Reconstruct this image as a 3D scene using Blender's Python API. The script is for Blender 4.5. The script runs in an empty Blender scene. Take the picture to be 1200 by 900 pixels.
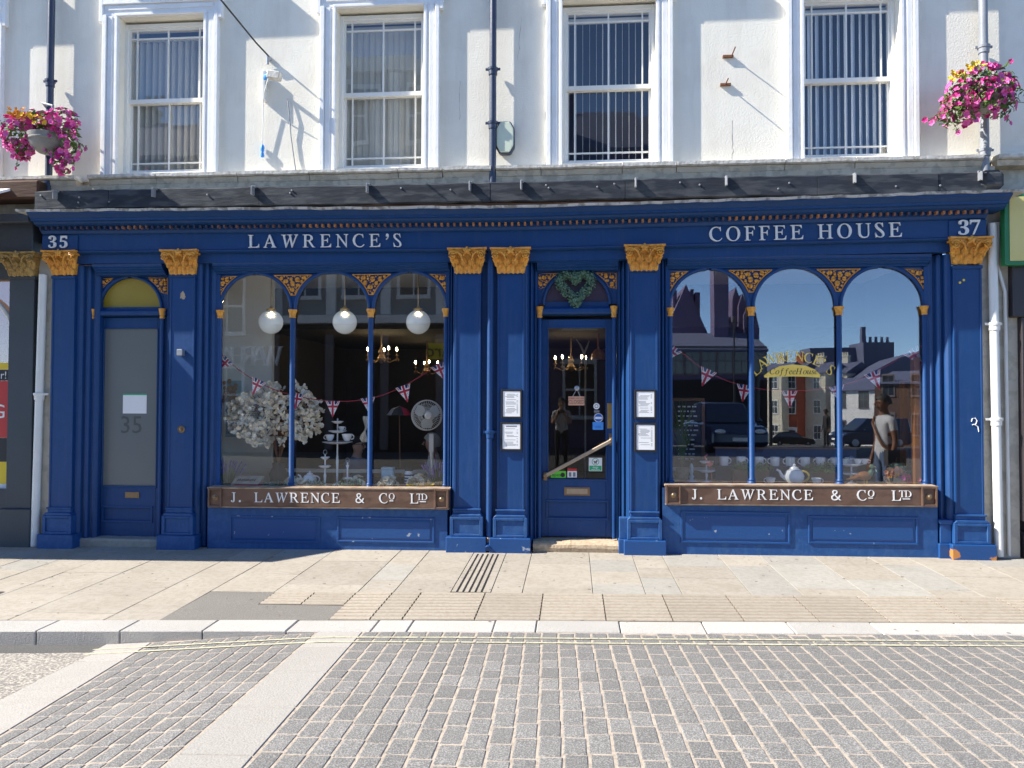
import bpy, bmesh, math, random, json
from math import sin, cos, pi, radians as RAD, atan2, sqrt
from mathutils import Vector, Matrix, noise as mnoise
random.seed(11)
S = bpy.context.scene
COL = S.collection

# ------------------------------------------------------------------ camera
CAM = Vector((0.0, -8.5, 1.70))
YAW, PITCH, ROLL = RAD(4.6), RAD(1.3), RAD(-0.15)
RM = Matrix.Rotation(YAW, 3, 'Z') @ Matrix.Rotation(PITCH, 3, 'X') @ Matrix.Rotation(ROLL, 3, 'Y')
cd = bpy.data.cameras.new('camera')
cd.sensor_width = 36.0
cd.lens = 880.0 / 1200.0 * 36.0
cd.clip_start = 0.05
cd.clip_end = 2000.0
cam = bpy.data.objects.new('camera', cd)
COL.objects.link(cam)
right, fwd, up = RM.col[0], RM.col[1], RM.col[2]
mw = Matrix((( right[0], up[0], -fwd[0], CAM[0]), (right[1], up[1], -fwd[1], CAM[1]), (right[2], up[2], -fwd[2], CAM[2]), (0, 0, 0, 1)))
cam.matrix_world = mw
S.camera = cam

# ------------------------------------------------------------------ sky, sun, exposure
TO_SUN = Vector((-4.7, -1.0, 4.0)).normalized()
SUN_EL = math.asin(TO_SUN.z)
SUN_AZ = atan2(TO_SUN.x, TO_SUN.y)
world = bpy.data.worlds.new('World')
S.world = world
world.use_nodes = True
wn = world.node_tree
bg = wn.nodes['Background']
sky = wn.nodes.new('ShaderNodeTexSky')
sky.sky_type = 'NISHITA'
sky.sun_disc = False
sky.sun_elevation = SUN_EL
sky.sun_rotation = SUN_AZ
sky.air_density = 1.0
sky.dust_density = 0.0
sky.ozone_density = 4.6
sky.altitude = 4000.0
wn.links.new(sky.outputs[0], bg.inputs[0])
bg.inputs[1].default_value = 0.15
sl = bpy.data.lights.new('sun', 'SUN')
sl.energy = 5.0
sl.angle = RAD(0.5)
sl.color = (1.0, 0.945, 0.84)
sun = bpy.data.objects.new('sun', sl)
COL.objects.link(sun)
sun.rotation_euler = (-TO_SUN).to_track_quat('-Z', 'Y').to_euler()
sun.location = (-20, -10, 20)
S.view_settings.view_transform = 'Standard'
S.view_settings.look = 'None'
S.view_settings.gamma = 1.0
S.view_settings.use_curve_mapping = False
S.view_settings.exposure = 1.18
S.render.engine = 'CYCLES'
S.cycles.max_bounces = 10
S.cycles.transparent_max_bounces = 16
S.cycles.sample_clamp_indirect = 6.0
S.cycles.use_denoising = True

# ------------------------------------------------------------------ measuring: a point of the photograph (1200 x 900) on the plane Y = y
def at(px, py, y=0.0):
    d = RM @ Vector(((px - 600) / 880.0, 1.0, -(py - 450) / 880.0))
    t = (y - CAM.y) / d.y
    return CAM + d * t
def ax(px, y=0.0, py=450): return at(px, py, y).x
def az(py, y=0.0, px=600): return at(px, py, y).z
def lerp(a, b, t): return a + (b - a) * t
def interp(x, xs, ys):
    if x <= xs[0]: return ys[0]
    for i in range(len(xs) - 1):
        if x <= xs[i + 1]:
            return lerp(ys[i], ys[i + 1], (x - xs[i]) / (xs[i + 1] - xs[i]))
    return ys[-1]

# ------------------------------------------------------------------ materials
def _nt(name):
    m = bpy.data.materials.new(name)
    m.use_nodes = True
    nt = m.node_tree
    b = nt.nodes['Principled BSDF']
    return m, nt, b
def _c(c): return (c[0], c[1], c[2], 1.0)
def mat(name, col, rough=0.6, col2=None, ns=6.0, contrast=0.5, bump=0.0, bs=40.0, metal=0.0, spec=0.5,
        rnd=0.0, col3=None, ns3=120.0, amt3=0.5, detail=4.0, coat=0.0, stretch=None, thr=None, streak=None):
    """principled with: large colour drift (col/col2), fine speckle (col3), per-object value jitter, bump"""
    m, nt, b = _nt(name)
    L = nt.links.new
    geo = nt.nodes.new('ShaderNodeNewGeometry')
    pos = geo.outputs['Position']
    if stretch:
        mp = nt.nodes.new('ShaderNodeMapping')
        mp.inputs['Scale'].default_value = stretch
        L(pos, mp.inputs[0]); pos = mp.outputs[0]
    def noise(scale, det=detail):
        n = nt.nodes.new('ShaderNodeTexNoise')
        n.inputs['Scale'].default_value = scale
        n.inputs['Detail'].default_value = det
        L(pos, n.inputs['Vector'])
        return n
    out = None
    if col2 is not None:
        n = noise(ns)
        r = nt.nodes.new('ShaderNodeValToRGB')
        lo, hi = (thr if thr else (0.5 - 0.5 * (1 - contrast) - 0.02, 0.5 + 0.5 * (1 - contrast) + 0.02))
        r.color_ramp.elements[0].position = max(0, lo); r.color_ramp.elements[1].position = min(1, hi)
        r.color_ramp.elements[0].color = _c(col); r.color_ramp.elements[1].color = _c(col2)
        L(n.outputs[0], r.inputs[0])
        out = r.outputs[0]
    if col3 is not None:
        n = noise(ns3, 2.0)
        r = nt.nodes.new('ShaderNodeValToRGB')
        r.color_ramp.elements[0].position = 0.47; r.color_ramp.elements[1].position = 0.60
        L(n.outputs[0], r.inputs[0])
        mu = nt.nodes.new('ShaderNodeMath'); mu.operation = 'MULTIPLY'; mu.inputs[1].default_value = amt3
        L(r.outputs[0], mu.inputs[0])
        mx = nt.nodes.new('ShaderNodeMixRGB')
        L(mu.outputs[0], mx.inputs[0])
        if out is not None: L(out, mx.inputs[1])
        else: mx.inputs[1].default_value = _c(col)
        mx.inputs[2].default_value = _c(col3)
        out = mx.outputs[0]
    if streak:                                  # rain streaks and rubbed dirt running down: (colour, across, along, amount)
        mp2 = nt.nodes.new('ShaderNodeMapping'); mp2.inputs['Scale'].default_value = (streak[1], streak[1], streak[2])
        L(geo.outputs['Position'], mp2.inputs[0])
        n = nt.nodes.new('ShaderNodeTexNoise'); n.inputs['Scale'].default_value = 1.0; n.inputs['Detail'].default_value = 6.0; n.inputs['Roughness'].default_value = .65
        L(mp2.outputs[0], n.inputs['Vector'])
        r = nt.nodes.new('ShaderNodeValToRGB'); r.color_ramp.elements[0].position = .50; r.color_ramp.elements[1].position = .78
        L(n.outputs[0], r.inputs[0])
        mu = nt.nodes.new('ShaderNodeMath'); mu.operation = 'MULTIPLY'; mu.inputs[1].default_value = streak[3]
        L(r.outputs[0], mu.inputs[0])
        mx = nt.nodes.new('ShaderNodeMixRGB'); L(mu.outputs[0], mx.inputs[0])
        if out is not None: L(out, mx.inputs[1])
        else: mx.inputs[1].default_value = _c(col)
        mx.inputs[2].default_value = _c(streak[0]); out = mx.outputs[0]
        rr_ = nt.nodes.new('ShaderNodeMapRange'); rr_.inputs[3].default_value = rough; rr_.inputs[4].default_value = min(1, rough + .25)
        L(n.outputs[0], rr_.inputs[0]); rough_link = rr_.outputs[0]
    if rnd:
        oi = nt.nodes.new('ShaderNodeObjectInfo')
        mr = nt.nodes.new('ShaderNodeMapRange')
        mr.inputs[3].default_value = 1 - rnd; mr.inputs[4].default_value = 1 + rnd
        L(oi.outputs['Random'], mr.inputs[0])
        h = nt.nodes.new('ShaderNodeHueSaturation')
        L(mr.outputs[0], h.inputs['Value'])
        if out is not None: L(out, h.inputs['Color'])
        else: h.inputs['Color'].default_value = _c(col)
        out = h.outputs[0]
    if out is not None: L(out, b.inputs['Base Color'])
    else: b.inputs['Base Color'].default_value = _c(col)
    b.inputs['Roughness'].default_value = rough
    if streak: L(rough_link, b.inputs['Roughness'])
    b.inputs['Metallic'].default_value = metal
    b.inputs['Specular IOR Level'].default_value = spec
    b.inputs['Coat Weight'].default_value = coat
    if bump:
        n = noise(bs, 5.0)
        bp = nt.nodes.new('ShaderNodeBump')
        bp.inputs['Strength'].default_value = bump
        bp.inputs['Distance'].default_value = 0.01
        L(n.outputs[0], bp.inputs['Height'])
        L(bp.outputs[0], b.inputs['Normal'])
    return m
def emit(name, col, s):
    m, nt, b = _nt(name)
    b.inputs['Base Color'].default_value = _c(col)
    b.inputs['Emission Color'].default_value = _c(col)
    b.inputs['Emission Strength'].default_value = s
    return m
def glass(name, refl, tint, wob=0.02, rough=0.0):
    """thin shop glass: mostly clear, a coated mirror-like surface with slight waviness"""
    m, nt, b = _nt(name)
    nt.nodes.remove(b)
    L = nt.links.new
    o = nt.nodes['Material Output']
    t = nt.nodes.new('ShaderNodeBsdfTransparent'); t.inputs[0].default_value = _c(tint)
    g = nt.nodes.new('ShaderNodeBsdfGlossy'); g.inputs['Roughness'].default_value = rough
    g.inputs[0].default_value = (1, 1, 1, 1)
    fr = nt.nodes.new('ShaderNodeFresnel'); fr.inputs[0].default_value = 1.5
    gb = nt.nodes.new('ShaderNodeNewGeometry')                 # the far face of a pane reflects like the near one
    mi = nt.nodes.new('ShaderNodeMapRange'); mi.inputs[3].default_value = 1.5; mi.inputs[4].default_value = 1 / 1.5
    L(gb.outputs['Backfacing'], mi.inputs[0]); L(mi.outputs[0], fr.inputs[0])
    mr = nt.nodes.new('ShaderNodeMapRange')
    mr.inputs[1].default_value = 0.04; mr.inputs[2].default_value = 1.0
    mr.inputs[3].default_value = refl; mr.inputs[4].default_value = 1.0
    L(fr.outputs[0], mr.inputs[0])
    mx = nt.nodes.new('ShaderNodeMixShader')
    L(mr.outputs[0], mx.inputs[0]); L(t.outputs[0], mx.inputs[1]); L(g.outputs[0], mx.inputs[2])
    L(mx.outputs[0], o.inputs[0])
    if wob:
        geo = nt.nodes.new('ShaderNodeNewGeometry')
        n = nt.nodes.new('ShaderNodeTexNoise'); n.inputs['Scale'].default_value = 1.7; n.inputs['Detail'].default_value = 1.0
        L(geo.outputs['Position'], n.inputs['Vector'])
        bp = nt.nodes.new('ShaderNodeBump'); bp.inputs['Strength'].default_value = wob; bp.inputs['Distance'].default_value = 0.05
        L(n.outputs[0], bp.inputs['Height']); L(bp.outputs[0], g.inputs['Normal']); L(bp.outputs[0], fr.inputs['Normal'])
    return m

M = {}
M['blue'] = mat('blue_paint', (.003, .042, .150), .38, (.004, .050, .178), 2.2, .4, .14, 30, rnd=.06, spec=.4, col3=(.010, .052, .19), ns3=9, amt3=.35, streak=((.045, .085, .17), 16, 1.3, .35))
M['blue_low'] = mat('worn_blue_paint', (.005, .054, .190), .48, (.008, .068, .228), 3.0, .4, .18, 30, streak=((.055, .125, .24), 11, 2.2, .5), col3=(.03, .11, .28), ns3=14, amt3=.30)
M['blue_chip'] = mat('chipped_blue_paint', (.006, .058, .205), .5, (.50, .20, .05), 4.5, .85, .2, 30, thr=(.60, .62))
M['blue_chip2'] = mat('flaking_blue_paint', (.006, .058, .205), .5, (.30, .33, .38), 9, .85, .2, 30, thr=(.66, .69))
M['gold'] = mat('ochre_gold_paint', (.72, .31, .035), .5, (.82, .40, .06), 18, .4, .4, 55, rnd=.05, col3=(.42, .13, .014), ns3=30, amt3=.45)
M['gold_old'] = mat('dull_gold_paint', (.36, .22, .06), .55, (.48, .30, .09), 18, .4, .5, 55, col3=(.16, .09, .02), ns3=30, amt3=.5)
M['wall'] = mat('painted_render', (.85, .80, .68), .85, (.88, .84, .735), 1.1, .3, .28, 55, col3=(.75, .69, .59), ns3=3.2, amt3=.28, streak=((.58, .53, .44), 5.0, .7, .38))
M['trim'] = mat('white_painted_stucco', (.83, .83, .82), .7, (.87, .87, .86), 2.0, .3, .25, 22, col3=(.72, .70, .64), ns3=7, amt3=.25)
M['sash'] = mat('white_window_paint', (.80, .78, .72), .45, (.84, .83, .79), 5, .3, .1, 40)
M['sill'] = mat('weathered_stone', (.52, .43, .30), .85, (.62, .54, .41), 3.5, .55, .6, 35, col3=(.25, .22, .17), ns3=12, amt3=.45)
M['sill_top'] = mat('weathered_white_stone', (.74, .72, .67), .85, (.52, .49, .42), 5.5, .6, .6, 30, col3=(.30, .27, .22), ns3=16, amt3=.4)
M['beam'] = mat('weathered_dark_board', (.011, .014, .020), .7, (.030, .036, .048), 5, .35, .4, 30, stretch=(.25, 1, 1), col3=(.12, .125, .13), ns3=14, amt3=.30, spec=.3)
M['oldwood'] = mat('dark_rotten_wood', (.035, .018, .012), .85, (.10, .045, .025), 6, .4, .5, 30, stretch=(.2, 1, 1))
M['lead'] = mat('weathered_lead_cap', (.40, .38, .34), .8, (.62, .60, .56), 5, .5, .7, 26, col3=(.12, .11, .09), ns3=13, amt3=.7)
M['dentil'] = mat('worn_dentil_paint', (.030, .035, .075), .6, (.46, .19, .07), 7.0, .8, .1, 30, thr=(.38, .56), stretch=(.3, .45, .45))
M['white'] = mat('white_letter_paint', (.80, .80, .79), .5, (.74, .74, .73), 12, .4)
M['hook'] = mat('dull_iron_hook', (.16, .17, .19), .6, (.24, .25, .27), 20, .4)
M['copper'] = mat('aged_bronze_board', (.125, .070, .048), .48, (.19, .115, .08), 4.0, .45, .25, 24, metal=.25, col3=(.075, .040, .026), ns3=8, amt3=.6, stretch=(.5, 1, 1))
M['copper_edge'] = mat('pale_worn_edge', (.42, .34, .25), .6, (.22, .13, .08), 11, .5, .3, 30)
M['brass'] = mat('brass', (.62, .40, .13), .32, (.50, .31, .10), 20, .4, metal=.85)
M['dullbrass'] = mat('dull_brass', (.30, .20, .11), .42, (.22, .15, .09), 14, .4, metal=.6)
M['bar'] = mat('brushed_bronze_bar', (.46, .37, .27), .42, (.38, .30, .22), 25, .4, metal=.6)
M['steel'] = mat('grey_metal', (.42, .43, .45), .4, (.34, .35, .37), 15, .4, metal=.6)
M['black'] = mat('black_plastic', (.012, .012, .014), .5)
M['dark'] = mat('dark_gap', (.010, .009, .009), .9)
M['navy_pipe'] = mat('navy_pipe_paint', (.022, .036, .075), .42, (.04, .055, .10), 6, .4, .15, 30)
M['grey_pipe'] = mat('grey_pipe_paint', (.20, .215, .25), .45, (.27, .285, .31), 5, .4, .15, 30)
M['white_pipe'] = mat('white_pipe_paint', (.76, .76, .73), .4, (.66, .65, .61), 4, .5, .1, 30)
M['cream'] = mat('cream_render', (.52, .49, .40), .85, (.60, .57, .49), 4, .4, .4, 20, col3=(.22, .20, .16), ns3=9, amt3=.3)
M['slab'] = mat('sandstone_slab', (.305, .268, .218), .85, (.36, .325, .275), 1.6, .35, .35, 60, rnd=.08, col3=(.25, .215, .17), ns3=20, amt3=.4, streak=((.20, .165, .125), 2.6, 2.6, .40))
M['slab_grey'] = mat('grey_sandstone_slab', (.295, .278, .245), .85, (.35, .33, .295), 1.6, .35, .35, 60, rnd=.08, col3=(.25, .235, .20), ns3=20, amt3=.4, streak=((.20, .175, .14), 2.6, 2.6, .40))
M['slab_joint'] = mat('slab_joint_sand', (.17, .14, .105), .95, (.24, .20, .16), 9, .4, .4, 80)
M['tactile'] = mat('ribbed_tan_slab', (.315, .268, .212), .85, (.365, .318, .258), 2.2, .35, .35, 60, rnd=.10, col3=(.25, .20, .145), ns3=25, amt3=.35)
M['kerb'] = mat('pale_granite_kerb', (.40, .38, .35), .8, (.46, .44, .41), 3.0, .35, .4, 90, rnd=.10, col3=(.22, .205, .19), ns3=150, amt3=.45)
M['strip'] = mat('pale_granite_strip', (.33, .31, .28), .8, (.40, .375, .345), 2.2, .35, .4, 90, rnd=.06, col3=(.20, .185, .17), ns3=120, amt3=.4, streak=((.22, .19, .155), 2.2, 2.2, .4))
M['sett'] = mat('grey_granite_sett', (.116, .112, .107), .8, (.150, .145, .139), 1.3, .35, .5, 140, rnd=.14, col3=(.35, .335, .32), ns3=130, amt3=.7)
M['mortar'] = mat('sandy_mortar', (.45, .38, .31), .95, (.37, .31, .25), 3, .5, .5, 90, col3=(.22, .18, .145), ns3=26, amt3=.45)
M['asphalt'] = mat('asphalt', (.062, .060, .058), .9, (.085, .082, .078), 2.5, .4, .6, 120, col3=(.16, .15, .14), ns3=140, amt3=.5)
M['chip'] = mat('worn_asphalt_with_pale_chippings', (.17, .155, .14), .9, (.24, .22, .195), 5, .5, .8, 60, col3=(.50, .45, .38), ns3=48, amt3=.75)
M['patch'] = mat('grey_tarmac_patch', (.135, .125, .11), .9, (.165, .153, .138), 4, .4, .5, 110, col3=(.26, .24, .215), ns3=120, amt3=.5)
M['yellow'] = mat('faded_yellow_road_paint', (.52, .50, .34), .8, (.42, .40, .29), 9, .5, .3, 60, col3=(.24, .22, .17), ns3=40, amt3=.5)
M['iron'] = mat('cast_iron', (.10, .085, .075), .6, (.16, .14, .12), 12, .4, .4, 60)
M['step'] = mat('worn_sandstone_step', (.42, .31, .20), .9, (.52, .41, .28), 8, .45, .6, 40, col3=(.28, .19, .12), ns3=22, amt3=.45)
M['frost'] = mat('frosted_glass', (.150, .165, .163), .16, (.175, .19, .188), 1.3, .3, .0, spec=.5)
M['yellowglass'] = mat('yellow_backed_glass', (.33, .235, .022), .30, (.37, .27, .035), 2.5, .3)
M['purpleglass'] = mat('plum_backed_glass', (.060, .045, .075), .18, (.075, .056, .09), 2.5, .3)
M['paper'] = mat('white_paper', (.82, .82, .82), .7, (.79, .79, .80), 6, .3)
M['print'] = mat('grey_print', (.22, .22, .23), .8)
M['ink'] = mat('dark_ink', (.03, .028, .03), .7)
M['leaf'] = mat('basket_leaf', (.06, .12, .025), .6, (.13, .20, .045), 14, .4, spec=.3, rnd=.1)
M['wreathleaf'] = mat('box_leaf', (.075, .165, .10), .55, (.19, .31, .22), 40, .5, spec=.35)
M['pink'] = mat('magenta_petal', (.68, .06, .32), .6, (.80, .22, .52), 14, .45, spec=.2)
M['pink2'] = mat('deep_magenta_petal', (.52, .025, .20), .6, (.62, .05, .27), 20, .4, spec=.2)
M['petal_y'] = mat('yellow_petal', (.78, .50, .03), .6, (.82, .62, .10), 20, .4, spec=.2)
M['petal_o'] = mat('orange_petal', (.80, .30, .03), .6, (.82, .42, .08), 20, .4, spec=.2)
M['petal_w'] = mat('cream_petal', (.88, .85, .75), .6, (.80, .70, .52), 7, .5, spec=.2)
M['petal_p'] = mat('lavender_petal', (.20, .15, .42), .7, (.28, .22, .5), 20, .4)
M['basket'] = mat('grey_basket', (.20, .195, .18), .8, (.27, .26, .24), 14, .4, .4, 50)
M['ceil'] = mat('grey_ceiling', (.50, .51, .49), .9, (.56, .56, .54), 1.2, .4)
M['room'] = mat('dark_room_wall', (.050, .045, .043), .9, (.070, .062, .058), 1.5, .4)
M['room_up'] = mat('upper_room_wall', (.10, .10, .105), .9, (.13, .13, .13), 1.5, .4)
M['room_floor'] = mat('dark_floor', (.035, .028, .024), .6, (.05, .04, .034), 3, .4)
M['beige'] = mat('beige_room_wall', (.66, .63, .54), .85, (.72, .68, .60), 1.0, .3)
M['globe'] = emit('lit_milk_glass', (.74, .80, .83), .075)
M['globe'].node_tree.nodes['Principled BSDF'].inputs['Roughness'].default_value = .25
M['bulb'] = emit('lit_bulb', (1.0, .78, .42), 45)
M['bulb_o'] = emit('lit_orange_lamp', (1.0, .36, .06), 7)
M['china'] = mat('white_china', (.86, .88, .90), .2, (.82, .84, .87), 8, .3, coat=.3)
M['shelf'] = mat('dark_blue_display_board', (.022, .034, .095), .5, (.03, .045, .12), 3, .4)
M['ledge'] = mat('pale_wood_ledge', (.55, .51, .43), .6, (.46, .42, .34), 4, .4, .1, 40, stretch=(.2, 1, 1))
M['brownwood'] = mat('brown_wood', (.16, .065, .03), .5, (.22, .10, .045), 5, .4, .2, 40, stretch=(1, 1, .2))
M['orangewood'] = mat('orange_wood', (.40, .17, .05), .5, (.32, .12, .035), 5, .4, .2, 40, stretch=(1, 1, .2))
M['red'] = mat('flag_red', (.48, .022, .05), .8)
M['flagblue'] = mat('flag_blue', (.020, .028, .13), .8)
M['flagwhite'] = mat('flag_white', (.84, .84, .85), .8)
M['redcord'] = mat('red_cord', (.33, .03, .05), .8)
M['green'] = mat('sticker_green', (.03, .40, .16), .5)
M['lime'] = mat('lime_sticker', (.13, .62, .05), .5)
M['skyblue'] = mat('sky_blue_sticker', (.06, .30, .78), .5)
M['bluesticker'] = mat('blue_sticker', (.02, .13, .50), .5)
M['salmon'] = mat('salmon_card', (.66, .36, .24), .7)
M['charcoal'] = mat('charcoal_shopfront_paint', (.032, .040, .052), .5, (.042, .052, .064), 3, .4, .1, 30)
M['brownfront'] = mat('dark_brown_shopfront_paint', (.022, .017, .020), .5, (.034, .026, .028), 4, .4, .15, 30)
M['signyellow'] = mat('yellow_sign_panel', (.62, .52, .16), .5, (.66, .57, .22), 1.6, .4)
M['signgreen'] = mat('green_sign_frame', (.01, .16, .05), .4)
M['poster_red'] = mat('red_poster', (.52, .03, .025), .5)
M['poster_yellow'] = mat('yellow_poster', (.78, .56, .02), .5)
M['goldleaf'] = mat('gold_leaf', (.85, .56, .07), .35, (.92, .68, .14), 22, .4)
M['slat'] = mat('pale_blind_fabric', (.50, .48, .41), .8, (.43, .41, .35), 6, .3)
M['slat_white'] = mat('white_blind_fabric', (.86, .85, .80), .8, (.80, .79, .74), 6, .3)
M['slat_blue'] = mat('grey_blind_fabric', (.74, .78, .80), .8, (.66, .71, .75), 6, .3)
M['glass_l'] = glass('shop_glass_left', .072, (.99, .99, .985), .007)
M['glass_r'] = glass('shop_glass_right', .128, (.98, .985, .99), .007)
M['glass_d'] = glass('door_glass', .035, (.985, .985, .98), .004)
M['glass_u'] = glass('sash_glass', .11, (.98, .985, .985), .02)
M['glass_case'] = glass('menu_case_glass', .035, (.995, .995, .995), 0)
M['glass_far'] = mat('far_window_glass', (.03, .04, .055), .08, spec=.8)
# ------------------------------------------------------------------ mesh building helpers
WO = {}                                    # world position of each object's origin
def base_z(x): return interp(x, [-6.2, -1, 1, 4.4], [-.05, 0, .005, .02])
class MB:
    def __init__(s): s.v, s.f, s.m, s.k = [], [], [], 0
    def mat(s, k): s.k = k; return s
    def face(s, idx): s.f.append(idx); s.m.append(s.k)
    def add(s, vs, fs):
        b = len(s.v); s.v += [tuple(p) for p in vs]
        for f in fs: s.face([b + i for i in f])
        return s
    def box(s, x0, x1, y0, y1, z0, z1):
        return s.add([(x0, y0, z0), (x1, y0, z0), (x1, y1, z0), (x0, y1, z0), (x0, y0, z1), (x1, y0, z1), (x1, y1, z1), (x0, y1, z1)],
                     [(0, 3, 2, 1), (4, 5, 6, 7), (0, 1, 5, 4), (1, 2, 6, 5), (2, 3, 7, 6), (3, 0, 4, 7)])
    def obox(s, c, ux, uy, uz):            # oriented box: centre and three half-axis vectors
        c, ux, uy, uz = map(Vector, (c, ux, uy, uz))
        vs = [c + a * ux + b * uy + d * uz for d in (-1, 1) for a, b in ((-1, -1), (1, -1), (1, 1), (-1, 1))]
        return s.add(vs, [(0, 3, 2, 1), (4, 5, 6, 7), (0, 1, 5, 4), (1, 2, 6, 5), (2, 3, 7, 6), (3, 0, 4, 7)])
    def prism(s, pts, axis, a, b):         # polygon extruded along an axis: 'y' takes (x,z), 'x' takes (y,z), 'z' takes (x,y)
        n = len(pts)
        if axis == 'y': P = lambda p, t: (p[0], t, p[1])
        elif axis == 'x': P = lambda p, t: (t, p[0], p[1])
        else: P = lambda p, t: (p[0], p[1], t)
        return s.add([P(p, a) for p in pts] + [P(p, b) for p in pts],
                     [tuple(range(n)), tuple(range(2 * n - 1, n - 1, -1))] + [(i, i + n, (i + 1) % n + n, (i + 1) % n) for i in range(n)])
    def sweepx(s, prof, xs, zf):           # closed (y,z) profile swept along stations in x with a z offset each
        n = len(prof); b = len(s.v)
        for x in xs:
            s.v += [(x, p[0], p[1] + zf(x)) for p in prof]
        for k in range(len(xs) - 1):
            for i in range(n):
                j = (i + 1) % n
                s.face([b + k * n + i, b + k * n + j, b + (k + 1) * n + j, b + (k + 1) * n + i])
        s.face([b + i for i in range(n)]); s.face([b + (len(xs) - 1) * n + i for i in reversed(range(n))])
        return s
    def tube(s, pts, r, n=8, cap=True):
        pts = [Vector(p) for p in pts]; b = len(s.v)
        rs = r if isinstance(r, (list, tuple)) else [r] * len(pts)
        ref = None
        for i, p in enumerate(pts):
            d = (pts[min(i + 1, len(pts) - 1)] - pts[max(i - 1, 0)])
            if d.length < 1e-9: d = Vector((0, 0, 1))
            d.normalize()
            if ref is None:
                ref = Vector((0, 0, 1)) if abs(d.z) < .9 else Vector((1, 0, 0))
            u = d.cross(ref)
            if u.length < 1e-6: u = d.cross(Vector((1, 0, 0)))
            u.normalize(); w = d.cross(u); ref = -w if False else ref
            for k in range(n):
                a = 2 * pi * k / n
                s.v.append(tuple(p + (u * cos(a) + w * sin(a)) * rs[i]))
        for i in range(len(pts) - 1):
            for k in range(n):
                s.face([b + i * n + k, b + i * n + (k + 1) % n, b + (i + 1) * n + (k + 1) % n, b + (i + 1) * n + k])
        if cap:
            s.face([b + k for k in reversed(range(n))]); s.face([b + (len(pts) - 1) * n + k for k in range(n)])
        return s
    def lathe(s, c, prof, n=16, axis='z'):
        b = len(s.v)
        for r, h in prof:
            for k in range(n):
                a = 2 * pi * k / n
                if axis == 'z': s.v.append((c[0] + r * cos(a), c[1] + r * sin(a), c[2] + h))
                elif axis == 'y': s.v.append((c[0] + r * cos(a), c[1] + h, c[2] + r * sin(a)))
                else: s.v.append((c[0] + h, c[1] + r * cos(a), c[2] + r * sin(a)))
        for i in range(len(prof) - 1):
            for k in range(n):
                s.face([b + i * n + k, b + i * n + (k + 1) % n, b + (i + 1) * n + (k + 1) % n, b + (i + 1) * n + k])
        s.face([b + k for k in reversed(range(n))]); s.face([b + (len(prof) - 1) * n + k for k in range(n)])
        return s
    def ell(s, c, rx, ry, rz, n=14, m=9):
        prof = []
        b = len(s.v)
        for j in range(1, m):
            t = pi * j / m
            for k in range(n):
                a = 2 * pi * k / n
                s.v.append((c[0] + rx * sin(t) * cos(a), c[1] + ry * sin(t) * sin(a), c[2] - rz * cos(t)))
        lo, hi = len(s.v), len(s.v) + 1
        s.v += [(c[0], c[1], c[2] - rz), (c[0], c[1], c[2] + rz)]
        for j in range(m - 2):
            for k in range(n):
                s.face([b + j * n + k, b + j * n + (k + 1) % n, b + (j + 1) * n + (k + 1) % n, b + (j + 1) * n + k])
        for k in range(n):
            s.face([lo, b + (k + 1) % n, b + k]); s.face([hi, b + (m - 2) * n + k, b + (m - 2) * n + (k + 1) % n])
        return s
    def build(s, name, mats, parent=None, smooth=False, bevel=0.0, fix=True, kind=None, local=False):
        me = bpy.data.meshes.new(name)
        me.from_pydata(s.v, [], s.f)
        mats = mats if isinstance(mats, (list, tuple)) else [mats]
        for m in mats: me.materials.append(M[m] if isinstance(m, str) else m)
        if any(s.m): me.polygons.foreach_set('material_index', s.m)
        if fix or bevel:
            bm = bmesh.new(); bm.from_mesh(me)
            if fix: bmesh.ops.recalc_face_normals(bm, faces=bm.faces)
            if bevel:
                es = [e for e in bm.edges if len(e.link_faces) == 2 and e.calc_face_angle(0) > .5]
                bmesh.ops.bevel(bm, geom=es, offset=bevel, segments=1, affect='EDGES', profile=.5, clamp_overlap=True)
            bm.to_mesh(me); bm.free()
        if smooth:
            me.polygons.foreach_set('use_smooth', [True] * len(me.polygons))
            me.set_sharp_from_angle(angle=RAD(38))
        me.update()
        return link(name, me, parent, kind=kind, local=local)
def link(name, me, parent=None, kind=None, local=False, loc=None):
    o = bpy.data.objects.new(name, me)
    COL.objects.link(o)
    po = WO.get(parent.name, Vector()) if parent is not None else Vector()
    if parent is not None: o.parent = parent
    w = Vector(loc) if loc is not None else Vector()
    o.location = w - po
    WO[o.name] = w
    if kind: o['kind'] = kind
    return o
def tag(o, label=None, cat=None, group=None, kind=None):
    if label: o['label'] = label
    if cat: o['category'] = cat
    if group: o['group'] = group
    if kind: o['kind'] = kind
    return o
def thing(name, loc, label=None, cat=None, group=None, kind=None):
    o = bpy.data.objects.new(name, None)
    o.empty_display_size = .1
    COL.objects.link(o)
    o.location = loc
    WO[o.name] = Vector(loc)
    return tag(o, label, cat, group, kind)
def part_empty(name, parent, loc=(0, 0, 0)):
    o = bpy.data.objects.new(name, None)
    o.empty_display_size = .1
    COL.objects.link(o)
    o.parent = parent
    o.location = Vector(loc) - WO[parent.name]
    WO[o.name] = Vector(loc)
    return o

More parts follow.
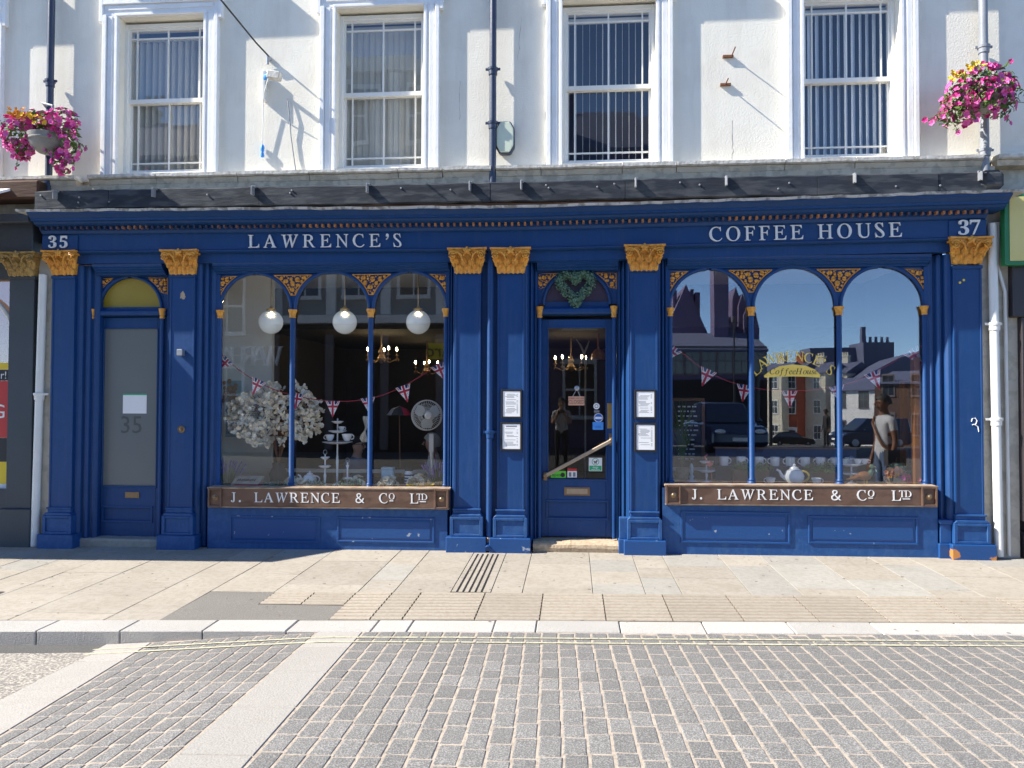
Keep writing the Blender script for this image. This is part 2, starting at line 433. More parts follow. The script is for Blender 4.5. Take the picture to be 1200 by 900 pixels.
# ------------------------------------------------------------------ lettering: outlines of serif capitals, figures and a few script letters (thousandths of an em)
GLYPHS = json.loads(r'''{"L":[[14,0,13,13,16,13,31,14,42,16,52,20,59,26,63,33,67,43,69,56,69,73,63,385,63,390,63,396,63,400,63,405,62,409,62,413,61,416,60,419,57,427,53,433,48,439,41,443,34,446,24,449,13,450,0,451,0,465,184,465,183,452,170,451,158,449,149,445,142,440,138,432,134,422,132,409,132,393,137,92,137,83,137,76,137,69,138,64,138,59,138,56,139,53,142,43,146,37,150,32,156,29,163,27,172,25,183,24,196,24,244,24,268,24,290,26,310,29,326,33,341,38,353,45,364,54,373,65,381,78,388,94,394,111,399,132,412,132,406,0]],"W":[[175,-10,76,394,72,409,66,422,60,432,52,439,42,445,31,449,17,452,1,453,0,465,187,465,187,453,181,453,167,452,155,449,147,445,142,439,139,431,139,419,140,405,144,387,210,116,310,355,300,396,296,410,291,422,285,431,277,439,269,445,258,449,247,451,233,452,228,452,228,465,406,465,405,452,395,452,386,451,379,449,373,447,368,443,365,439,363,433,362,425,363,417,364,406,366,393,370,378,433,120,529,372,535,390,538,406,539,420,537,431,532,440,521,446,505,450,483,452,484,465,624,465,625,452,614,451,605,448,598,442,591,434,584,424,577,412,570,398,564,381,412,-10,399,-10,321,310,188,-10]],"R":[[14,0,14,13,17,13,32,14,44,17,53,21,60,27,64,34,67,45,69,57,70,73,64,385,64,395,63,404,62,413,60,420,57,428,53,434,48,439,42,443,34,446,24,449,13,450,1,451,0,465,197,465,230,463,261,458,287,450,311,438,330,424,346,406,359,387,367,364,371,320,357,284,323,256,270,235,375,85,388,68,399,53,410,41,420,31,430,23,441,18,452,15,463,13,466,13,466,0,362,0,204,228,189,228,181,228,173,229,166,229,159,229,152,229,146,230,140,230,135,231,137,89,137,74,138,62,140,53,141,46,144,37,149,30,154,24,160,20,168,17,177,15,187,13,199,13,206,13,206,0],[179,250,211,252,238,257,260,267,277,280,289,297,295,316,296,339,291,363,275,398,250,423,216,438,173,443,165,442,158,442,152,441,147,440,143,438,139,435,137,431,135,427,133,422,133,415,132,407,132,398,134,253,139,252,144,252,150,251,155,251,161,250,167,250,173,250]],"E":[[14,0,14,13,17,13,31,14,43,16,52,20,59,25,64,33,67,43,69,57,69,73,64,385,63,396,63,405,62,413,60,419,57,427,53,433,48,439,42,443,34,446,25,449,13,450,1,451,0,465,355,465,365,364,353,364,352,367,348,381,343,394,337,405,332,414,325,421,317,427,307,432,297,436,284,439,269,440,251,442,231,442,174,442,165,442,156,441,150,440,145,439,140,437,137,434,135,431,133,426,132,421,131,414,131,406,131,396,133,260,190,260,213,261,232,264,247,269,258,275,266,284,272,296,275,309,276,326,289,326,289,161,277,161,276,168,274,174,273,181,271,187,268,197,265,206,261,214,257,220,253,225,247,229,241,232,234,234,226,235,217,236,206,237,194,237,134,237,136,83,137,78,137,72,137,67,137,62,138,58,138,53,139,50,139,47,142,41,145,36,150,31,156,28,163,26,171,25,182,24,194,24,241,24,264,24,284,26,303,29,320,34,335,40,348,48,360,57,370,67,378,80,386,94,392,110,398,128,411,128,399,0]],"N":[[389,-11,96,373,99,84,99,77,100,71,100,65,100,60,101,55,102,51,103,47,104,43,107,35,111,29,116,24,122,20,130,18,140,16,152,14,166,13,166,0,14,0,14,13,29,14,41,16,50,20,58,25,63,33,66,43,69,56,69,73,66,393,66,396,65,401,65,405,64,407,61,416,56,423,50,431,43,438,34,444,25,448,15,450,5,451,1,451,0,465,98,465,370,108,367,381,367,388,366,394,366,400,365,405,365,410,364,414,363,418,362,422,359,430,355,436,350,441,343,445,335,447,325,449,313,450,299,451,299,465,451,465,451,451,441,451,433,450,425,449,418,447,413,444,408,440,404,435,401,429,399,422,397,414,396,404,396,392,402,-11]],"C":[[256,-10,227,-9,200,-4,173,3,148,13,124,25,102,41,81,58,62,78,45,101,31,125,19,151,10,179,4,203,1,227,0,252,2,276,7,299,13,322,22,344,33,365,45,384,60,402,75,419,93,433,122,451,153,464,186,472,221,475,241,474,264,470,289,465,316,457,322,456,327,454,332,454,336,453,343,454,348,458,352,463,354,470,368,470,379,332,365,332,365,335,364,338,363,343,362,346,361,351,360,353,352,376,341,395,329,413,314,427,297,438,278,446,257,451,234,453,213,451,194,447,176,440,158,430,142,418,128,404,115,388,104,370,94,350,87,328,82,305,79,281,78,255,79,229,83,202,90,175,102,140,117,109,136,83,158,60,183,42,209,29,237,21,266,19,308,24,345,40,377,66,405,103,421,91,406,67,391,46,373,29,354,15,333,4,310,-4,284,-9]],"S":[[174,-9,152,-8,127,-5,101,2,73,10,70,11,68,12,63,13,59,13,56,13,47,12,41,8,37,1,35,-8,23,-8,2,146,15,146,26,115,39,88,55,65,73,46,93,30,115,19,137,13,161,11,173,12,184,14,194,18,203,23,211,30,217,38,222,47,226,57,228,68,228,79,227,92,224,105,221,113,217,122,212,131,206,139,200,148,192,157,184,165,175,174,168,181,160,188,152,194,144,201,135,209,126,216,116,224,106,232,84,250,64,267,49,282,36,297,26,311,17,325,10,339,5,353,2,370,0,386,1,401,4,416,10,429,17,440,27,450,39,459,53,466,68,471,85,474,104,475,112,475,120,474,128,474,136,473,143,472,151,470,158,468,166,466,173,464,180,462,185,460,190,459,194,458,197,457,201,457,209,458,215,461,219,466,222,473,234,473,252,336,241,336,232,364,220,387,207,407,193,424,176,437,159,446,140,451,121,453,104,452,90,448,79,442,70,433,64,421,61,408,62,393,65,376,69,366,74,356,81,345,90,334,100,324,111,313,123,302,136,291,146,283,155,275,165,267,176,259,186,250,196,242,207,233,217,224,240,203,258,179,273,154,283,126,287,107,289,89,287,73,284,57,277,42,269,29,258,18,245,8,230,1,213,-5,194,-8]],"O":[[238,-10,211,-9,185,-5,161,2,137,11,115,22,94,36,76,52,58,70,43,90,30,112,19,136,10,162,5,185,2,207,0,230,1,253,4,275,9,296,15,317,23,338,33,357,44,376,56,393,70,409,85,423,101,436,119,447,137,457,156,465,176,470,197,474,219,475,246,473,271,469,296,463,319,453,341,441,361,427,379,411,396,393,411,373,424,351,435,327,443,302,448,284,451,265,452,246,453,227,451,208,449,189,446,170,441,152,435,134,428,117,420,100,411,85,401,70,390,56,378,44,366,32,339,14,308,1,275,-7],[233,10,250,11,266,15,281,21,294,29,307,39,319,51,330,65,339,80,348,97,355,114,361,133,366,153,370,174,372,196,374,218,373,240,372,263,369,286,365,309,359,331,349,360,337,384,323,406,307,423,289,437,270,447,248,453,226,455,208,453,191,449,175,443,160,434,146,422,133,408,121,392,111,374,102,355,94,333,88,310,84,286,82,267,80,249,80,230,81,211,82,193,85,174,89,155,93,137,103,108,116,83,130,61,147,43,166,29,187,18,209,12]],"F":[[14,0,14,13,17,13,27,14,36,15,43,16,50,18,55,21,59,25,62,30,65,36,67,43,68,52,69,62,69,73,64,385,64,396,63,405,62,413,61,419,58,427,53,433,48,439,42,443,34,446,24,449,13,450,0,451,1,465,334,465,344,355,331,355,330,358,330,361,329,363,328,366,321,387,313,403,304,415,293,425,280,432,265,437,247,440,226,441,173,441,161,441,151,440,144,438,139,435,136,432,134,428,133,424,133,418,133,414,133,405,133,391,134,373,134,351,135,324,136,293,137,258,174,258,191,258,205,259,217,261,228,264,237,267,244,272,251,277,256,284,260,292,264,302,267,313,269,325,282,325,286,156,272,156,271,161,271,165,270,169,269,173,268,177,267,181,266,186,265,190,260,202,255,212,249,220,243,226,234,230,222,233,208,234,190,235,137,235,141,69,142,66,142,63,142,60,143,56,143,52,143,49,144,47,145,44,148,36,152,29,158,23,165,19,173,17,184,15,196,13,211,12,213,0]],"H":[[14,0,14,13,17,13,26,14,35,15,43,16,49,18,54,21,59,25,62,30,65,36,67,43,68,51,69,61,69,73,64,385,63,396,63,405,62,413,60,419,57,427,53,433,48,439,42,443,34,446,25,449,13,450,1,451,0,465,186,465,186,451,183,451,169,451,158,448,149,445,142,439,137,432,133,421,132,407,131,390,133,285,132,281,133,278,133,274,134,271,135,268,137,265,139,263,142,262,145,261,149,260,154,259,159,259,331,259,337,259,341,260,344,261,347,262,348,264,350,266,350,270,351,274,349,385,348,395,348,404,346,412,345,419,342,427,338,433,333,439,326,443,318,446,309,449,298,450,285,451,285,465,470,465,470,451,465,451,451,451,440,448,432,444,425,439,421,431,417,421,416,408,415,392,421,80,421,74,421,69,422,64,422,60,422,56,423,52,423,48,424,45,427,37,431,31,436,25,443,21,451,18,460,16,471,14,484,13,485,0,299,0,299,13,312,14,320,15,328,16,334,18,340,21,344,25,347,30,350,36,352,43,353,51,354,61,354,73,352,212,351,214,351,217,351,220,350,222,349,226,347,228,345,230,342,232,339,233,335,233,330,234,325,234,153,234,148,234,144,233,140,232,138,231,136,230,135,227,134,224,134,220,136,80,136,74,137,69,137,64,137,60,137,56,138,52,138,48,139,45,142,37,146,31,152,25,158,21,166,18,175,16,187,14,199,13,200,0]],"U":[[264,-10,231,-8,200,-2,172,9,146,24,123,42,105,63,91,86,81,113,78,126,75,142,74,160,73,181,69,388,69,398,69,407,68,414,66,420,63,428,59,435,53,440,47,444,38,447,28,449,15,451,0,452,0,465,196,465,197,452,190,452,175,451,163,448,154,443,147,436,142,426,139,414,137,399,137,381,141,193,142,165,143,142,146,124,149,109,156,90,165,73,178,58,192,46,209,36,228,29,248,24,270,23,289,24,306,27,321,31,334,38,346,46,356,55,364,67,370,79,375,96,378,118,379,147,379,181,376,355,376,372,375,387,373,400,370,412,366,422,362,431,356,438,350,443,342,447,332,449,319,451,305,452,304,465,460,465,462,452,453,452,436,450,423,444,414,434,409,420,408,416,407,410,407,404,406,396,406,388,406,378,406,368,406,357,410,163,410,133,407,106,403,82,397,62,389,44,378,29,365,16,350,7,333,-1,312,-6,290,-9]],"J":[[92,-10,76,-9,60,-6,46,-1,34,7,22,16,14,26,7,37,2,49,0,57,0,64,1,70,4,76,8,81,13,84,19,86,26,87,33,86,40,84,46,82,53,78,58,73,63,67,66,62,69,55,70,51,70,47,70,43,70,40,70,36,70,33,70,29,71,26,74,19,79,14,85,10,92,9,99,10,105,14,109,19,111,26,111,31,112,35,112,41,112,47,113,54,113,61,113,68,113,77,107,379,106,394,105,406,104,415,103,420,100,428,95,435,90,440,82,443,74,446,63,448,50,449,35,450,35,465,227,465,227,451,213,451,201,449,192,446,185,441,181,435,177,425,176,413,175,398,181,134,181,100,177,71,171,46,161,26,149,10,133,-1,114,-8]],"T":[[109,0,108,13,113,13,124,14,134,15,143,17,150,19,156,23,161,28,165,34,168,41,170,50,172,62,172,74,173,89,168,417,168,420,168,423,168,426,167,429,164,434,160,438,154,440,146,441,128,441,108,440,90,438,75,436,62,432,51,427,41,420,34,413,28,404,24,393,21,381,19,367,18,352,3,353,0,465,387,465,398,350,386,350,385,353,384,358,383,361,382,366,381,369,380,371,374,389,367,404,358,416,348,425,336,432,320,437,302,440,279,441,252,441,248,440,244,440,242,438,240,437,238,434,237,431,237,427,237,423,240,93,240,77,241,63,243,52,245,43,248,35,252,28,258,23,265,19,274,17,285,15,298,14,312,13,320,13,320,0]],"D":[[12,0,13,13,16,13,30,14,42,16,52,20,59,26,63,33,67,43,69,56,69,73,64,385,63,396,63,405,62,413,60,419,57,427,53,433,48,439,41,443,33,446,24,449,13,450,0,451,0,465,178,465,211,463,242,459,272,452,300,442,327,429,351,413,373,395,394,375,412,352,427,328,439,301,449,272,456,245,459,219,459,193,457,169,451,145,443,122,432,101,418,82,401,64,382,48,361,34,336,22,309,12,280,5,249,1,215,0],[212,22,239,24,264,28,286,34,305,44,323,56,338,70,350,86,361,103,369,123,375,144,379,166,380,189,380,213,378,237,373,262,367,287,355,323,339,354,319,381,297,403,271,420,242,433,210,440,176,443,166,442,157,442,150,441,145,439,140,437,137,433,134,429,133,423,132,416,131,408,131,398,130,387,135,89,136,76,136,65,137,56,139,49,142,42,146,36,152,32,160,28,165,27,170,26,175,25,182,24,188,23,196,23,203,22]],"V":[[175,-10,75,395,71,409,66,422,60,431,53,439,44,444,34,448,22,451,8,451,1,451,0,465,186,465,186,453,181,453,166,452,155,449,146,445,141,439,139,431,138,419,140,405,144,387,214,95,369,375,379,394,385,409,388,421,387,430,385,436,381,441,377,445,371,447,364,449,356,450,346,451,334,451,333,465,476,465,475,451,465,450,456,447,448,442,441,434,434,425,426,413,418,400,409,384,190,-10]],"M":[[10,0,10,13,20,14,30,15,38,16,44,18,50,21,54,25,58,30,61,36,63,43,64,51,65,61,65,73,64,385,64,395,63,404,62,412,60,419,57,427,53,433,48,439,41,443,33,446,24,449,13,450,0,451,0,465,126,465,276,108,410,465,537,465,537,451,532,451,519,451,508,448,499,444,492,439,488,431,485,421,483,408,482,392,488,80,488,74,489,69,489,64,489,60,489,56,490,52,490,48,491,45,494,37,498,31,504,25,510,21,518,18,527,16,538,14,551,13,552,0,368,0,368,11,378,12,386,14,394,16,400,18,405,21,410,26,413,32,416,39,418,47,419,57,419,69,419,83,414,392,265,0,256,0,91,393,93,103,94,86,95,71,97,58,99,48,102,39,107,31,112,25,118,21,126,18,136,16,147,14,160,13,160,0]],"3":[[144,-7,120,-6,98,-4,79,0,62,5,47,11,34,18,24,26,15,35,8,44,4,54,1,64,0,74,1,86,4,96,9,105,17,113,26,119,35,123,46,125,57,126,58,106,63,89,70,74,80,62,92,52,106,46,122,42,139,40,150,41,161,42,171,45,180,49,189,54,197,61,205,69,211,79,216,91,219,105,221,121,222,139,220,157,215,174,207,189,195,202,180,213,162,221,142,225,118,227,76,227,76,269,121,269,141,270,159,275,173,284,185,296,194,311,201,327,205,346,206,367,205,385,202,400,198,413,192,424,184,434,174,440,163,444,150,445,139,444,129,441,121,437,114,430,108,422,103,413,100,403,97,391,95,379,94,367,93,354,92,341,73,342,56,345,41,349,28,356,18,364,11,374,7,387,5,401,8,418,15,434,26,448,43,461,64,472,89,480,119,485,154,486,188,484,218,479,244,470,267,458,285,442,298,423,306,401,309,377,307,355,301,335,292,317,279,301,264,287,246,275,227,264,206,256,219,253,233,249,247,244,260,238,274,231,286,222,297,212,307,201,315,188,321,174,324,157,326,138,325,119,322,101,317,84,310,70,302,56,293,44,282,34,269,25,256,17,242,10,227,5,211,1,195,-3,178,-5,161,-6]],"5":[[138,-7,114,-6,92,-4,73,0,57,5,43,11,31,18,21,26,13,35,7,45,3,54,1,64,0,75,1,86,4,95,8,103,15,109,23,114,32,118,42,120,54,121,54,111,55,102,58,93,61,83,65,74,70,66,76,59,84,52,93,47,103,43,114,41,127,40,138,41,149,43,159,46,168,50,177,56,185,63,192,72,199,83,204,96,207,111,209,128,210,148,209,171,204,192,197,209,186,223,173,233,157,241,139,246,119,247,107,247,95,246,85,245,76,243,68,242,60,240,52,237,44,235,13,247,35,480,289,480,292,357,254,357,248,380,247,386,245,391,242,395,240,399,236,402,231,404,225,405,217,406,78,406,67,281,73,283,80,285,89,287,99,288,109,290,120,291,130,291,141,291,178,289,211,282,240,271,266,256,286,235,301,211,310,181,313,148,312,127,309,108,304,90,297,75,289,61,279,48,268,37,255,27,242,19,228,12,214,6,199,1,183,-2,168,-5,153,-6]],"7":[[81,0,259,406,83,406,67,404,56,398,48,387,44,372,40,338,0,338,3,480,323,480,323,447,138,0]],"&":[[151,-7,118,-5,89,2,63,13,41,28,23,46,10,69,2,95,0,125,1,149,7,172,15,191,27,208,43,223,60,238,80,252,103,266,92,278,82,291,72,304,63,318,55,332,49,348,46,364,45,382,47,406,53,426,63,444,78,459,96,471,117,480,141,485,168,487,194,485,216,480,236,472,253,460,267,445,277,427,282,407,284,383,283,363,278,344,269,327,257,312,243,297,226,283,208,270,188,258,318,133,326,144,334,155,341,168,346,181,352,195,357,209,361,224,365,240,425,240,419,219,413,198,406,179,398,160,389,142,379,125,368,110,356,95,454,0,374,0,316,56,300,43,283,31,264,20,245,11,225,3,202,-2,178,-6],[152,293,170,304,186,315,199,326,209,336,216,347,222,358,225,370,226,383,225,395,222,405,217,415,210,423,201,430,191,435,179,438,166,439,153,438,141,435,130,430,120,424,112,416,107,406,103,395,102,383,103,371,106,360,110,349,115,338,122,328,131,317,141,305],[153,46,173,47,193,49,210,54,227,60,241,67,255,75,267,84,278,93,139,229,121,218,106,207,93,196,82,185,73,173,67,160,63,144,61,127,63,109,68,94,75,80,86,68,100,58,115,51,133,47]],"io":[[109,-8,65,-1,30,22,7,57,0,102,4,140,18,178,39,215,65,247,97,276,132,298,169,312,205,316,252,309,287,286,310,251,318,206,314,172,303,138,286,105,264,73,237,46,207,23,159,0],[117,11,144,17,170,32,194,55,215,85,233,119,247,155,256,192,259,226,244,281,201,299,169,291,136,268,107,231,82,183,65,132,60,83,64,52,75,30,93,16]],"if":[[43,-153,26,-150,12,-142,3,-130,0,-116,6,-94,25,-87,41,-92,47,-108,46,-114,45,-119,43,-123,42,-127,44,-132,49,-134,67,-128,81,-108,87,-93,93,-74,99,-52,104,-25,162,283,98,283,103,304,166,304,174,340,195,403,226,449,264,477,307,487,331,483,350,473,362,458,366,439,358,416,334,408,315,415,309,435,310,438,310,441,311,445,312,447,314,451,315,455,313,460,310,465,304,468,297,469,263,447,239,383,223,304,301,304,298,283,219,283,192,150,175,73,158,7,141,-45,124,-85,86,-136]],"ie":[[93,-7,54,0,25,21,6,54,0,99,3,131,13,165,29,199,50,231,76,259,105,283,152,308,199,316,226,313,246,303,258,287,262,266,249,226,212,189,151,161,65,142,63,130,61,118,61,107,60,98,76,44,123,26,172,39,225,81,235,71,202,36,169,12,132,-2],[68,158,128,173,172,199,199,233,208,271,202,291,184,298,163,294,141,280,119,258,99,230,82,196]],"iu":[[42,-8,24,-5,11,4,3,18,0,38,1,51,4,69,8,90,15,116,46,228,49,238,50,247,51,256,52,265,49,276,43,283,30,286,9,287,11,300,35,303,55,306,72,308,86,311,106,315,115,316,121,315,124,312,123,308,123,304,122,300,121,296,67,107,62,88,58,74,56,62,55,54,60,38,75,32,96,38,120,54,146,81,173,115,199,156,223,203,243,255,257,309,310,309,251,92,245,65,242,47,246,36,256,32,280,45,311,84,320,75,270,13,218,-8,193,1,185,27,187,51,195,81,216,153,167,82,123,32,82,2]],"is":[[100,-8,75,-6,54,-1,40,4,28,6,18,4,13,-4,0,-4,15,106,26,105,32,65,46,35,67,16,93,10,115,14,132,26,144,45,148,69,142,93,126,120,116,133,105,147,95,161,85,175,75,190,68,206,63,222,62,238,68,269,85,294,112,311,145,316,169,315,188,310,203,304,215,302,227,305,231,314,242,314,229,214,217,214,197,278,152,299,137,296,124,287,116,275,113,261,119,237,138,208,148,195,158,181,168,168,177,154,187,138,195,122,200,105,201,89,198,63,188,40,173,20,152,5,128,-5]],"iC":[[192,-10,138,-4,91,13,52,41,23,78,5,125,0,179,5,227,20,276,44,322,76,365,113,402,155,433,224,464,295,475,337,470,386,457,396,454,404,453,417,458,427,470,441,470,413,332,399,332,400,338,400,343,400,348,400,353,393,395,374,427,344,446,302,453,261,447,220,430,182,404,148,370,120,328,98,281,83,229,79,175,88,109,114,60,156,29,210,19,296,40,373,103,386,91,343,46,297,15,248,-4]],"iH":[[0,0,4,13,25,15,40,18,52,25,61,36,69,51,76,73,160,385,164,405,166,419,163,433,154,443,138,449,115,451,119,465,304,465,301,451,298,451,272,448,253,439,239,421,228,390,200,285,198,278,197,271,199,265,203,262,209,260,219,259,391,259,401,260,407,262,412,266,415,274,444,385,449,404,450,419,447,433,438,443,423,449,399,451,403,465,589,465,585,451,579,451,554,448,536,439,523,421,513,392,430,80,427,69,425,60,423,52,423,45,426,31,435,21,451,16,474,13,471,0,285,0,289,13,311,15,325,18,337,25,346,36,354,51,360,73,398,212,399,215,399,220,398,228,394,232,387,233,377,234,206,234,196,233,190,231,186,227,182,220,145,80,142,69,140,60,139,52,138,45,141,31,150,21,166,16,189,13,186,0]],"g":[[158,-161,120,-160,86,-155,55,-148,28,-138,28,-84,56,-96,88,-105,123,-110,161,-112,183,-110,203,-105,219,-97,234,-85,246,-70,254,-53,259,-33,261,-11,261,3,261,8,261,13,261,19,261,27,262,34,262,39,262,44,263,48,260,48,239,24,214,7,184,-3,148,-7,115,-4,86,6,61,21,39,42,22,69,10,101,2,138,0,179,2,220,10,256,22,288,39,316,61,338,86,354,115,364,148,367,165,366,182,363,197,359,212,353,226,346,238,336,250,325,261,312,264,312,272,360,319,360,319,-6,316,-42,309,-74,297,-100,280,-122,257,-139,230,-151,196,-159],[157,42,182,43,204,49,222,58,236,71,247,88,255,109,260,135,261,165,261,179,260,214,255,243,247,267,236,285,221,299,203,309,181,315,156,317,135,315,116,308,100,297,86,281,75,261,67,237,63,210,61,179,63,147,67,120,75,96,86,77,99,61,116,50,135,44]],"sW":[[127,0,0,480,63,480,138,187,142,171,145,156,149,141,152,127,154,113,157,99,159,86,161,73,162,86,165,100,167,114,171,130,174,145,178,160,182,175,186,190,271,480,333,480,421,188,426,173,430,157,434,142,437,127,440,112,443,98,445,85,447,73,449,85,451,98,454,112,457,127,460,141,463,156,467,172,471,187,545,480,608,480,480,0,419,0,326,314,323,324,320,334,318,344,315,353,312,363,310,372,308,380,306,388,305,395,303,401,302,405,302,409,301,403,300,395,297,385,295,372,291,357,287,343,283,328,279,312,188,0]],"A":[[0,0,0,18,40,24,205,465,245,465,432,28,475,18,475,0,290,0,290,18,340,26,296,150,120,150,75,26,125,18,125,0],[130,175,287,175,205,385]],"'":[[30,365,30,445,55,475,95,475,125,445,125,385,100,315,40,255,25,270,75,325,85,370,60,385]],".":[[0,40,15,85,50,100,85,85,100,40,85,0,50,-12,15,0]]}''')
GM = {}
CAPH = 454.0
def glyph_w(k):
    xs = [x for s in GLYPHS[k] for x in s[0::2]]
    return max(xs) / CAPH
def glyph_mesh(k, depth, mname):
    key = (k, depth, mname)
    if key in GM: return GM[key]
    cu = bpy.data.curves.new('letter', 'CURVE')
    cu.dimensions = '2D'; cu.fill_mode = 'BOTH'; cu.extrude = depth
    for s in GLYPHS[k]:
        n = len(s) // 2
        sp = cu.splines.new('POLY'); sp.points.add(n - 1)
        for i in range(n): sp.points[i].co = (s[2 * i] / CAPH, s[2 * i + 1] / CAPH, 0, 1)
        sp.use_cyclic_u = True
    ob = bpy.data.objects.new('letter', cu)
    me = bpy.data.meshes.new_from_object(ob)
    bpy.data.objects.remove(ob); bpy.data.curves.remove(cu)
    me.transform(Matrix(((1, 0, 0, 0), (0, 0, -1, 0), (0, 1, 0, 0), (0, 0, 0, 1))))
    me.materials.clear(); me.materials.append(M[mname])
    me.name = 'letter'
    GM[key] = me
    return me
def letters(keys, x0, x1, y, zf, h, mname, parent, depth=.02, mirror=False):
    """keys fitted between x0 and x1; zf(x) gives the baseline; one object per letter; ' ' is a gap"""
    ws = [.45 if k == ' ' else glyph_w(k) * h for k in keys]
    ws = [w * h if k == ' ' else w for k, w in zip(keys, ws)]
    gap = (x1 - x0 - sum(ws)) / max(1, len(keys) - 1)
    x = x0
    for k, w in zip(keys, ws):
        if k != ' ':
            o = link('letter', glyph_mesh(k, depth / h, mname), parent, loc=((x0 + x1 - x) if mirror else x, y, zf(x)))
            o.scale = (h, h, h)
            if mirror: o.rotation_euler = (0, 0, pi)
        x += w + gap
def flat_text(name, s, size, loc, mname, parent, rot=0.0, align='CENTER', face=1, depth=.0006, sx=1.0):
    cu = bpy.data.curves.new(name, 'FONT')
    cu.body = s; cu.size = size; cu.align_x = align; cu.align_y = 'CENTER'; cu.extrude = depth; cu.resolution_u = 2
    ob = bpy.data.objects.new(name, cu)
    me = bpy.data.meshes.new_from_object(ob)
    bpy.data.objects.remove(ob); bpy.data.curves.remove(cu)
    me.transform(Matrix.Scale(sx, 4, (1, 0, 0)))
    me.transform(Matrix(((1, 0, 0, 0), (0, 0, -1, 0), (0, 1, 0, 0), (0, 0, 0, 1))))
    me.materials.clear(); me.materials.append(M[mname])
    o = link(name, me, parent, loc=loc)
    o.rotation_euler = (0, rot, 0 if face > 0 else pi)
    return o
# ------------------------------------------------------------------ ground surfaces
def zp(x, y): return base_z(x) + .02 * y
def yk(x): return -2.76 + .053 * (x + .46)              # front edge of the kerb
def yr(x): return -1.70 + .040 * (x + .54)              # back of the ribbed slabs
def ramp(x): return interp(-x, [1.85, 3.6], [0, .102])
def zr(x, y):
    k = yk(x)
    return zp(x, k) - .006 + .035 * min(k - y, 3.6) - ramp(x)
def sheet(name, xs, ys, zf, mname, yclip=None, kind='structure', parent=None):
    mb = MB(); nx = len(xs)
    for y in ys:
        for x in xs:
            yy = yclip(x, y) if yclip else y
            mb.v.append((x, yy, zf(x, yy)))
    for j in range(len(ys) - 1):
        for i in range(nx - 1):
            mb.face([j * nx + i, j * nx + i + 1, (j + 1) * nx + i + 1, (j + 1) * nx + i])
    return mb.build(name, mname, parent, kind=kind, smooth=True)
frange = lambda a, b, n: [a + (b - a) * i / (n - 1) for i in range(n)]
# road: one wide asphalt sheet; under the setts it lies a little lower, under their mortar bed
def zasph(x, y): return zr(x, y) - interp(x, [-3.47, -3.40], [0, .035]) * (1 if y > -12 else 0) - .055 * max(0, -18 - y)
xs = [-160, -60, -25, -14, -9, -6, -5] + frange(-4.2, -3.5, 5) + [-3.47, -3.4, -3.2, -2.6, -2, -1.5, 0, 2, 4, 6, 9, 14, 25, 60, 160]
ys = [0, -.5, -1, -1.6, -2.2, -3, -3.8, -5, -7, -10, -13, -15.2, -20, -30, -80, -100, -200]
asphalt = sheet('asphalt_road', xs, ys, zasph, 'asphalt', yclip=lambda x, y: yk(x) + y)
# worn surface with pale chippings beside the kerb on the left
mb = MB()
P = [(x, y) for x in frange(-9, -3.30, 12) for y in (0,)]
xs2 = frange(-9.0, -3.46, 12)
chip = sheet('worn_road_patch', xs2, [0, -.45, -1.0, -1.8, -2.6, -3.6], lambda x, y: zr(x, y) + .0008, 'chip', yclip=lambda x, y: yk(x) - .22 + y)
# the raised table of setts
road = thing('sett_road', (0, -4, 0), kind='structure')
xs3 = frange(-3.30, -1.5, 10) + frange(-1.0, 6.5, 9)
bed = sheet('mortar_bed', xs3, [0, -.3, -.8, -1.4, -2.0, -2.8, -4.2], lambda x, y: zr(x, y) - .0022, 'mortar', yclip=lambda x, y: yk(x) + y, kind=None, parent=road)
def strip_slabs(xa0, xb0, xa1, xb1, joints, name='granite_slab'):
    """pale granite strip running out from the kerb; edges move from (xa0,xb0) at the kerb to (xa1,xb1) at y=-5.2"""
    E = lambda y, a, b: lerp(a, b, (y + 2.8) / (-2.4))
    for y0, y1 in zip(joints[:-1], joints[1:]):
        g = .004
        ya, yb = y0 - g, y1 + g
        top = [(E(ya, xa0, xa1), ya), (E(ya, xb0, xb1), ya), (E(yb, xb0, xb1), yb), (E(yb, xa0, xa1), yb)]
        mb = MB()
        mb.add([(x, max(min(y, 9), -9), zr(x, y) + .0035) for x, y in top] + [(x, y, zr(x, y) - .06) for x, y in top],
               [(0, 1, 2, 3), (7, 6, 5, 4), (0, 4, 5, 1), (1, 5, 6, 2), (2, 6, 7, 3), (3, 7, 4, 0)])
        mb.build(name, 'strip', road, bevel=.004)
strip_slabs(-1.945, -1.60, -1.875, -1.505, [yk(-1.7) - .002, -3.22, -3.78, -4.38, -5.0, -5.6, -6.2])
strip_slabs(-3.60, -3.235, -3.40, -2.99, [yk(-3.4) - .002, -3.36, -3.95, -4.6, -5.2, -5.8])
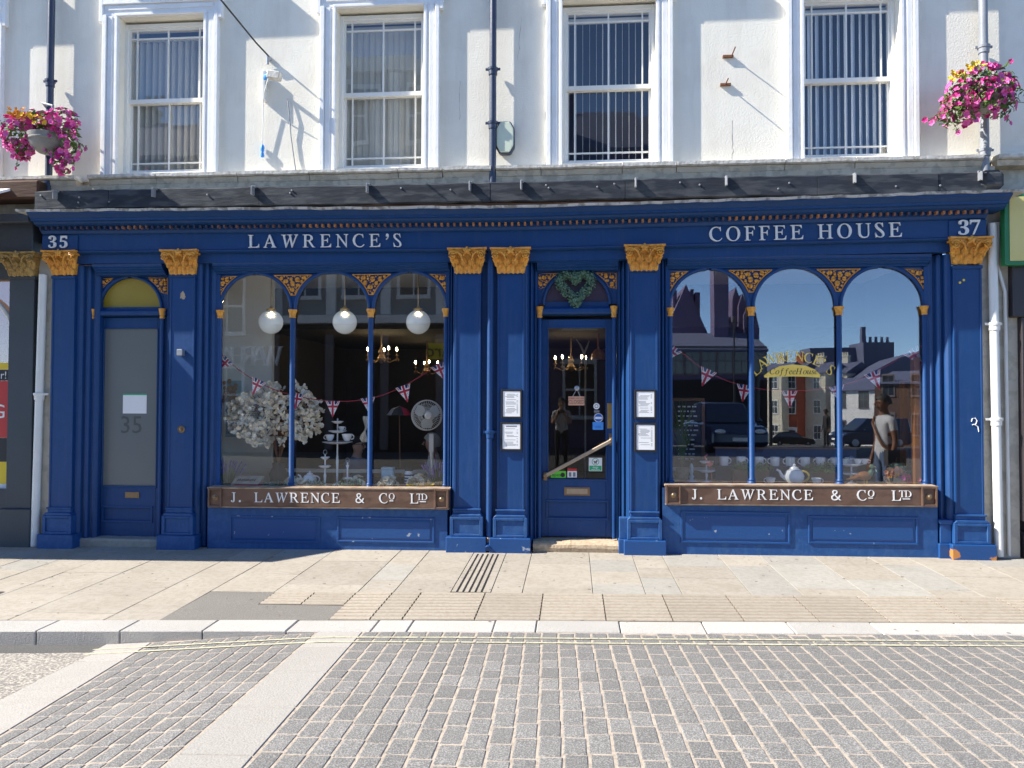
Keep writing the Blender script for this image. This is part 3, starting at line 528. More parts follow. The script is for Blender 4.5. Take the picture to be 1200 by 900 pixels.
# setts: columns run away from the kerb, in random lengths
def sett_mesh(seed):
    rr = random.Random(seed)
    mb = MB(); c = .007
    w, l, h = .5, .5, .05
    j = lambda: rr.uniform(-.012, .012)
    lo = [(-w + j(), -l + j() * .6, -h), (w + j(), -l + j() * .6, -h), (w + j(), l + j() * .6, -h), (-w + j(), l + j() * .6, -h)]
    mid = [(x, y, -.0035) for x, y, z in lo]
    k, kl = 1 - .10, 1 - .06
    top = [(x * k, y * kl, rr.uniform(-.0012, .0012)) for x, y, z in lo]
    mb.add(lo + mid + top, [(0, 1, 5, 4), (1, 2, 6, 5), (2, 3, 7, 6), (3, 0, 4, 7), (4, 5, 9, 8), (5, 6, 10, 9), (6, 7, 11, 10), (7, 4, 8, 11), (8, 9, 10, 11)])
    return mb
SETT = [sett_mesh(i) for i in range(8)]
setts = []
def sett_columns(xl, xr, n, ya, yb, rr):
    """n columns between the curves xl(y), xr(y)"""
    for i in range(n):
        y = ya - rr.uniform(0.0, .16)
        first = True
        while y > yb:
            L = rr.choice([.155, .18, .19, .20, .21, .22, .235])
            if first: y0 = ya; L = max(.06, ya - y); first = False
            else: y0 = y
            y1 = y0 - L
            yc = (y0 + y1) / 2
            w = (xr(yc) - xl(yc)) / n
            x = xl(yc) + (i + .5) * w
            k = yk(x) - .008
            if y0 > k: y0 = k
            if y0 - y1 > .05:
                setts.append((x, (y0 + y1) / 2, w - .012, (y0 - y1) - .011, rr.randrange(8), rr.uniform(-.008, .008), rr.uniform(-.010, .010), rr.uniform(-.0012, .0012)))
            y = y1
rr = random.Random(5)
e2 = lambda y, a, b: lerp(a, b, (y + 2.8) / (-2.4))
sett_columns(lambda y: e2(y, -1.60, -1.505) + .012, lambda y: 5.2, 55, -2.42, -5.75, rr)
sett_columns(lambda y: e2(y, -3.235, -2.99) + .012, lambda y: e2(y, -1.945, -1.875) - .012, 11, -2.82, -5.75, rr)
def in_view(x, y):
    d = RM.transposed() @ (Vector((x, y, zr(x, y))) - CAM)
    return d.y > 0 and abs(d.x / d.y * 880) < 625 and -d.z / d.y * 880 < 465
vis = [s for s in setts if in_view(s[0], s[1])]
vis.sort(key=lambda s: (Vector((s[0], s[1], 0)) - CAM).length)
near = set(id(s) for s in vis[:300])
SM = []
for mb in SETT:
    me = bpy.data.meshes.new('sett'); me.from_pydata(mb.v, [], mb.f); me.materials.append(M['sett']); me.update(); SM.append(me)
rest = MB()
for s in setts:
    x, y, w, l, k, rx, ry, dz = s
    z = zr(x, y) + dz + .001
    ry -= math.atan((zr(x + .05, y) - zr(x - .05, y)) / .1)
    if id(s) in near:
        o = link('sett', SM[k], road, loc=(x, y, z))
        o.scale = (w, l, 1.0); o.rotation_euler = (-.035 + rx * .6, ry, 0)
    else:
        R = Matrix.Rotation(-.035 + rx * .6, 3, 'X') @ Matrix.Rotation(ry, 3, 'Y')
        rest.add([Vector((x, y, z)) + R @ Vector((v[0] * w, v[1] * l, v[2])) for v in SETT[k].v], SETT[k].f)
rest.build('sett', 'sett', road, kind='stuff', fix=False)
# double yellow lines, thin paint sheets over the setts, worn at the joints
lines = thing('yellow_lines', (0, -3, 0), 'pair of faded yellow lines painted along the road edge below the kerb', 'road marking')
def yline(off, w, x0, x1, parent):
    mb = MB(); rr = random.Random(int(off * 1000))
    x = x0
    while x < x1:
        L = rr.uniform(.08, .30)
        e = min(x1, x + L)
        if x < -1.5: e = min(x1, x + .2); gapx = 0
        else: gapx = rr.choice([0, .004, .010, .016])
        o2 = interp(x, [-3.4, -1.6], [.06, 0])
        pts = []
        for xx in (x, e):
            yy = yk(xx) - off + interp(xx, [-3.4, -1.6], [.03, 0])
            ww = w * rr.uniform(.8, 1.1) if x > -1.9 else w
            pts += [(xx, yy + ww / 2, zr(xx, yy) + .0055), (xx, yy - ww / 2, zr(xx, yy) + .0055)]
        mb.add(pts, [(0, 1, 3, 2)])
        x = e + gapx
    o = mb.build('painted_line', 'yellow', parent)
yline(.170, .026, -3.60, 6.5, lines)
yline(.290, .028, -3.62, 6.5, lines)

# kerb
kerb = thing('kerb', (0, -2.6, 0), kind='structure')
joints = [-11.5, -10.2, -8.9, -7.6, -6.4, -5.45, -4.79, -4.14, -3.483, -2.838, -2.19, -1.538, -1.26, -.606, -.277, .37, 1.02, 1.68, 2.33, 2.98, 3.64, 4.3, 5.4, 6.6, 8, 9.5]
for a, b in zip(joints[:-1], joints[1:]):
    g = .0035
    a2, b2 = a + g, b - g
    mb = MB()
    top = [(a2, yk(a2)), (b2, yk(b2)), (b2, yk(b2) + .27), (a2, yk(a2) + .27)]
    dz = random.uniform(-.002, .003)
    mb.add([(x, y, zp(x, y) + dz) for x, y in top] + [(x, y, zp(x, y) - .2) for x, y in top],
           [(0, 1, 2, 3), (7, 6, 5, 4), (0, 4, 5, 1), (1, 5, 6, 2), (2, 6, 7, 3), (3, 7, 4, 0)])
    mb.build('kerb_stone', 'kerb', kerb, bevel=.007)

# pavement
pave = thing('pavement', (0, -1.2, 0), kind='structure')
kb = lambda x: yk(x) + .27
sheet('joint_bed', [-60, -20, -12, -9, -7] + frange(-6.2, 4.4, 12) + [6, 9, 12, 20, 60], [0, .25, .5, .75, 1.0], lambda x, y: zp(x, y) - .007, 'slab_joint',
      yclip=lambda x, t: lerp(.30, kb(x) - .001, t), kind=None, parent=pave)
def slab(x0, x1, ya0, ya1, yb0, yb1, name='paving_slab', m='slab', dz=0.0, ribs=0):
    """ya: street-side edge (at x0, x1); yb: building-side edge"""
    g = .0028
    x0 += g; x1 -= g; ya0 += g; ya1 += g; yb0 -= g; yb1 -= g
    mb = MB(); mb.k = 1 if ribs else 0
    top = [(x0, ya0), (x1, ya1), (x1, yb1), (x0, yb0)]
    tz = [random.uniform(-.0012, .0018) for _ in range(4)]
    mb.add([(x, y, zp(x, y) + dz + t) for (x, y), t in zip(top, tz)] + [(x, y, zp(x, y) - .03) for x, y in top],
           [(0, 1, 2, 3), (7, 6, 5, 4), (0, 4, 5, 1), (1, 5, 6, 2), (2, 6, 7, 3), (3, 7, 4, 0)])
    if ribs:
        for i in range(ribs):
            t0, t1 = (i + .15) / ribs, (i + .85) / ribs
            mb.k = 0
            q = [(x0 + .004, lerp(ya0, yb0, t0)), (x1 - .004, lerp(ya1, yb1, t0)), (x1 - .004, lerp(ya1, yb1, t1)), (x0 + .004, lerp(ya0, yb0, t1))]
            d = .008
            mb.add([(x, y, zp(x, y) - .001) for x, y in q] + [(x, y + (d if k < 2 else -d), zp(x, y) + .0075) for k, (x, y) in enumerate(q)],
                   [(4, 5, 6, 7), (0, 1, 5, 4), (1, 2, 6, 5), (2, 3, 7, 6), (3, 0, 4, 7)])
    return mb.build(name, [m, 'slab_joint'] if ribs else m, pave, bevel=0 if ribs else .0022)
rs = random.Random(21)
cols = [-13, -12, -11.2, -10.4, -9.5, -8.9, -8.1, -7.4, -6.72, -6.05, -5.62, -5.19, -4.57, -3.78, -3.32, -2.72, -1.95, -1.62, -1.10, -.735, -.45, .187, .658, .985, 1.60, 2.05, 2.62, 3.20, 3.62, 4.25, 4.85, 5.5, 6.2, 7.0, 7.8, 8.6]
NX = .27                                           # building side of the slabs (they run in under the plinths)
for a, b in zip(cols[:-1], cols[1:]):
    if abs(a + 1.10) < .01: continue                # channel drain
    right_part = a >= -1.951
    end = (lambda x: yr(x)) if right_part else ((lambda x: -1.775 + .01 * (x + 2)) if a >= -3.33 else (lambda x: kb(x)))
    y = NX
    cuts = [NX]
    yy = rs.uniform(-.62, -.18)
    while yy > end(a) + .16:
        cuts.append(yy)
        yy -= rs.choice([.38, .5, .62, .78, .95])
    for k in range(len(cuts)):
        b0 = cuts[k]
        if k + 1 < len(cuts): e0 = e1 = cuts[k + 1]
        else: e0, e1 = end(a), end(b)
        slab(a, b, e0, e1, b0, b0, m=rs.choice(['slab', 'slab', 'slab', 'slab', 'slab_grey']))
    if right_part: pass
# ribbed slabs along the crossing
rc = [-1.95, -1.62, -1.36, -.78, -.26, .27, .80, 1.36, 1.95, 2.5, 3.1, 3.7, 4.3, 4.9, 5.5, 6.1, 6.8, 7.5]
for a, b in zip(rc[:-1], rc[1:]):
    slab(a, b, kb(a), kb(b), yr(a), yr(b), 'ribbed_slab', 'tactile', ribs=9)
for a, b in ((-2.70, -2.33), (-2.33, -1.95)):
    slab(a, b, -2.165, -2.16, -1.782, -1.775, 'ribbed_slab', 'tactile', ribs=5)
# grey tarmac repair beside them
mb = MB()
pt = [(-3.325, kb(-3.325)), (-1.953, kb(-1.953)), (-1.953, -2.172), (-2.706, -2.172), (-2.706, -1.79), (-3.315, -1.795)]
mb.add([(x, y, zp(x, y) - .001) for x, y in pt] + [(x, y, zp(x, y) - .04) for x, y in pt], [tuple(range(6)), tuple(range(11, 5, -1))] + [(i, (i + 1) % 6, (i + 1) % 6 + 6, i + 6) for i in range(6)])
mb.build('tarmac_patch', 'patch', pave)
# drain of long slots in front of the rainwater pipe
dr = thing('channel_drain', (-.917, -.9, 0), 'stone channel drain with five long dark slots running out from the pipe', 'drain')
mb = MB(); mb.add([(x, y, zp(x, y) - .004) for x, y in ((-1.10, -1.70), (-.735, -1.70), (-.735, .27), (-1.10, .27))], [(0, 1, 2, 3)])
mb.build('drain_channel', 'dark', dr)
edges = [-1.097, -1.052, -1.034, -.996, -.978, -.940, -.922, -.884, -.866, -.828, -.810, -.738]
for k in range(0, 12, 2):
    a, b = edges[k], edges[k + 1]
    for y0, y1 in ((-1.685, -.93), (-.925, -.14)):
        mb = MB(); t = [(a, y0), (b, y0), (b, y1), (a, y1)]
        mb.add([(x, y, zp(x, y) + .0005) for x, y in t] + [(x, y, zp(x, y) - .03) for x, y in t], [(0, 1, 2, 3), (0, 4, 5, 1), (1, 5, 6, 2), (2, 6, 7, 3), (3, 7, 4, 0)])
        mb.build('drain_bar', 'slab', dr, bevel=.003)
for y0, y1 in ((-.135, .26),):
    mb = MB(); t = [(-1.097, y0), (-.738, y0), (-.738, y1), (-1.097, y1)]
    mb.add([(x, y, zp(x, y) + .0005) for x, y in t] + [(x, y, zp(x, y) - .03) for x, y in t], [(0, 1, 2, 3), (0, 4, 5, 1), (1, 5, 6, 2), (2, 6, 7, 3), (3, 7, 4, 0)])
    mb.build('drain_end', 'slab', dr, bevel=.003)
mb = MB(); t = [(-1.097, yr(-1.1)), (-.738, yr(-.74)), (-.738, -1.69), (-1.097, -1.69)]
mb = MB(); rr = random.Random(77)                            # trodden chewing gum and grit
for i in range(150):
    x, y = rr.uniform(-6.6, 5.0), rr.uniform(-2.6, -.1); r = rr.choice([.008, .010, .013, .018])
    mb.lathe((x, y, zp(x, y) + .0008), [(r, 0), (r * .7, .0016)], 7)
mb.build('gum_spots', 'patch', pave, kind='stuff', fix=False)
mb = MB()
for i in range(110):
    x = rr.uniform(-6.4, 4.6); y = rr.choice([rr.uniform(-.16, -.06), rr.uniform(-2.5, -2.2), rr.uniform(-1.8, -.2)])
    r = rr.uniform(.006, .016); a = rr.uniform(0, pi); z = zp(x, y) + .003
    mb.add([(x - r * cos(a), y - r * sin(a), z), (x + r * .4 * sin(a), y - r * .4 * cos(a), z + .004), (x + r * cos(a), y + r * sin(a), z + .002), (x - r * .4 * sin(a), y + r * .4 * cos(a), z + .001)], [(0, 1, 2, 3)])
mb.build('grit', 'brownwood', pave, kind='stuff', fix=False)
# small iron cover at the far left
cv = thing('stopcock_cover', (-5.6, -1.95, 0), 'small dark iron cover set in the paving near the kerb', 'cover')
mb = MB(); mb.add([(x, y, zp(x, y) + .004) for x, y in ((-5.62, -2.13), (-5.22, -2.12), (-5.24, -1.90), (-5.60, -1.90))], [(0, 1, 2, 3)])
mb.build('cover_frame', 'iron', cv)
mb = MB()
for i in range(6):
    y = -2.11 + i * .033
    mb.add([(x, yy, zp(x, yy) + .008) for x, yy in ((-5.59, y), (-5.25, y), (-5.25, y + .018), (-5.59, y + .018))], [(0, 1, 2, 3)])
mb.build('cover_lid', 'sett', cv)
# ------------------------------------------------------------------ the coffee house: one building, its parts as children
house = thing('coffee_house', (-.9, .4, 0), 'navy blue coffee house with white rendered upper floor and gilded capitals', 'building')
def sag(x): return interp(x, [-6.3, -3.6, -.7, 2, 4.4], [.012, -.008, -.030, -.006, .020])
def ngrain(x, s, a): return a * mnoise.noise(Vector((x * s, 3.1, 7.7)))

# ---- upper wall with four window openings
WALL_Y = .15
WIN = [(136, 237, 20, 203), (392.5, 496, 12, 199.5), (659, 769.5, 0, 194), (943, 1057, -12, 186)]   # inner edges of the surrounds, in the photograph
wx = []
for a, b, t, c in WIN:
    wx.append((ax(a, .09, 120), ax(b, .09, 120)))
WZ0, WZ1 = 4.425, 6.36
mb = MB()
X0, X1, ZB, ZT = -12.0, 9.5, 4.36, 9.0
edges = [X0] + [e for p in wx for e in p] + [X1]
for i in range(0, len(edges) - 1):
    a, b = edges[i], edges[i + 1]
    if i % 2 == 0: mb.box(a, b, WALL_Y, .45, ZB, ZT)
    else:
        mb.box(a, b, WALL_Y, .45, WZ1, ZT); mb.box(a, b, WALL_Y, .45, ZB, WZ0)
mb.build('upper_wall', 'wall', house, fix=False)
# ---- window surrounds, sashes, panes, blinds
def surround(x0, x1, legw=.185):
    mb = MB()
    f = .085                                     # front plane
    for s, xi in ((-1, x0), (1, x1)):
        xo = xi + s * legw
        a, b = sorted((xi, xo))
        mb.box(a, b, f + .02, WALL_Y, 4.405, WZ1)
        a, b = sorted((xi + s * .0, xi + s * .035)); mb.box(a, b, f + .008, f + .02, 4.405, WZ1)
        a, b = sorted((xi + s * .065, xi + s * .125)); mb.box(a, b, f + .010, f + .02, 4.405, WZ1)
        a, b = sorted((xi + s * .135, xo)); mb.box(a, b, f - .005, f + .02, 4.405, WZ1 + .015)
        a, b = sorted((xo, xo + s * .045)); mb.box(a, b, f - .003, WALL_Y, WZ1 - .07, WZ1 + .30)        # ear
    mb.box(x0 - legw, x1 + legw, f + .02, WALL_Y, WZ1, WZ1 + .30)
    mb.box(x0 - .035, x1 + .035, f + .008, f + .02, WZ1, WZ1 + .035)
    mb.box(x0 - .12, x1 + .12, f + .010, f + .02, WZ1 + .07, WZ1 + .125)
    mb.box(x0 - legw, x1 + legw, f - .004, f + .02, WZ1 + .14, WZ1 + .30)
    # bracketed hood above
    mb.box(x0 - legw - .10, x1 + legw + .10, -.02, WALL_Y, WZ1 + .62, WZ1 + .68)
    mb.box(x0 - legw - .15, x1 + legw + .15, -.10, WALL_Y, WZ1 + .68, WZ1 + .76)
    mb.box(x0 - legw - .05, x1 + legw + .05, .06, WALL_Y, WZ1 + .30, WZ1 + .62)
    return mb.build('window_surround', 'trim', house, bevel=.006)
def sash_window(x0, x1, blind, seed):
    rr = random.Random(seed)
    F = .25
    mb = MB()
    fz0, fz1 = WZ0 + .03, WZ1 - .03
    w = .042
    mb.box(x0, x0 + w, F, .40, fz0, fz1); mb.box(x1 - w, x1, F, .40, fz0, fz1)
    mb.box(x0 + w, x1 - w, F + .002, .40, fz1 - .05, fz1); mb.box(x0 + w, x1 - w, F + .002, .40, fz0, fz0 + .035)
    mb.box(x0, x1, .18, F + .004, WZ0, fz0 + .012)
    win = mb.build('sash_window', 'sash', house, bevel=.003)
    a, b = x0 + w, x1 - w
    zm = 5.365
    for (z0, z1, yb, top) in ((zm - .012, fz1 - .05, F + .025, True), (fz0 + .035, zm + .03, F + .065, False)):
        st = .026
        m2 = MB()
        bot = .036
        m2.box(a, a + st, yb, yb + .036, z0, z1); m2.box(b - st, b, yb, yb + .036, z0, z1)
        m2.box(a + st, b - st, yb + .001, yb + .035, z0, z0 + (.05 if top else .045)); m2.box(a + st, b - st, yb + .001, yb + .035, z1 - (.028 if top else .045), z1)
        ga, gb = a + st, b - st
        gz0, gz1 = z0 + (.05 if top else .045), z1 - (.028 if top else .045)
        bar = .017
        xs = [ga, ga + .075, (ga + gb) / 2, gb - .075, gb]
        zs = [gz0, gz1 - .095, gz1] if top else [gz0, gz0 + .085, gz1]
        for x in xs[1:-1]: m2.box(x - bar / 2, x + bar / 2, yb + .006, yb + .03, gz0, gz1)
        m2.box(ga, gb, yb + .0065, yb + .0295, zs[1] - bar / 2, zs[1] + bar / 2)
        m2.build('sash', 'sash', win)
        for i in range(4):
            for j in range(2):
                m3 = MB()
                pa, pb = xs[i] + (bar / 2 if i else 0), xs[i + 1] - (bar / 2 if i < 3 else 0)
                qa, qb = zs[j] + (bar / 2 if j else 0), zs[j + 1] - (bar / 2 if j < 1 else 0)
                t1, t2 = rr.uniform(-.0022, .0022), rr.uniform(-.0022, .0022)
                yc = yb + .018
                m3.add([(pa, yc + t1, qa), (pb, yc - t1, qa), (pb, yc - t1 + t2, qb), (pa, yc + t1 + t2, qb)], [(0, 1, 2, 3)])
                m3.build('pane', 'glass_u', win, fix=False)
    # vertical blind behind the glass
    m4 = MB()
    pitch, ang, mname, drop = blind
    x = a + .03
    while x < b - .02:
        an = ang + rr.uniform(-.10, .10)
        hw = .044
        c, s = cos(an) * hw, sin(an) * hw
        y = .405
        m4.add([(x - c, y - s, fz0 + .03), (x + c, y + s, fz0 + .03), (x + c, y + s, fz1 - drop), (x - c, y - s, fz1 - drop)], [(0, 1, 2, 3)])
        x += pitch * rr.uniform(.92, 1.08)
    m4.box(a, b, .38, .44, fz1 - drop, fz1 - drop + .04)
    m4.build('vertical_blind', mname, win, kind='stuff', fix=False)
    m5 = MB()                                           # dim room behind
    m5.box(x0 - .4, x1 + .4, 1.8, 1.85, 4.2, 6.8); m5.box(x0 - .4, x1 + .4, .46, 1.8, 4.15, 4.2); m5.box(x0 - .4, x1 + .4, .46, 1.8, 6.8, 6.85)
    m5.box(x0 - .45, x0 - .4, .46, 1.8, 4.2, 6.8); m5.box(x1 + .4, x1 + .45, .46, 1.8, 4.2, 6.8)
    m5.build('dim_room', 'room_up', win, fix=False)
BL = [(.082, .85, 'slat', .16), (.074, .22, 'slat', .12), (.080, 1.42, 'slat_white', .12), (.080, .80, 'slat_blue', .12)]
for k, ((a, b), bl) in enumerate(zip(wx, BL)):
    surround(a, b)
    sash_window(a, b, bl, 40 + k)
surround(-8.3, -7.17)
sash_window(-8.3, -7.17, BL[1], 50)
# ---- stone sill course: stones of slightly different height, a darker tan course below the pale top
js = [-9.5, -7.6, -5.96, None, -5.80, -4.95, -3.95, -3.08, -2.02, -1.50, -.93, None, -.88, -.36, .56, 1.17, 2.36, 3.12, 4.47, None, 4.62, 6.5, 9]
rs = random.Random(3)
for a, b in zip(js[:-1], js[1:]):
    if a is None or b is None: continue
    d = rs.uniform(-.006, .006)
    for nm, mm, prof in (('sill_stone', 'sill', [(WALL_Y + .02, 4.275), (.045 + d, 4.285), (.035 + d, 4.345), (WALL_Y + .02, 4.347)]),
                         ('sill_top', 'sill_top', [(WALL_Y + .02, 4.349), (.02 + d, 4.349), (-.002 + d, 4.362), (-.004 + d, 4.397 + d), (WALL_Y + .02, 4.412 + d)])):
        n = max(2, int((b - a) / .12))
        m2 = MB(); m2.sweepx(prof, [a + .004 + (b - a - .008) * i / n for i in range(n + 1)], lambda x: ngrain(x, 9, .009))
        m2.build(nm, mm, house)
m2 = MB(); m2.box(-12, 9.5, WALL_Y + .03, .45, 3.6, 4.36); m2.build('wall_band', 'cream', house, fix=False)
# ---- old dark boards below the sills, with blinds hooks
for a, b in ((-6.36, -5.45), (-5.445, -3.62), (-3.615, -.93), (-.925, .58), (.585, 2.66), (2.665, 3.92), (3.925, 4.50)):
    n = max(3, int((b - a) / .1)); d = rs.uniform(-.006, .004)
    m2 = MB()
    m2.sweepx([(-.10 + d, 3.955), (-.125 + d, 3.962), (-.125 + d, 4.16), (-.11 + d, 4.175), (.10, 4.18), (.10, 3.955)], [a + (b - a) * i / n for i in range(n + 1)], lambda x: ngrain(x, 6, .012) + .004 * sin(x * .9))
    m2.build('weathered_board', 'beam', house)
m2 = MB(); m2.box(4.36, 4.60, -.17, .02, 3.975, 4.19); m2.build('board_end_block', 'beam', house, bevel=.05)
m2 = MB(); m2.box(-12, 4.6, .05, .17, 4.17, 4.285); m2.build('ledge_shadow_board', 'sill', house, fix=False)
m2 = MB()
m2.sweepx([(-.06, 3.885), (-.07, 3.945), (.16, 3.945), (.16, 3.885)], frange(-6.3, 4.5, 40), lambda x: ngrain(x, 5, .01))
m2.build('rotten_timber', 'oldwood', house)
for px in (66, 181, 297, 431, 551, 611, 745, 851, 1001, 1148):
    x = ax(px, -.14, 222)
    m2 = MB(); m2.box(x - .010, x + .010, -.185, -.12, 4.07, 4.175); m2.box(x - .012, x + .028, -.15, -.12, 4.155, 4.18); m2.box(x - .006, x + .006, -.20, -.185, 4.06, 4.16)
    m2.build('iron_hook', 'hook', house, bevel=.003)
m2 = MB()
for px in (48, 92, 93, 128, 243, 340, 342, 470, 528, 640, 643, 700, 720, 797, 820, 912, 925, 1050, 1102):
    x = ax(px, -.13, 225); z = rs.choice([4.03, 4.09, 4.12])
    m2.lathe((x, -.127, z), [(.011, 0), (.011, -.008), (.006, -.011)], 8, 'y')
m2.build('bolt', 'hook', house, kind='stuff', fix=False)

# ---- entablature
EX = frange(-6.30, 4.44, 60)
CX = frange(-6.43, 4.70, 90)
E1 = [(.12, 3.868), (-.30, 3.866), (-.345, 3.868), (-.352, 3.893), (-.30, 3.900), (.12, 3.915)]
m2 = MB(); m2.sweepx(E1, CX, lambda x: sag(x) * 1.4 - .008 + ngrain(x, 7, .010) + ngrain(x, 23, .006)); m2.build('lead_cap', 'lead', house)
E2 = [(.12, 3.735), (-.15, 3.735), (-.17, 3.742), (-.205, 3.752), (-.215, 3.772), (-.26, 3.776), (-.262, 3.80), (-.275, 3.806), (-.295, 3.825), (-.325, 3.842), (-.332, 3.866), (.12, 3.866)]
m2 = MB(); m2.sweepx(E2, [x for x in CX if -6.42 < x < 4.68], sag); m2.build('cornice', 'blue', house, smooth=True)
E3 = [(.12, 3.655), (-.055, 3.655), (-.075, 3.665), (-.10, 3.69), (-.115, 3.694), (-.115, 3.7349), (.12, 3.7349)]
m2 = MB(); m2.sweepx(E3, EX, sag); m2.build('bed_moulding', 'blue', house)
m2 = MB(); x = -6.27
while x < 4.42:
    z = sag(x)
    m2.box(x, x + .023, -.165, -.115, 3.699 + z, 3.733 + z); x += .0725
m2.build('dentil_course', 'dentil', house, kind='stuff', fix=False)
m2 = MB()
m2.sweepx([(.12, 3.47), (-.05, 3.47), (-.05, 3.654), (.12, 3.654)], EX, sag)
m2.build('frieze', 'blue', house)
m2 = MB()
m2.sweepx([(.12, 3.32), (.0, 3.32), (.0, 3.432), (-.045, 3.436), (-.065, 3.446), (-.068, 3.46), (-.05, 3.469), (.12, 3.469)], EX, sag)
m2.build('architrave', 'blue', house)
for a, b in ((-6.305, -5.86), (4.06, 4.446)):
    m2 = MB(); m2.sweepx([(.0, 3.475), (-.066, 3.475), (-.066, 3.65), (.0, 3.65)], [a, b], sag); m2.build('number_block', 'blue', house, bevel=.004)
# ---- pilasters: shaft, plinth, capital
def acanthus(mb, cx, y, z0, h, w, out, lean=0.0):
    n = 6; b = len(mb.v)
    for i in range(n + 1):
        t = i / n
        ww = w * (.55 + .75 * sin(pi * min(1, t * 1.15 + .05)) * (1 - .25 * t)) * (1 if i < n else .55)
        yy = y - out * (t ** 1.8) - .012
        zz = z0 + h * (t if t < .86 else .86 + (t - .86) * -.9)
        if i == n: yy -= .008
        for k, u in enumerate((-1, -.55, 0, .55, 1)):
            mb.v.append((cx + lean * t + u * ww * (1.12 if (i % 2 and abs(u) == 1) else 1), yy + (.012 if abs(u) == 1 else (.002 if u == 0 else -.010)), zz - abs(u) * .012))
    for i in range(n):
        for k in range(4):
            mb.face([b + i * 5 + k, b + i * 5 + k + 1, b + (i + 1) * 5 + k + 1, b + (i + 1) * 5 + k])
def capital(cx, w, parent, mname, z0, zs, yf=0.0):
    """w: width of the shaft; zs scales the height"""
    mb = MB(); k = w / .285
    Z = lambda t: z0 + t * zs
    b0, b1 = .150 * k, .182 * k
    mb.add([(cx - b0, yf - .018, Z(.0)), (cx + b0, yf - .018, Z(.0)), (cx + b1, yf - .062, Z(.225)), (cx - b1, yf - .062, Z(.225)),
            (cx - b0, .10, Z(0)), (cx + b0, .10, Z(0)), (cx + b1, .10, Z(.225)), (cx - b1, .10, Z(.225))],
           [(0, 1, 2, 3), (4, 7, 6, 5), (0, 4, 5, 1), (3, 2, 6, 7), (0, 3, 7, 4), (1, 5, 6, 2)])
    ab = [(cx - .225 * k, yf - .12), (cx - .14 * k, yf - .108), (cx, yf - .098), (cx + .14 * k, yf - .108), (cx + .225 * k, yf - .12), (cx + .225 * k, .11), (cx - .225 * k, .11)]
    mb.prism(ab, 'z', Z(.252), Z(.272))
    ab2 = [(cx + (x - cx) * .93, y + (.018 if y < .1 else 0)) for x, y in ab]
    mb.prism(ab2, 'z', Z(.222), Z(.252))
    for i in range(3): acanthus(mb, cx + (i - 1) * .100 * k, yf - .018, Z(.0), .118 * zs, .044 * k, .045)
    for i in range(4): acanthus(mb, cx + (i - 1.5) * .088 * k, yf - .030, Z(.075), .115 * zs, .040 * k, .050)
    for s in (-1, 1):
        acanthus(mb, cx + s * .135 * k, yf - .035, Z(.10), .11 * zs, .034 * k, .07, s * .045)
        c = (cx + s * .163 * k, yf - .105, Z(.188))
        pts = []
        for i in range(26):
            a = i / 25 * 4.2 * pi
            r = .050 * (1 - i / 27)
            pts.append((c[0] - s * r * cos(a + .3), c[1] - .012 * i / 25, c[2] + r * sin(a + .3) * 1.05))
        mb.tube(pts, [.011] * 20 + [.010, .009, .008, .008, .008, .008], 6)
        pts = [(cx + s * .045 * k, yf - .085, Z(.12)), (cx + s * .07 * k, yf - .10, Z(.19)), (cx + s * .115 * k, yf - .108, Z(.232))]
        mb.tube(pts, .011, 6)
        pts = []
        for i in range(16):
            a = i / 15 * 2.6 * pi; r = .028 * (1 - i / 18)
            pts.append((cx + s * (.048 * k - r * cos(a)), yf - .095, Z(.198) + r * sin(a)))
        mb.tube(pts, .008, 6)
    mb.ell((cx, yf - .108, Z(.238)), .034, .022, .034, 10, 6)
    for i in range(5):
        a = i / 5 * 2 * pi + .3
        mb.ell((cx + .03 * cos(a), yf - .112, Z(.238) + .03 * sin(a)), .016, .012, .016, 8, 5)
    return mb.build('capital', mname, parent, smooth=True, fix=False)
def plinth(x0, x1, z, parent, m1='blue_low', mb_base='blue_low', hs=1.0):
    mb = MB()
    c = z
    mb.box(x0 - .02, x1 + .02, -.035, .12, c + .455 * hs, c + .475 * hs)                       # astragal under the shaft
    mb.box(x0 - .012, x1 + .012, -.02, .12, c + .415 * hs, c + .455 * hs)
    mb.prism([(x0 - .045, c + .385 * hs), (x0 - .015, c + .415 * hs), (x1 + .015, c + .415 * hs), (x1 + .045, c + .385 * hs)], 'y', -.055, .12)
    xl, xr = x0 - .045, x1 + .045
    b = .165 * hs
    # die with a sunk panel
    fr = .038
    mb.box(xl, xl + fr, -.06, .12, c + b, c + .385 * hs - .002); mb.box(xr - fr, xr, -.06, .12, c + b, c + .385 * hs - .002)
    mb.box(xl + fr, xr - fr, -.06, .12, c + b, c + b + .03); mb.box(xl + fr, xr - fr, -.06, .12, c + .385 * hs - .032, c + .385 * hs - .002)
    mb.box(xl + fr, xr - fr, -.044, .12, c + b + .03, c + .385 * hs - .032)
    o = mb.build('plinth', m1, parent, bevel=.004)
    m2 = MB(); m2.box(x0 - .085, x1 + .085, -.095, .12, c - .10, c + b - .002)
    m2.build('plinth_base', mb_base, parent, bevel=.007)
PIL = [(-6.205, -5.935, -.05, 'blue_low', 'blue_low', 'gold'), (-4.735, -4.445, -.035, 'blue_low', 'blue_low', 'gold'), (-1.335, -1.05, .005, 'blue_low', 'blue_chip2', 'gold'),
       (-.845, -.55, .0, 'blue_low', 'blue_chip2', 'gold'), (.655, .945, .0, 'blue_low', 'blue_chip2', 'gold'), (4.13, 4.415, .015, 'blue_low', 'blue_chip', 'gold')]
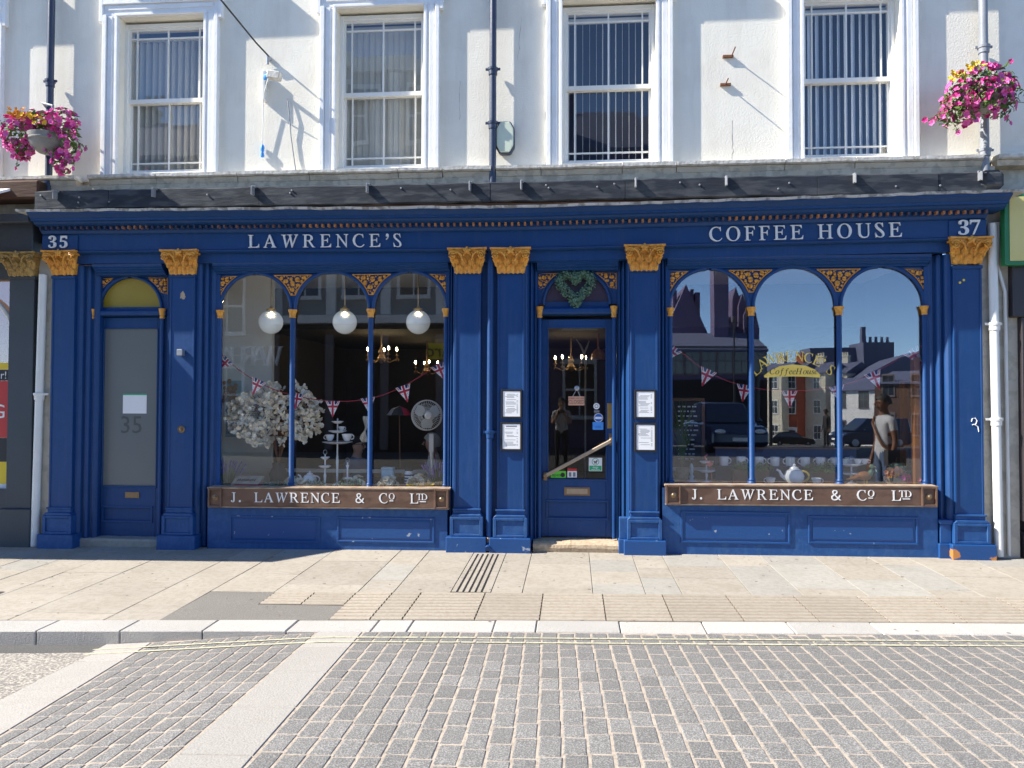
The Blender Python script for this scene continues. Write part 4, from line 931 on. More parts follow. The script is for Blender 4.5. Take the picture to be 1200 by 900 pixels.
for x0, x1, z, m1, m2n, g in PIL:
    mb = MB()
    mb.box(x0, x1, 0, .13, z + .47, 3.19)
    mb.box(x0 - .008, x0 + .014, -.008, .13, z + .475, 3.15); mb.box(x1 - .014, x1 + .008, -.008, .13, z + .475, 3.15)
    mb.box(x0 - .014, x1 + .014, -.018, .13, 3.15, 3.185)
    p = mb.build('pilaster', 'blue', house, bevel=.003)
    capital((x0 + x1) / 2, x1 - x0, p, g, 3.186 + sag((x0 + x1) / 2), 1.02)
    plinth(x0, x1, z, p, m1, m2n)
# ---- moulded strips flanking the openings (ribs stepping back to the glass)
def ribs(xa, xb, z0, z1, ya, yb):
    """plan profile from (xa, ya) by the pilaster to (xb, yb) by the opening"""
    P = lambda t, d: (lerp(xa, xb, t), lerp(ya, yb, t) + d)
    pts = [P(0, 0), P(.10, -.012), P(.20, -.016), P(.30, 0), P(.34, .030), P(.42, .032), P(.46, -.004), P(.54, -.014), P(.62, -.004), P(.66, .028), P(.74, .030), P(.78, .0), P(.86, -.010), P(.94, 0), P(1, .012)]
    pts += [(xb, .20), (xa, .20)]
    mb = MB(); mb.prism(pts, 'z', z0, z1)
    mb.build('moulding', 'blue', house, bevel=.002)
ZM = 3.318
ribs(-5.93, -5.70, .02, ZM, .03, .13)
ribs(-4.74, -4.87, .02, ZM, .03, .17)
ribs(-4.44, -4.225, -.02, ZM, .03, .10)
ribs(-1.34, -1.44, .0, ZM, .03, .10)
ribs(-.545, -.395, .02, ZM, .03, .17)
ribs(.65, .51, .02, ZM, .03, .17)
ribs(.95, 1.075, .0, ZM, .03, .10)
ribs(4.125, 3.90, .0, ZM, .02, .11)
mb = MB(); mb.box(-1.055, -.84, .06, .14, 0, ZM); mb.build('backing_board', 'blue', house)
# small moulded foot blocks beside the right pilaster
for x0, x1 in ((3.94, 4.09),):
    mb = MB(); mb.box(x0, x1, -.035, .10, .0, .175); mb.box(x0 + .02, x1 - .01, -.012, .10, .175, .38)
    mb.prism([(x0 + .02, .38), (x0 + .0, .41), (x0 + .0, .43), (x1, .43), (x1, .41), (x1 - .01, .38)], 'y', -.03, .10)
    mb.build('foot_block', 'blue_chip2', house, bevel=.006)
for x0, x1 in ((.515, .645),):
    mb = MB(); mb.box(x0, x1, -.02, .10, -.05, .16); mb.box(x0 + .01, x1, .0, .10, .16, .40)
    mb.build('foot_block', 'blue_low', house, bevel=.006)
# ---- head mouldings over the openings
def head(xa, xb, y1=.10):
    mb = MB()
    mb.sweepx([(.0, 3.319), (.012, 3.30), (.012, 3.285), (.035, 3.275), (.035, 3.262), (.06, 3.25), (.06, 3.238), (y1, 3.222), (y1, 3.205), (.16, 3.198), (.2, 3.198), (.2, 3.319)], [xa, xb], lambda x: 0)
    mb.build('head_moulding', 'blue', house)
for a, b in ((-5.72, -4.86), (-4.235, -1.43), (-.405, .52), (1.065, 3.91)): head(a, b)

# ---- filigree: gilded scrolls packed into a triangle
def pip(p, poly):
    c = False; n = len(poly)
    for i in range(n):
        a, b = poly[i], poly[i - 1]
        if (a[1] > p[1]) != (b[1] > p[1]) and p[0] < (b[0] - a[0]) * (p[1] - a[1]) / (b[1] - a[1]) + a[0]: c = not c
    return c
def sdist(p, a, b):
    A, B, P = Vector(a), Vector(b), Vector(p)
    d = B - A; t = max(0, min(1, (P - A).dot(d) / max(1e-9, d.length_squared)))
    return (A + d * t - P).length
def filigree(mb, poly, y, seed, rmax=.036):
    rr = random.Random(seed); circ = []
    xs = [p[0] for p in poly]; zs = [p[1] for p in poly]
    for rr_min in (.030, .021, .014, .009, .006):
        for _ in range(420):
            p = (rr.uniform(min(xs), max(xs)), rr.uniform(min(zs), max(zs)))
            if not pip(p, poly): continue
            d = min(sdist(p, poly[i], poly[i - 1]) for i in range(len(poly))) - .003
            for c in circ: d = min(d, (Vector(p) - Vector(c[:2])).length - c[2] - .0015)
            if d > rr_min: circ.append((p[0], p[1], min(d, rmax)))
    for x, z, r in circ:
        n = 18; s = rr.choice((-1, 1)); a0 = rr.uniform(0, 6)
        if r > .016:
            pts = []
            for i in range(n):
                t = i / (n - 1); a = a0 + s * t * 3.6 * pi; q = (r - .007) * (1 - .8 * t)
                pts.append((x + q * cos(a), y - .004 * t, z + q * sin(a)))
            mb.tube(pts, [.0115 * (1 - .3 * i / n) for i in range(n)], 5)
        else: mb.ell((x, y, z), r * .95, .008, r * .95, 8, 5)
    pts = [(p[0], y + .004, p[1]) for p in poly]
    mb.tube(pts + [pts[0]], .006, 5)
def arch_poly_mid(xm, ra, rb, zs, zt, m):
    """triangle between two neighbouring arches meeting at xm"""
    L, R = [], []
    for i in range(9):
        t = i / 8
        z = lerp(zt, zs + .17, t)
        def edge(r):
            zz = z - zs
            return r - sqrt(max(0, (r + m) ** 2 - zz * zz)) if (r + m) > zz else r - 0
        L.append((xm - edge(ra), z)); R.append((xm + edge(rb), z))
    L = [(min(xm - .002, x), z) for x, z in L]; R = [(max(xm + .002, x), z) for x, z in R]
    return L + R[::-1]
def shop_window(xs, z0, zs, label_side, gname, ztop=3.198):
    """three arched lights between the x positions xs; springing at zs"""
    YF, YB = .105, .155
    cw = .036
    mb = MB()
    # bottom rail and side jambs
    mb.box(xs[0] - .03, xs[0] + .022, YF, YB + .02, z0 - .05, ztop); mb.box(xs[-1] - .022, xs[-1] + .03, YF, YB + .02, z0 - .05, ztop)
    mb.prism([(YF - .03, z0 - .06), (YF - .03, z0 - .025), (YF + .005, z0), (YB + .02, z0), (YB + .02, z0 - .06)], 'x', xs[0] + .022, xs[-1] - .022)
    geo = []
    for i in range(3):
        a = xs[i] + (cw if i else .022); b = xs[i + 1] - (cw if i < 2 else .022)
        xc, r = (a + b) / 2, (b - a) / 2
        geo.append((xc, r, a, b))
        for s in (-1, 1):
            arc = [(xc + s * r * cos(t), zs + r * sin(t)) for t in frange(0, pi / 2, 14)]
            edge_x = (xs[i] if s < 0 else xs[i + 1])
            pts = arc + [(xc, ztop), (edge_x, ztop), (edge_x, zs)]
            mb.prism(pts, 'y', YF + .02, YB)
    for i in (1, 2): mb.box(xs[i] - .018, xs[i] + .018, YF + .02, YB, z0, zs)
    win = mb.build('shop_window', 'blue', house)
    m2 = MB()                                                    # roll mouldings round the arches
    for xc, r, a, b in geo:
        arc = [(xc - (r + .012) * cos(t), YF + .018, zs + (r + .012) * sin(t)) for t in frange(0, pi, 28)]
        m2.tube([(arc[0][0], YF + .018, zs - .02)] + arc + [(arc[-1][0], YF + .018, zs - .02)], .021, 8)
        pass
    m2.build('arch_moulding', 'blue', win, smooth=True, fix=False)
    for i in range(4):
        x = xs[i] + (.020 if i == 0 else -.020 if i == 3 else 0)
        rr_ = .030 if 0 < i < 3 else .024
        m3 = MB()
        m3.lathe((x, YF + .006, 0), [(rr_ + .018, z0 - .02), (rr_ + .018, z0 + .015), (rr_ + .006, z0 + .03), (rr_ + .010, z0 + .045), (rr_, z0 + .06), (rr_, zs - .10)], 12)
        m3.build('colonette', 'blue', win, smooth=True, fix=False)
        m3 = MB()
        m3.lathe((x, YF + .002, 0), [(rr_ + .004, zs - .10), (rr_ + .009, zs - .092), (rr_ + .005, zs - .082), (rr_ + .012, zs - .04), (rr_ + .022, zs - .022), (rr_ + .022, zs - .004), (.01, zs)], 12)
        m3.build('colonette_cap', 'gold', win, smooth=True, fix=False)
    for i, (xc, r, a, b) in enumerate(geo):
        m3 = MB()
        arc = [(xc + r * cos(t), zs + r * sin(t)) for t in frange(0, pi, 30)]
        m3.prism([(a, z0)] + [(b, z0)] + arc, 'y', YB - .012, YB - .006)
        m3.build('pane', gname, win)
    for i in (1, 2):
        m3 = MB()
        filigree(m3, arch_poly_mid(xs[i], geo[i - 1][1] + cw, geo[i][1] + cw, zs, ztop - .018, .004), YF + .006, 60 + i)
        m3.build('spandrel_ornament', 'gold', win, smooth=True, fix=False)
    for s, (xc, r, a, b) in ((-1, geo[0]), (1, geo[2])):
        e = a - .012 if s < 0 else b + .012
        pts = [(e + s * .0, ztop - .025)]
        arcp = [(xc + s * (r + .040) * cos(t), zs + (r + .040) * sin(t)) for t in frange(.40, 1.20, 9)]
        arcp = [p for p in arcp if p[1] < ztop - .028 and (p[0] - e) * s < -.002]
        m3 = MB(); poly = [(e, ztop - .025), (e, arcp[0][1])] + arcp + [(arcp[-1][0] - s * .03, ztop - .025)]
        filigree(m3, poly, YF + .010, 70 + s)
        m3.build('corner_ornament', 'gold', win, smooth=True, fix=False)
    return win, geo
XL = [-4.20, -3.292, -2.352, -1.445]
XR = [1.085, 2.003, 2.958, 3.89]
winL, geoL = shop_window(XL, .685, 2.775, 'left', 'glass_l')
winR, geoR = shop_window(XR, .785, 2.765, 'right', 'glass_r')
# ---- stall risers with raised panels
def riser(x0, x1, z1, panels, zf):
    mb = MB(); mb.box(x0, x1, .0, .14, -.1, z1)
    st = mb.build('stall_riser', 'blue_low', house)
    for a, b, c, d in panels:
        m2 = MB(); f = .022
        m2.box(a, b, -.013, .001, d - f, d); m2.box(a, b, -.013, .001, c, c + f); m2.box(a, a + f, -.0125, .001, c + f, d - f); m2.box(b - f, b, -.0125, .001, c + f, d - f)
        m2.prism([(-.006, c + f + .03), (.001, c + f), (.001, d - f), (-.006, d - f - .03)], 'x', a + f + .03, b - f - .03)
        m2.build('riser_panel', 'blue_chip2', st, bevel=.003)
riser(-4.25, -1.42, .64, [(-3.98, -2.90, .05, .36), (-2.70, -1.565, .075, .365)], 0)
riser(1.0, 3.94, .74, [(1.20, 2.385, .135, .485), (2.575, 3.735, .15, .455)], 0)
# ---- bronze name boards under the windows
def board(x0, x1, zl, zr_, h, label):
    zf = lambda x: lerp(zl, zr_, (x - x0) / (x1 - x0))
    t = thing('name_board', ((x0 + x1) / 2, -.06, zf((x0 + x1) / 2)), label, 'sign', 'bronze name boards under the shop windows')
    q = .165
    n = 24
    mb = MB(); mb.sweepx([(-.045, 0), (-.062, .012), (-.062, h - .012), (-.045, h), (.09, h), (.09, 0)], [x0 + q + (x1 - x0 - 2 * q) * i / n for i in range(n + 1)], lambda x: zf(x) + ngrain(x, 8, .002))
    mb.build('board', 'copper', t)
    mb = MB()
    mb.sweepx([(-.066, h - .010), (-.072, h + .006), (.09, h + .012), (.09, h - .004)], [x0 - .01 + (x1 - x0 + .02) * i / n for i in range(n + 1)], lambda x: zf(x) + ngrain(x, 14, .003))
    mb.build('top_edge', 'copper_edge', t)
    mb = MB(); mb.sweepx([(-.064, -.006), (-.068, .008), (.09, .008), (.09, -.006)], [x0 + (x1 - x0) * i / n for i in range(n + 1)], lambda x: zf(x) + ngrain(x, 14, .003)); mb.build('bottom_edge', 'copper_edge', t)
    for a in (x0, x1 - q):
        mb = MB(); z = zf(a); c = a + q / 2
        mb.box(a, a + q, -.055, .09, z + .002, z + h - .004)
        f = .022
        mb.box(a, a + f, -.08, -.055, z, z + h); mb.box(a + q - f, a + q, -.08, -.055, z, z + h)
        mb.box(a + f, a + q - f, -.079, -.055, z, z + f); mb.box(a + f, a + q - f, -.079, -.055, z + h - f, z + h)
        e = mb.build('end_block', 'copper', t, bevel=.004)
        mb = MB(); mb.lathe((c, -.055, z + h / 2), [(.034, 0), (.034, -.006), (.022, -.010), (.021, -.024), (.012, -.032)], 14, 'y')
        mb.build('bolt', 'dullbrass', e, smooth=True, fix=False)
    return t, zf
def board_text(t, xs, zf, h):
    y = -.0635
    def word(s, a, b, hh=h, dz=0): letters(list(s), a, b, y, lambda x: zf(x) + dz, hh, 'white', t, depth=.0025)
    word('J.', *xs[0]); word('LAWRENCE', *xs[1]); word('&', *xs[2], hh=h * .96); word('C', *xs[3]); word('O', *xs[4], hh=h * .62, dz=h * .40)
    word('L', *xs[5]); word('TD', *xs[6], hh=h * .64, dz=h * .36)
    mb = MB()
    for (a, b), dz in ((xs[4], h * .20), (xs[6], h * .14)):
        m_ = lerp(a, b, .12 if b - a < .1 else .3); n_ = lerp(a, b, .88)
        z = zf(m_) + dz
        mb.box(m_, n_, y - .0025, y + .0025, z, z + h * .09)
    mb.build('letter_underline', 'white', t)
bL, zfL = board(-4.215, -1.395, .462, .478, .222, 'worn bronze name board half in shadow under the window with white blossoms and fan')
X_ = lambda *p: [(ax(a, -.07, 585), ax(b, -.07, 585)) for a, b in p]
board_text(bL, X_((270.5, 282), (297.5, 398), (416.5, 427), (444, 454), (455.5, 461.5), (480, 487.5), (488, 500.5)), lambda x: zfL(x) + .060, .108)
bR, zfR = board(1.03, 3.91, .562, .578, .212, 'bronze name board with pale worn edges under the window reflecting blue sky')
board_text(bR, X_((811, 823), (840.5, 953), (974.5, 985.5), (1004.5, 1016), (1017.5, 1024), (1045, 1053.5), (1054, 1068.5)), lambda x: zfR(x) + .060, .108)
# ---- lettering on the frieze
s1 = thing('fascia_lettering', (-2.9, -.06, 3.55), 'white serif capitals over the window with the globe lamps', 'sign', 'white lettering on the blue fascia')
letters(list("LAWRENCE'S"), ax(291, -.06, 285), ax(470.5, -.06, 285), -.064, lambda x: 3.484 + sag(x), .145, 'white', s1, depth=.010)
s2 = thing('fascia_lettering', (2.5, -.06, 3.55), 'white serif capitals in two words over the window reflecting blue sky', 'sign', 'white lettering on the blue fascia')
letters(list('COFFEE'), ax(831, -.06, 275), ax(941, -.06, 275), -.064, lambda x: 3.487 + sag(x), .152, 'white', s2, depth=.010)
letters(list('HOUSE'), ax(958, -.06, 273), ax(1056.5, -.06, 272), -.064, lambda x: 3.487 + sag(x), .152, 'white', s2, depth=.010)
s3 = thing('house_number', (-6.1, -.07, 3.55), 'white house number above the frosted door at the left end of the fascia', 'sign', 'white lettering on the blue fascia')
letters(list('35'), ax(57.5, -.07, 285), ax(79.5, -.07, 285), -.078, lambda x: 3.495 + sag(x), .135, 'white', s3, depth=.008)
s4 = thing('house_number', (4.25, -.07, 3.55), 'white house number at the right end of the fascia beside the white pipe', 'sign', 'white lettering on the blue fascia')
letters(list('37'), ax(1122.5, -.07, 268), ax(1148, -.07, 268), -.078, lambda x: 3.488 + sag(x), .150, 'white', s4, depth=.008)
# ------------------------------------------------------------------ doors
def door(x0, x1, z0, z1, zt0, zt1, gx0, gx1, gz0, gz1, panel, gmat, fan_mat, yd, fan):
    """leaf x0..x1, z0..z1; transom zt0..zt1; glass; panel box; fan=(xc, zs, r)"""
    mb = MB()
    mb.box(x0, gx0, yd, yd + .05, z0, z1); mb.box(gx1, x1, yd, yd + .05, z0, z1)
    mb.box(gx0, gx1, yd, yd + .05, gz1, z1)
    px0, px1, pz0, pz1 = panel
    mb.box(gx0, gx1, yd, yd + .05, pz1, gz0)
    mb.box(gx0, gx1, yd, yd + .05, z0, pz0)
    mb.box(gx0, px0, yd, yd + .05, pz0, pz1); mb.box(px1, gx1, yd, yd + .05, pz0, pz1)
    mb.box(px0, px1, yd + .018, yd + .05, pz0, pz1)
    d = mb.build('door', 'blue', house, bevel=.004)
    mb = MB(); f = .014
    mb.box(px0 - f, px1 + f, yd - .010, yd + .012, pz1 - f, pz1 + f); mb.box(px0 - f, px1 + f, yd - .010, yd + .012, pz0 - f, pz0 + f)
    mb.box(px0 - f, px0 + f, yd - .009, yd + .012, pz0 + f, pz1 - f); mb.box(px1 - f, px1 + f, yd - .009, yd + .012, pz0 + f, pz1 - f)
    mb.box(gx0 - f, gx1 + f, yd - .008, yd + .012, gz1 - .004, gz1 + f); mb.box(gx0 - f, gx1 + f, yd - .012, yd + .012, gz0 - f, gz0 + .008)
    mb.box(gx0 - f, gx0 + .004, yd - .007, yd + .012, gz0 + .008, gz1 - .004); mb.box(gx1 - .004, gx1 + f, yd - .007, yd + .012, gz0 + .008, gz1 - .004)
    mb.build('door_moulding', 'blue', d, bevel=.004)
    mb = MB(); mb.box(gx0, gx1, yd + .018, yd + .026, gz0, gz1); mb.build('door_glass', gmat, d, fix=True)
    # jamb, transom, fanlight
    fx0, fx1 = fan[0] - fan[2] - .10, fan[0] + fan[2] + .10
    mb = MB()
    mb.box(fx0, x0 - .004, yd - .05, yd + .06, z0 - .02, zt0); mb.box(x1 + .004, fx1, yd - .05, yd + .06, z0 - .02, zt0)
    mb.prism([(yd - .075, zt0 + .012), (yd - .085, zt0 + .03), (yd - .085, zt1 - .03), (yd - .05, zt1), (yd + .06, zt1), (yd + .06, zt0)], 'x', fx0, fx1)
    fr = mb.build('door_frame', 'blue', house, bevel=.004)
    xc, zs, r = fan; ztop = 3.198
    mb = MB()
    for s in (-1, 1):
        arc = [(xc + s * r * cos(t), zs + r * sin(t)) for t in frange(0, pi / 2, 14)]
        e = fx0 if s < 0 else fx1
        mb.prism(arc + [(xc, ztop), (e, ztop), (e, zs)], 'y', yd - .02, yd + .05)
    mb.box(xc - r, xc + r, yd - .02, yd + .05, zt1 - .001, zs + .03)
    mb.build('fanlight_frame', 'blue', fr)
    mb = MB()
    mb.tube([(xc - (r + .014) * cos(t), yd - .025, zs + (r + .014) * sin(t)) for t in frange(0, pi, 28)], .020, 8)
    mb.tube([(xc - (r + .06) * cos(t), yd - .022, zs + (r + .035) * sin(t)) for t in frange(.35, pi - .35, 22)], .008, 6)
    mb.build('arch_moulding', 'blue', fr, smooth=True, fix=False)
    mb = MB(); arc = [(xc + (r + .002) * cos(t), zs + (r + .002) * sin(t)) for t in frange(0, pi, 30)]
    mb.prism(arc, 'y', yd + .012, yd + .02); mb.build('fanlight_pane', fan_mat, fr)
    for s in (-1, 1):
        e = xc + s * (r + .085)
        arcp = [(xc + s * (r + .052) * cos(t), zs + (r + .052) * sin(t)) for t in frange(.50, 1.16, 8)]
        arcp = [p for p in arcp if p[1] < ztop - .02 and (p[0] - e) * s < -.002]
        poly = [(e, ztop - .018), (e, arcp[0][1] - .03)] + arcp + [(arcp[-1][0] - s * .02, ztop - .018)]
        m3 = MB(); filigree(m3, poly, yd - .028, int(80 + s + xc), .030)
        m3.build('corner_ornament', 'gold', fr, smooth=True, fix=False)
    for xx in (fx0 + .045, fx1 - .045):
        m3 = MB(); m3.lathe((xx, yd - .08, 0), [(.026, zt0 - .03), (.032, zt0 - .02), (.028, zt0), (.036, zt1 - .04), (.042, zt1 - .015), (.042, zt1), (.01, zt1 + .003)], 12)
        m3.build('colonette_cap', 'gold', fr, smooth=True, fix=False)
        m3 = MB(); m3.lathe((xx, yd - .078, 0), [(.022, z0), (.022, zt0 - .03)], 10); m3.build('colonette', 'blue', fr, smooth=True, fix=False)
    return d, fr
YD = .22
D = lambda px, py: at(px, py, YD)
# number 35: frosted door, set deep
a, b, c = D(118, 500), D(195, 500), D(128, 385)
d35, f35 = door(D(117, 0).x, D(196, 0).x, D(150, 629).z, D(150, 372).z, D(150, 372).z + .005, D(150, 363).z, D(128, 0).x, D(190, 0).x, D(150, 570).z, D(150, 385).z,
                (D(129, 0).x, D(186, 0).x, D(155, 611).z, D(155, 594).z), 'frost', 'yellowglass', YD, (D(159, 0).x, D(159, 363).z, .385))
# number 37: the shop's glazed door
d37, f37 = door(D(632, 0).x, D(722, 0).x, D(676, 629).z, D(676, 374).z, D(676, 370).z, D(676, 360).z, D(643, 0).x, D(710, 0).x, D(676, 562).z, D(676, 384).z,
                (D(642, 0).x, D(712, 0).x, D(676, 608).z, D(676, 587).z), 'glass_d', 'purpleglass', YD, (D(676, 0).x, D(676, 360).z + .03, .37))
def plate(name, px0, py0, px1, py1, m, parent, y, t=.008, bev=.002):
    A, B = at(px0, py1, y), at(px1, py0, y)
    mb = MB(); mb.box(A.x, B.x, y - t, y, A.z, B.z)
    return mb.build(name, m, parent, bevel=bev)
yf = YD - .001
p = plate('letter_plate', 661, 571, 691.5, 580.5, 'dullbrass', d37, yf, .012, .003)
plate('letter_flap', 664, 573, 688.5, 578.5, 'bar', p, yf - .012, .004, .001)
plate('push_plate', 711.5, 472.5, 718.5, 502, 'brass', d37, yf, .006)
plate('lock_plate', 713.5, 508, 717, 522, 'dullbrass', d37, yf, .008)
p = plate('letter_plate', 147, 576.5, 163.5, 583.5, 'dullbrass', d35, yf, .012, .003)
plate('letter_flap', 149, 578, 161.5, 582, 'dullbrass', p, yf - .012, .004, .001)
plate('door_pull', 191, 513, 194.5, 544, 'dullbrass', d35, yf, .03)
plate('lock', 191.8, 484.5, 195, 494, 'steel', d35, yf, .02)
plate('lock', 192.2, 503, 194.6, 507, 'steel', d35, yf, .02)
# diagonal grab bar across the shop door
A, B = at(639, 557.5, YD - .06), at(716.5, 516.5, YD - .06)
mb = MB()
dv = (B - A); L = dv.length; u = dv.normalized(); w = Vector((0, 1, 0)); v = u.cross(w)
mb.obox((A + B) / 2, u * L / 2, w * .011, v * .021)
mb.build('grab_bar', 'bar', d37, bevel=.006)
for q in (A, B):
    mb = MB(); mb.box(q.x - .022, q.x + .022, YD - .055, YD, q.z - .055, q.z + .035); mb.lathe((q.x, YD - .052, q.z), [(.028, 0), (.028, -.012), (.02, -.02)], 12, 'y')
    mb.build('bar_bracket', 'dullbrass', d37, bevel=.003)
# threshold steps
mb = MB()
n = 12; xa, xb = ax(625, 0), ax(728, 0)
for x0, x1 in ((xa, lerp(xa, xb, .43)), (lerp(xa, xb, .43) + .004, xb)):
    m2 = MB(); m2.sweepx([(.02, -.06), (-.005, .05), (.0, .085), (.02, .105), (.05, .118), (.30, .13), (.30, -.06)], frange(x0, x1, 7), lambda x: ngrain(x, 6, .010))
    m2.build('door_step', 'step', house)
m2 = MB(); m2.sweepx([(.05, -.1), (.045, .03), (.06, .05), (.32, .06), (.32, -.1)], frange(ax(92, .05), ax(188, .05), 8), lambda x: ngrain(x, 6, .006)); m2.build('door_step', 'slab_grey', house)
# notice and faint number on the frosted glass
plate('notice', 144, 463, 172, 484.5, 'paper', d35, YD + .017, .002, .0)
plate('notice_tape', 144, 461.5, 172, 463, 'green', d35, YD + .0168, .002, .0)
M['ghost'] = mat('clear_etched_number', (.07, .078, .078), .4)
flat_text('etched_number', '35', .30, (D(160, 0).x, YD + .0165, D(160, 499).z), 'ghost', d35)
# stickers on the shop door (stuck to the face of the glass)
yg = YD + .017
def dplate(name, px0, py0, px1, py1, m, dy=0.0): return plate(name, px0, py0, px1, py1, m, d37, yg - dy, .001, 0)
def dtext(s, px, py, size, m, dy=.0016, sx=1.0, par=None): return flat_text('sticker_print', s, size, (at(px, py, yg).x, yg - dy, at(px, py, yg).z), m, par or d37, sx=sx)
def ddisc(name, px, py, r, m, dy=0.0):
    c = at(px, py, yg); mb = MB(); mb.lathe((c.x, yg - dy, c.z), [(r, 0), (r, -.001)], 24, 'y'); return mb.build(name, m, d37)
ddisc('round_sticker', 699, 476, .036, 'paper'); ddisc('sticker_ring', 699, 476, .022, 'print', .0012); ddisc('sticker_ring', 699, 476, .015, 'paper', .0024)
dplate('sticker', 696, 481, 702.5, 483.5, 'print')
ddisc('round_sticker', 701.3, 489.6, .052, 'paper'); ddisc('sticker_ring', 701.3, 489.6, .046, 'bluesticker', .0012); dplate('sticker_band', 697.5, 488.5, 705.3, 491, 'paper', .0024)
dplate('sticker', 694.5, 494.6, 707, 503.6, 'skyblue'); dtext('WIFI', 700.7, 500.5, .035, 'bluesticker')
dplate('sticker', 645.5, 552, 663.2, 560, 'lime'); dtext('open', 652, 556.5, .05, 'ink'); ddisc('sticker_ring', 659.5, 556.5, .026, 'ink', .0013)
dplate('sticker', 665, 549, 676, 559.5, 'paper'); dplate('sticker_band', 665, 549, 676, 552, 'poster_red', .0012); dplate('sticker_bars', 666.5, 553.5, 669.5, 558.5, 'print', .0012); dplate('sticker_bars', 671.5, 553.5, 674.5, 558.5, 'print', .0012)
dplate('sticker', 690, 536.5, 705.5, 552, 'paper'); dplate('sticker_band', 690.6, 545.8, 704.9, 551.5, 'green', .0012); ddisc('sticker_ring', 697.8, 541, .042, 'green', .0012); ddisc('sticker_ring', 697.8, 541, .035, 'paper', .0024)
c = at(697.8, 541.2, yg)
mb = MB(); yy = yg - .0036                                     # the little dog on the sticker
mb.box(c.x - .016, c.x + .014, yy, yy + .001, c.z - .008, c.z + .006); mb.box(c.x + .008, c.x + .024, yy, yy + .001, c.z + .003, c.z + .018)
for q in (-.015, -.006, .004, .010): mb.box(c.x + q, c.x + q + .005, yy, yy + .001, c.z - .022, c.z - .008)
mb.box(c.x - .022, c.x - .014, yy, yy + .001, c.z + .0, c.z + .014)
mb.build('sticker_dog', 'ink', d37)
dtext('dogs', 697.8, 547.6, .035, 'paper', .0022); dtext('welcome', 697.8, 550.2, .026, 'paper', .0022)
# hanging closed sign with its suction hook
cs = thing('closed_sign', tuple(at(675.5, 469.5, YD + .01)), 'small salmon closed sign hanging from a suction hook on the glazed door', 'sign')
A, B = at(666, 475, YD + .008), at(685, 464.5, YD + .008)
mb = MB(); mb.box(A.x, B.x, YD + .008, YD + .014, A.z, B.z); mb.build('sign_card', 'salmon', cs, bevel=.002)
flat_text('sign_print', 'SORRY WE ARE', .026, ((A.x + B.x) / 2, YD + .007, B.z - .024), 'brownwood', cs)
flat_text('sign_print', 'CLOSED', .060, ((A.x + B.x) / 2, YD + .007, (A.z + B.z) / 2 - .014), 'brownwood', cs, sx=.85)
q = at(676, 455, YD)
mb = MB(); mb.lathe((q.x, YD + .016, q.z), [(.030, 0), (.028, -.006), (.012, -.014), (.012, -.022)], 16, 'y'); mb.build('suction_hook', 'steel', cs, smooth=True, fix=False)
mb = MB(); mb.tube([(A.x + .05, YD + .010, B.z), (q.x, YD + .004, q.z - .01), (B.x - .05, YD + .010, B.z)], .0022, 5); mb.build('cord', 'paper', cs, fix=False)

# ------------------------------------------------------------------ framed menus on the pilasters
def menu(px0, py0, px1, py1, label, seed):
    A, B = at(px0, py1, -.02), at(px1, py0, -.02)
    t = thing('menu_case', ((A.x + B.x) / 2, 0, A.z), label, 'menu', 'framed menus on the pilasters')
    f = .022
    mb = MB()
    mb.box(A.x - f, B.x + f, -.012, .004, A.z - f, B.z + f)
    mb.box(A.x - f, A.x - .002, -.030, -.012, A.z - f, B.z + f); mb.box(B.x + .002, B.x + f, -.030, -.012, A.z - f, B.z + f)
    mb.box(A.x - .002, B.x + .002, -.029, -.012, A.z - f, A.z - .002); mb.box(A.x - .002, B.x + .002, -.029, -.012, B.z + .002, B.z + f)
    mb.build('case', 'black', t, bevel=.003)
    mb = MB(); mb.box(A.x, B.x, -.0245, -.0125, A.z, B.z); pg = mb.build('page', 'paper', t)
    rr = random.Random(seed); mb = MB()
    w = B.x - A.x; cxm = (A.x + B.x) / 2
    if seed % 2: mb.box(cxm - w * .32, cxm + w * .32, -.0252, -.0246, B.z - .032, B.z - .018)
    z = B.z - (.055 if seed % 2 else .035)
    while z > A.z + .03:
        l = rr.uniform(.25, .42) * w
        if rr.random() < .8: mb.box(cxm - l, cxm - l + rr.uniform(.4, .62) * w, -.0252, -.0246, z, z + .0042)
        if rr.random() < .6: mb.box(cxm + .30 * w, cxm + .38 * w, -.0252, -.0246, z, z + .0042)
        z -= .0125
    mb.build('menu_print', 'print', pg, kind='stuff')
menu(589.5, 458.5, 609.5, 488, 'upper framed menu on the pilaster left of the glazed door', 4)
menu(589, 497, 609.5, 526, 'lower framed menu on the pilaster left of the glazed door', 5)
menu(746, 459, 766.5, 488.5, 'upper framed menu on the pilaster right of the glazed door', 6)
menu(746, 498, 767, 527, 'lower framed menu on the pilaster right of the glazed door', 8)

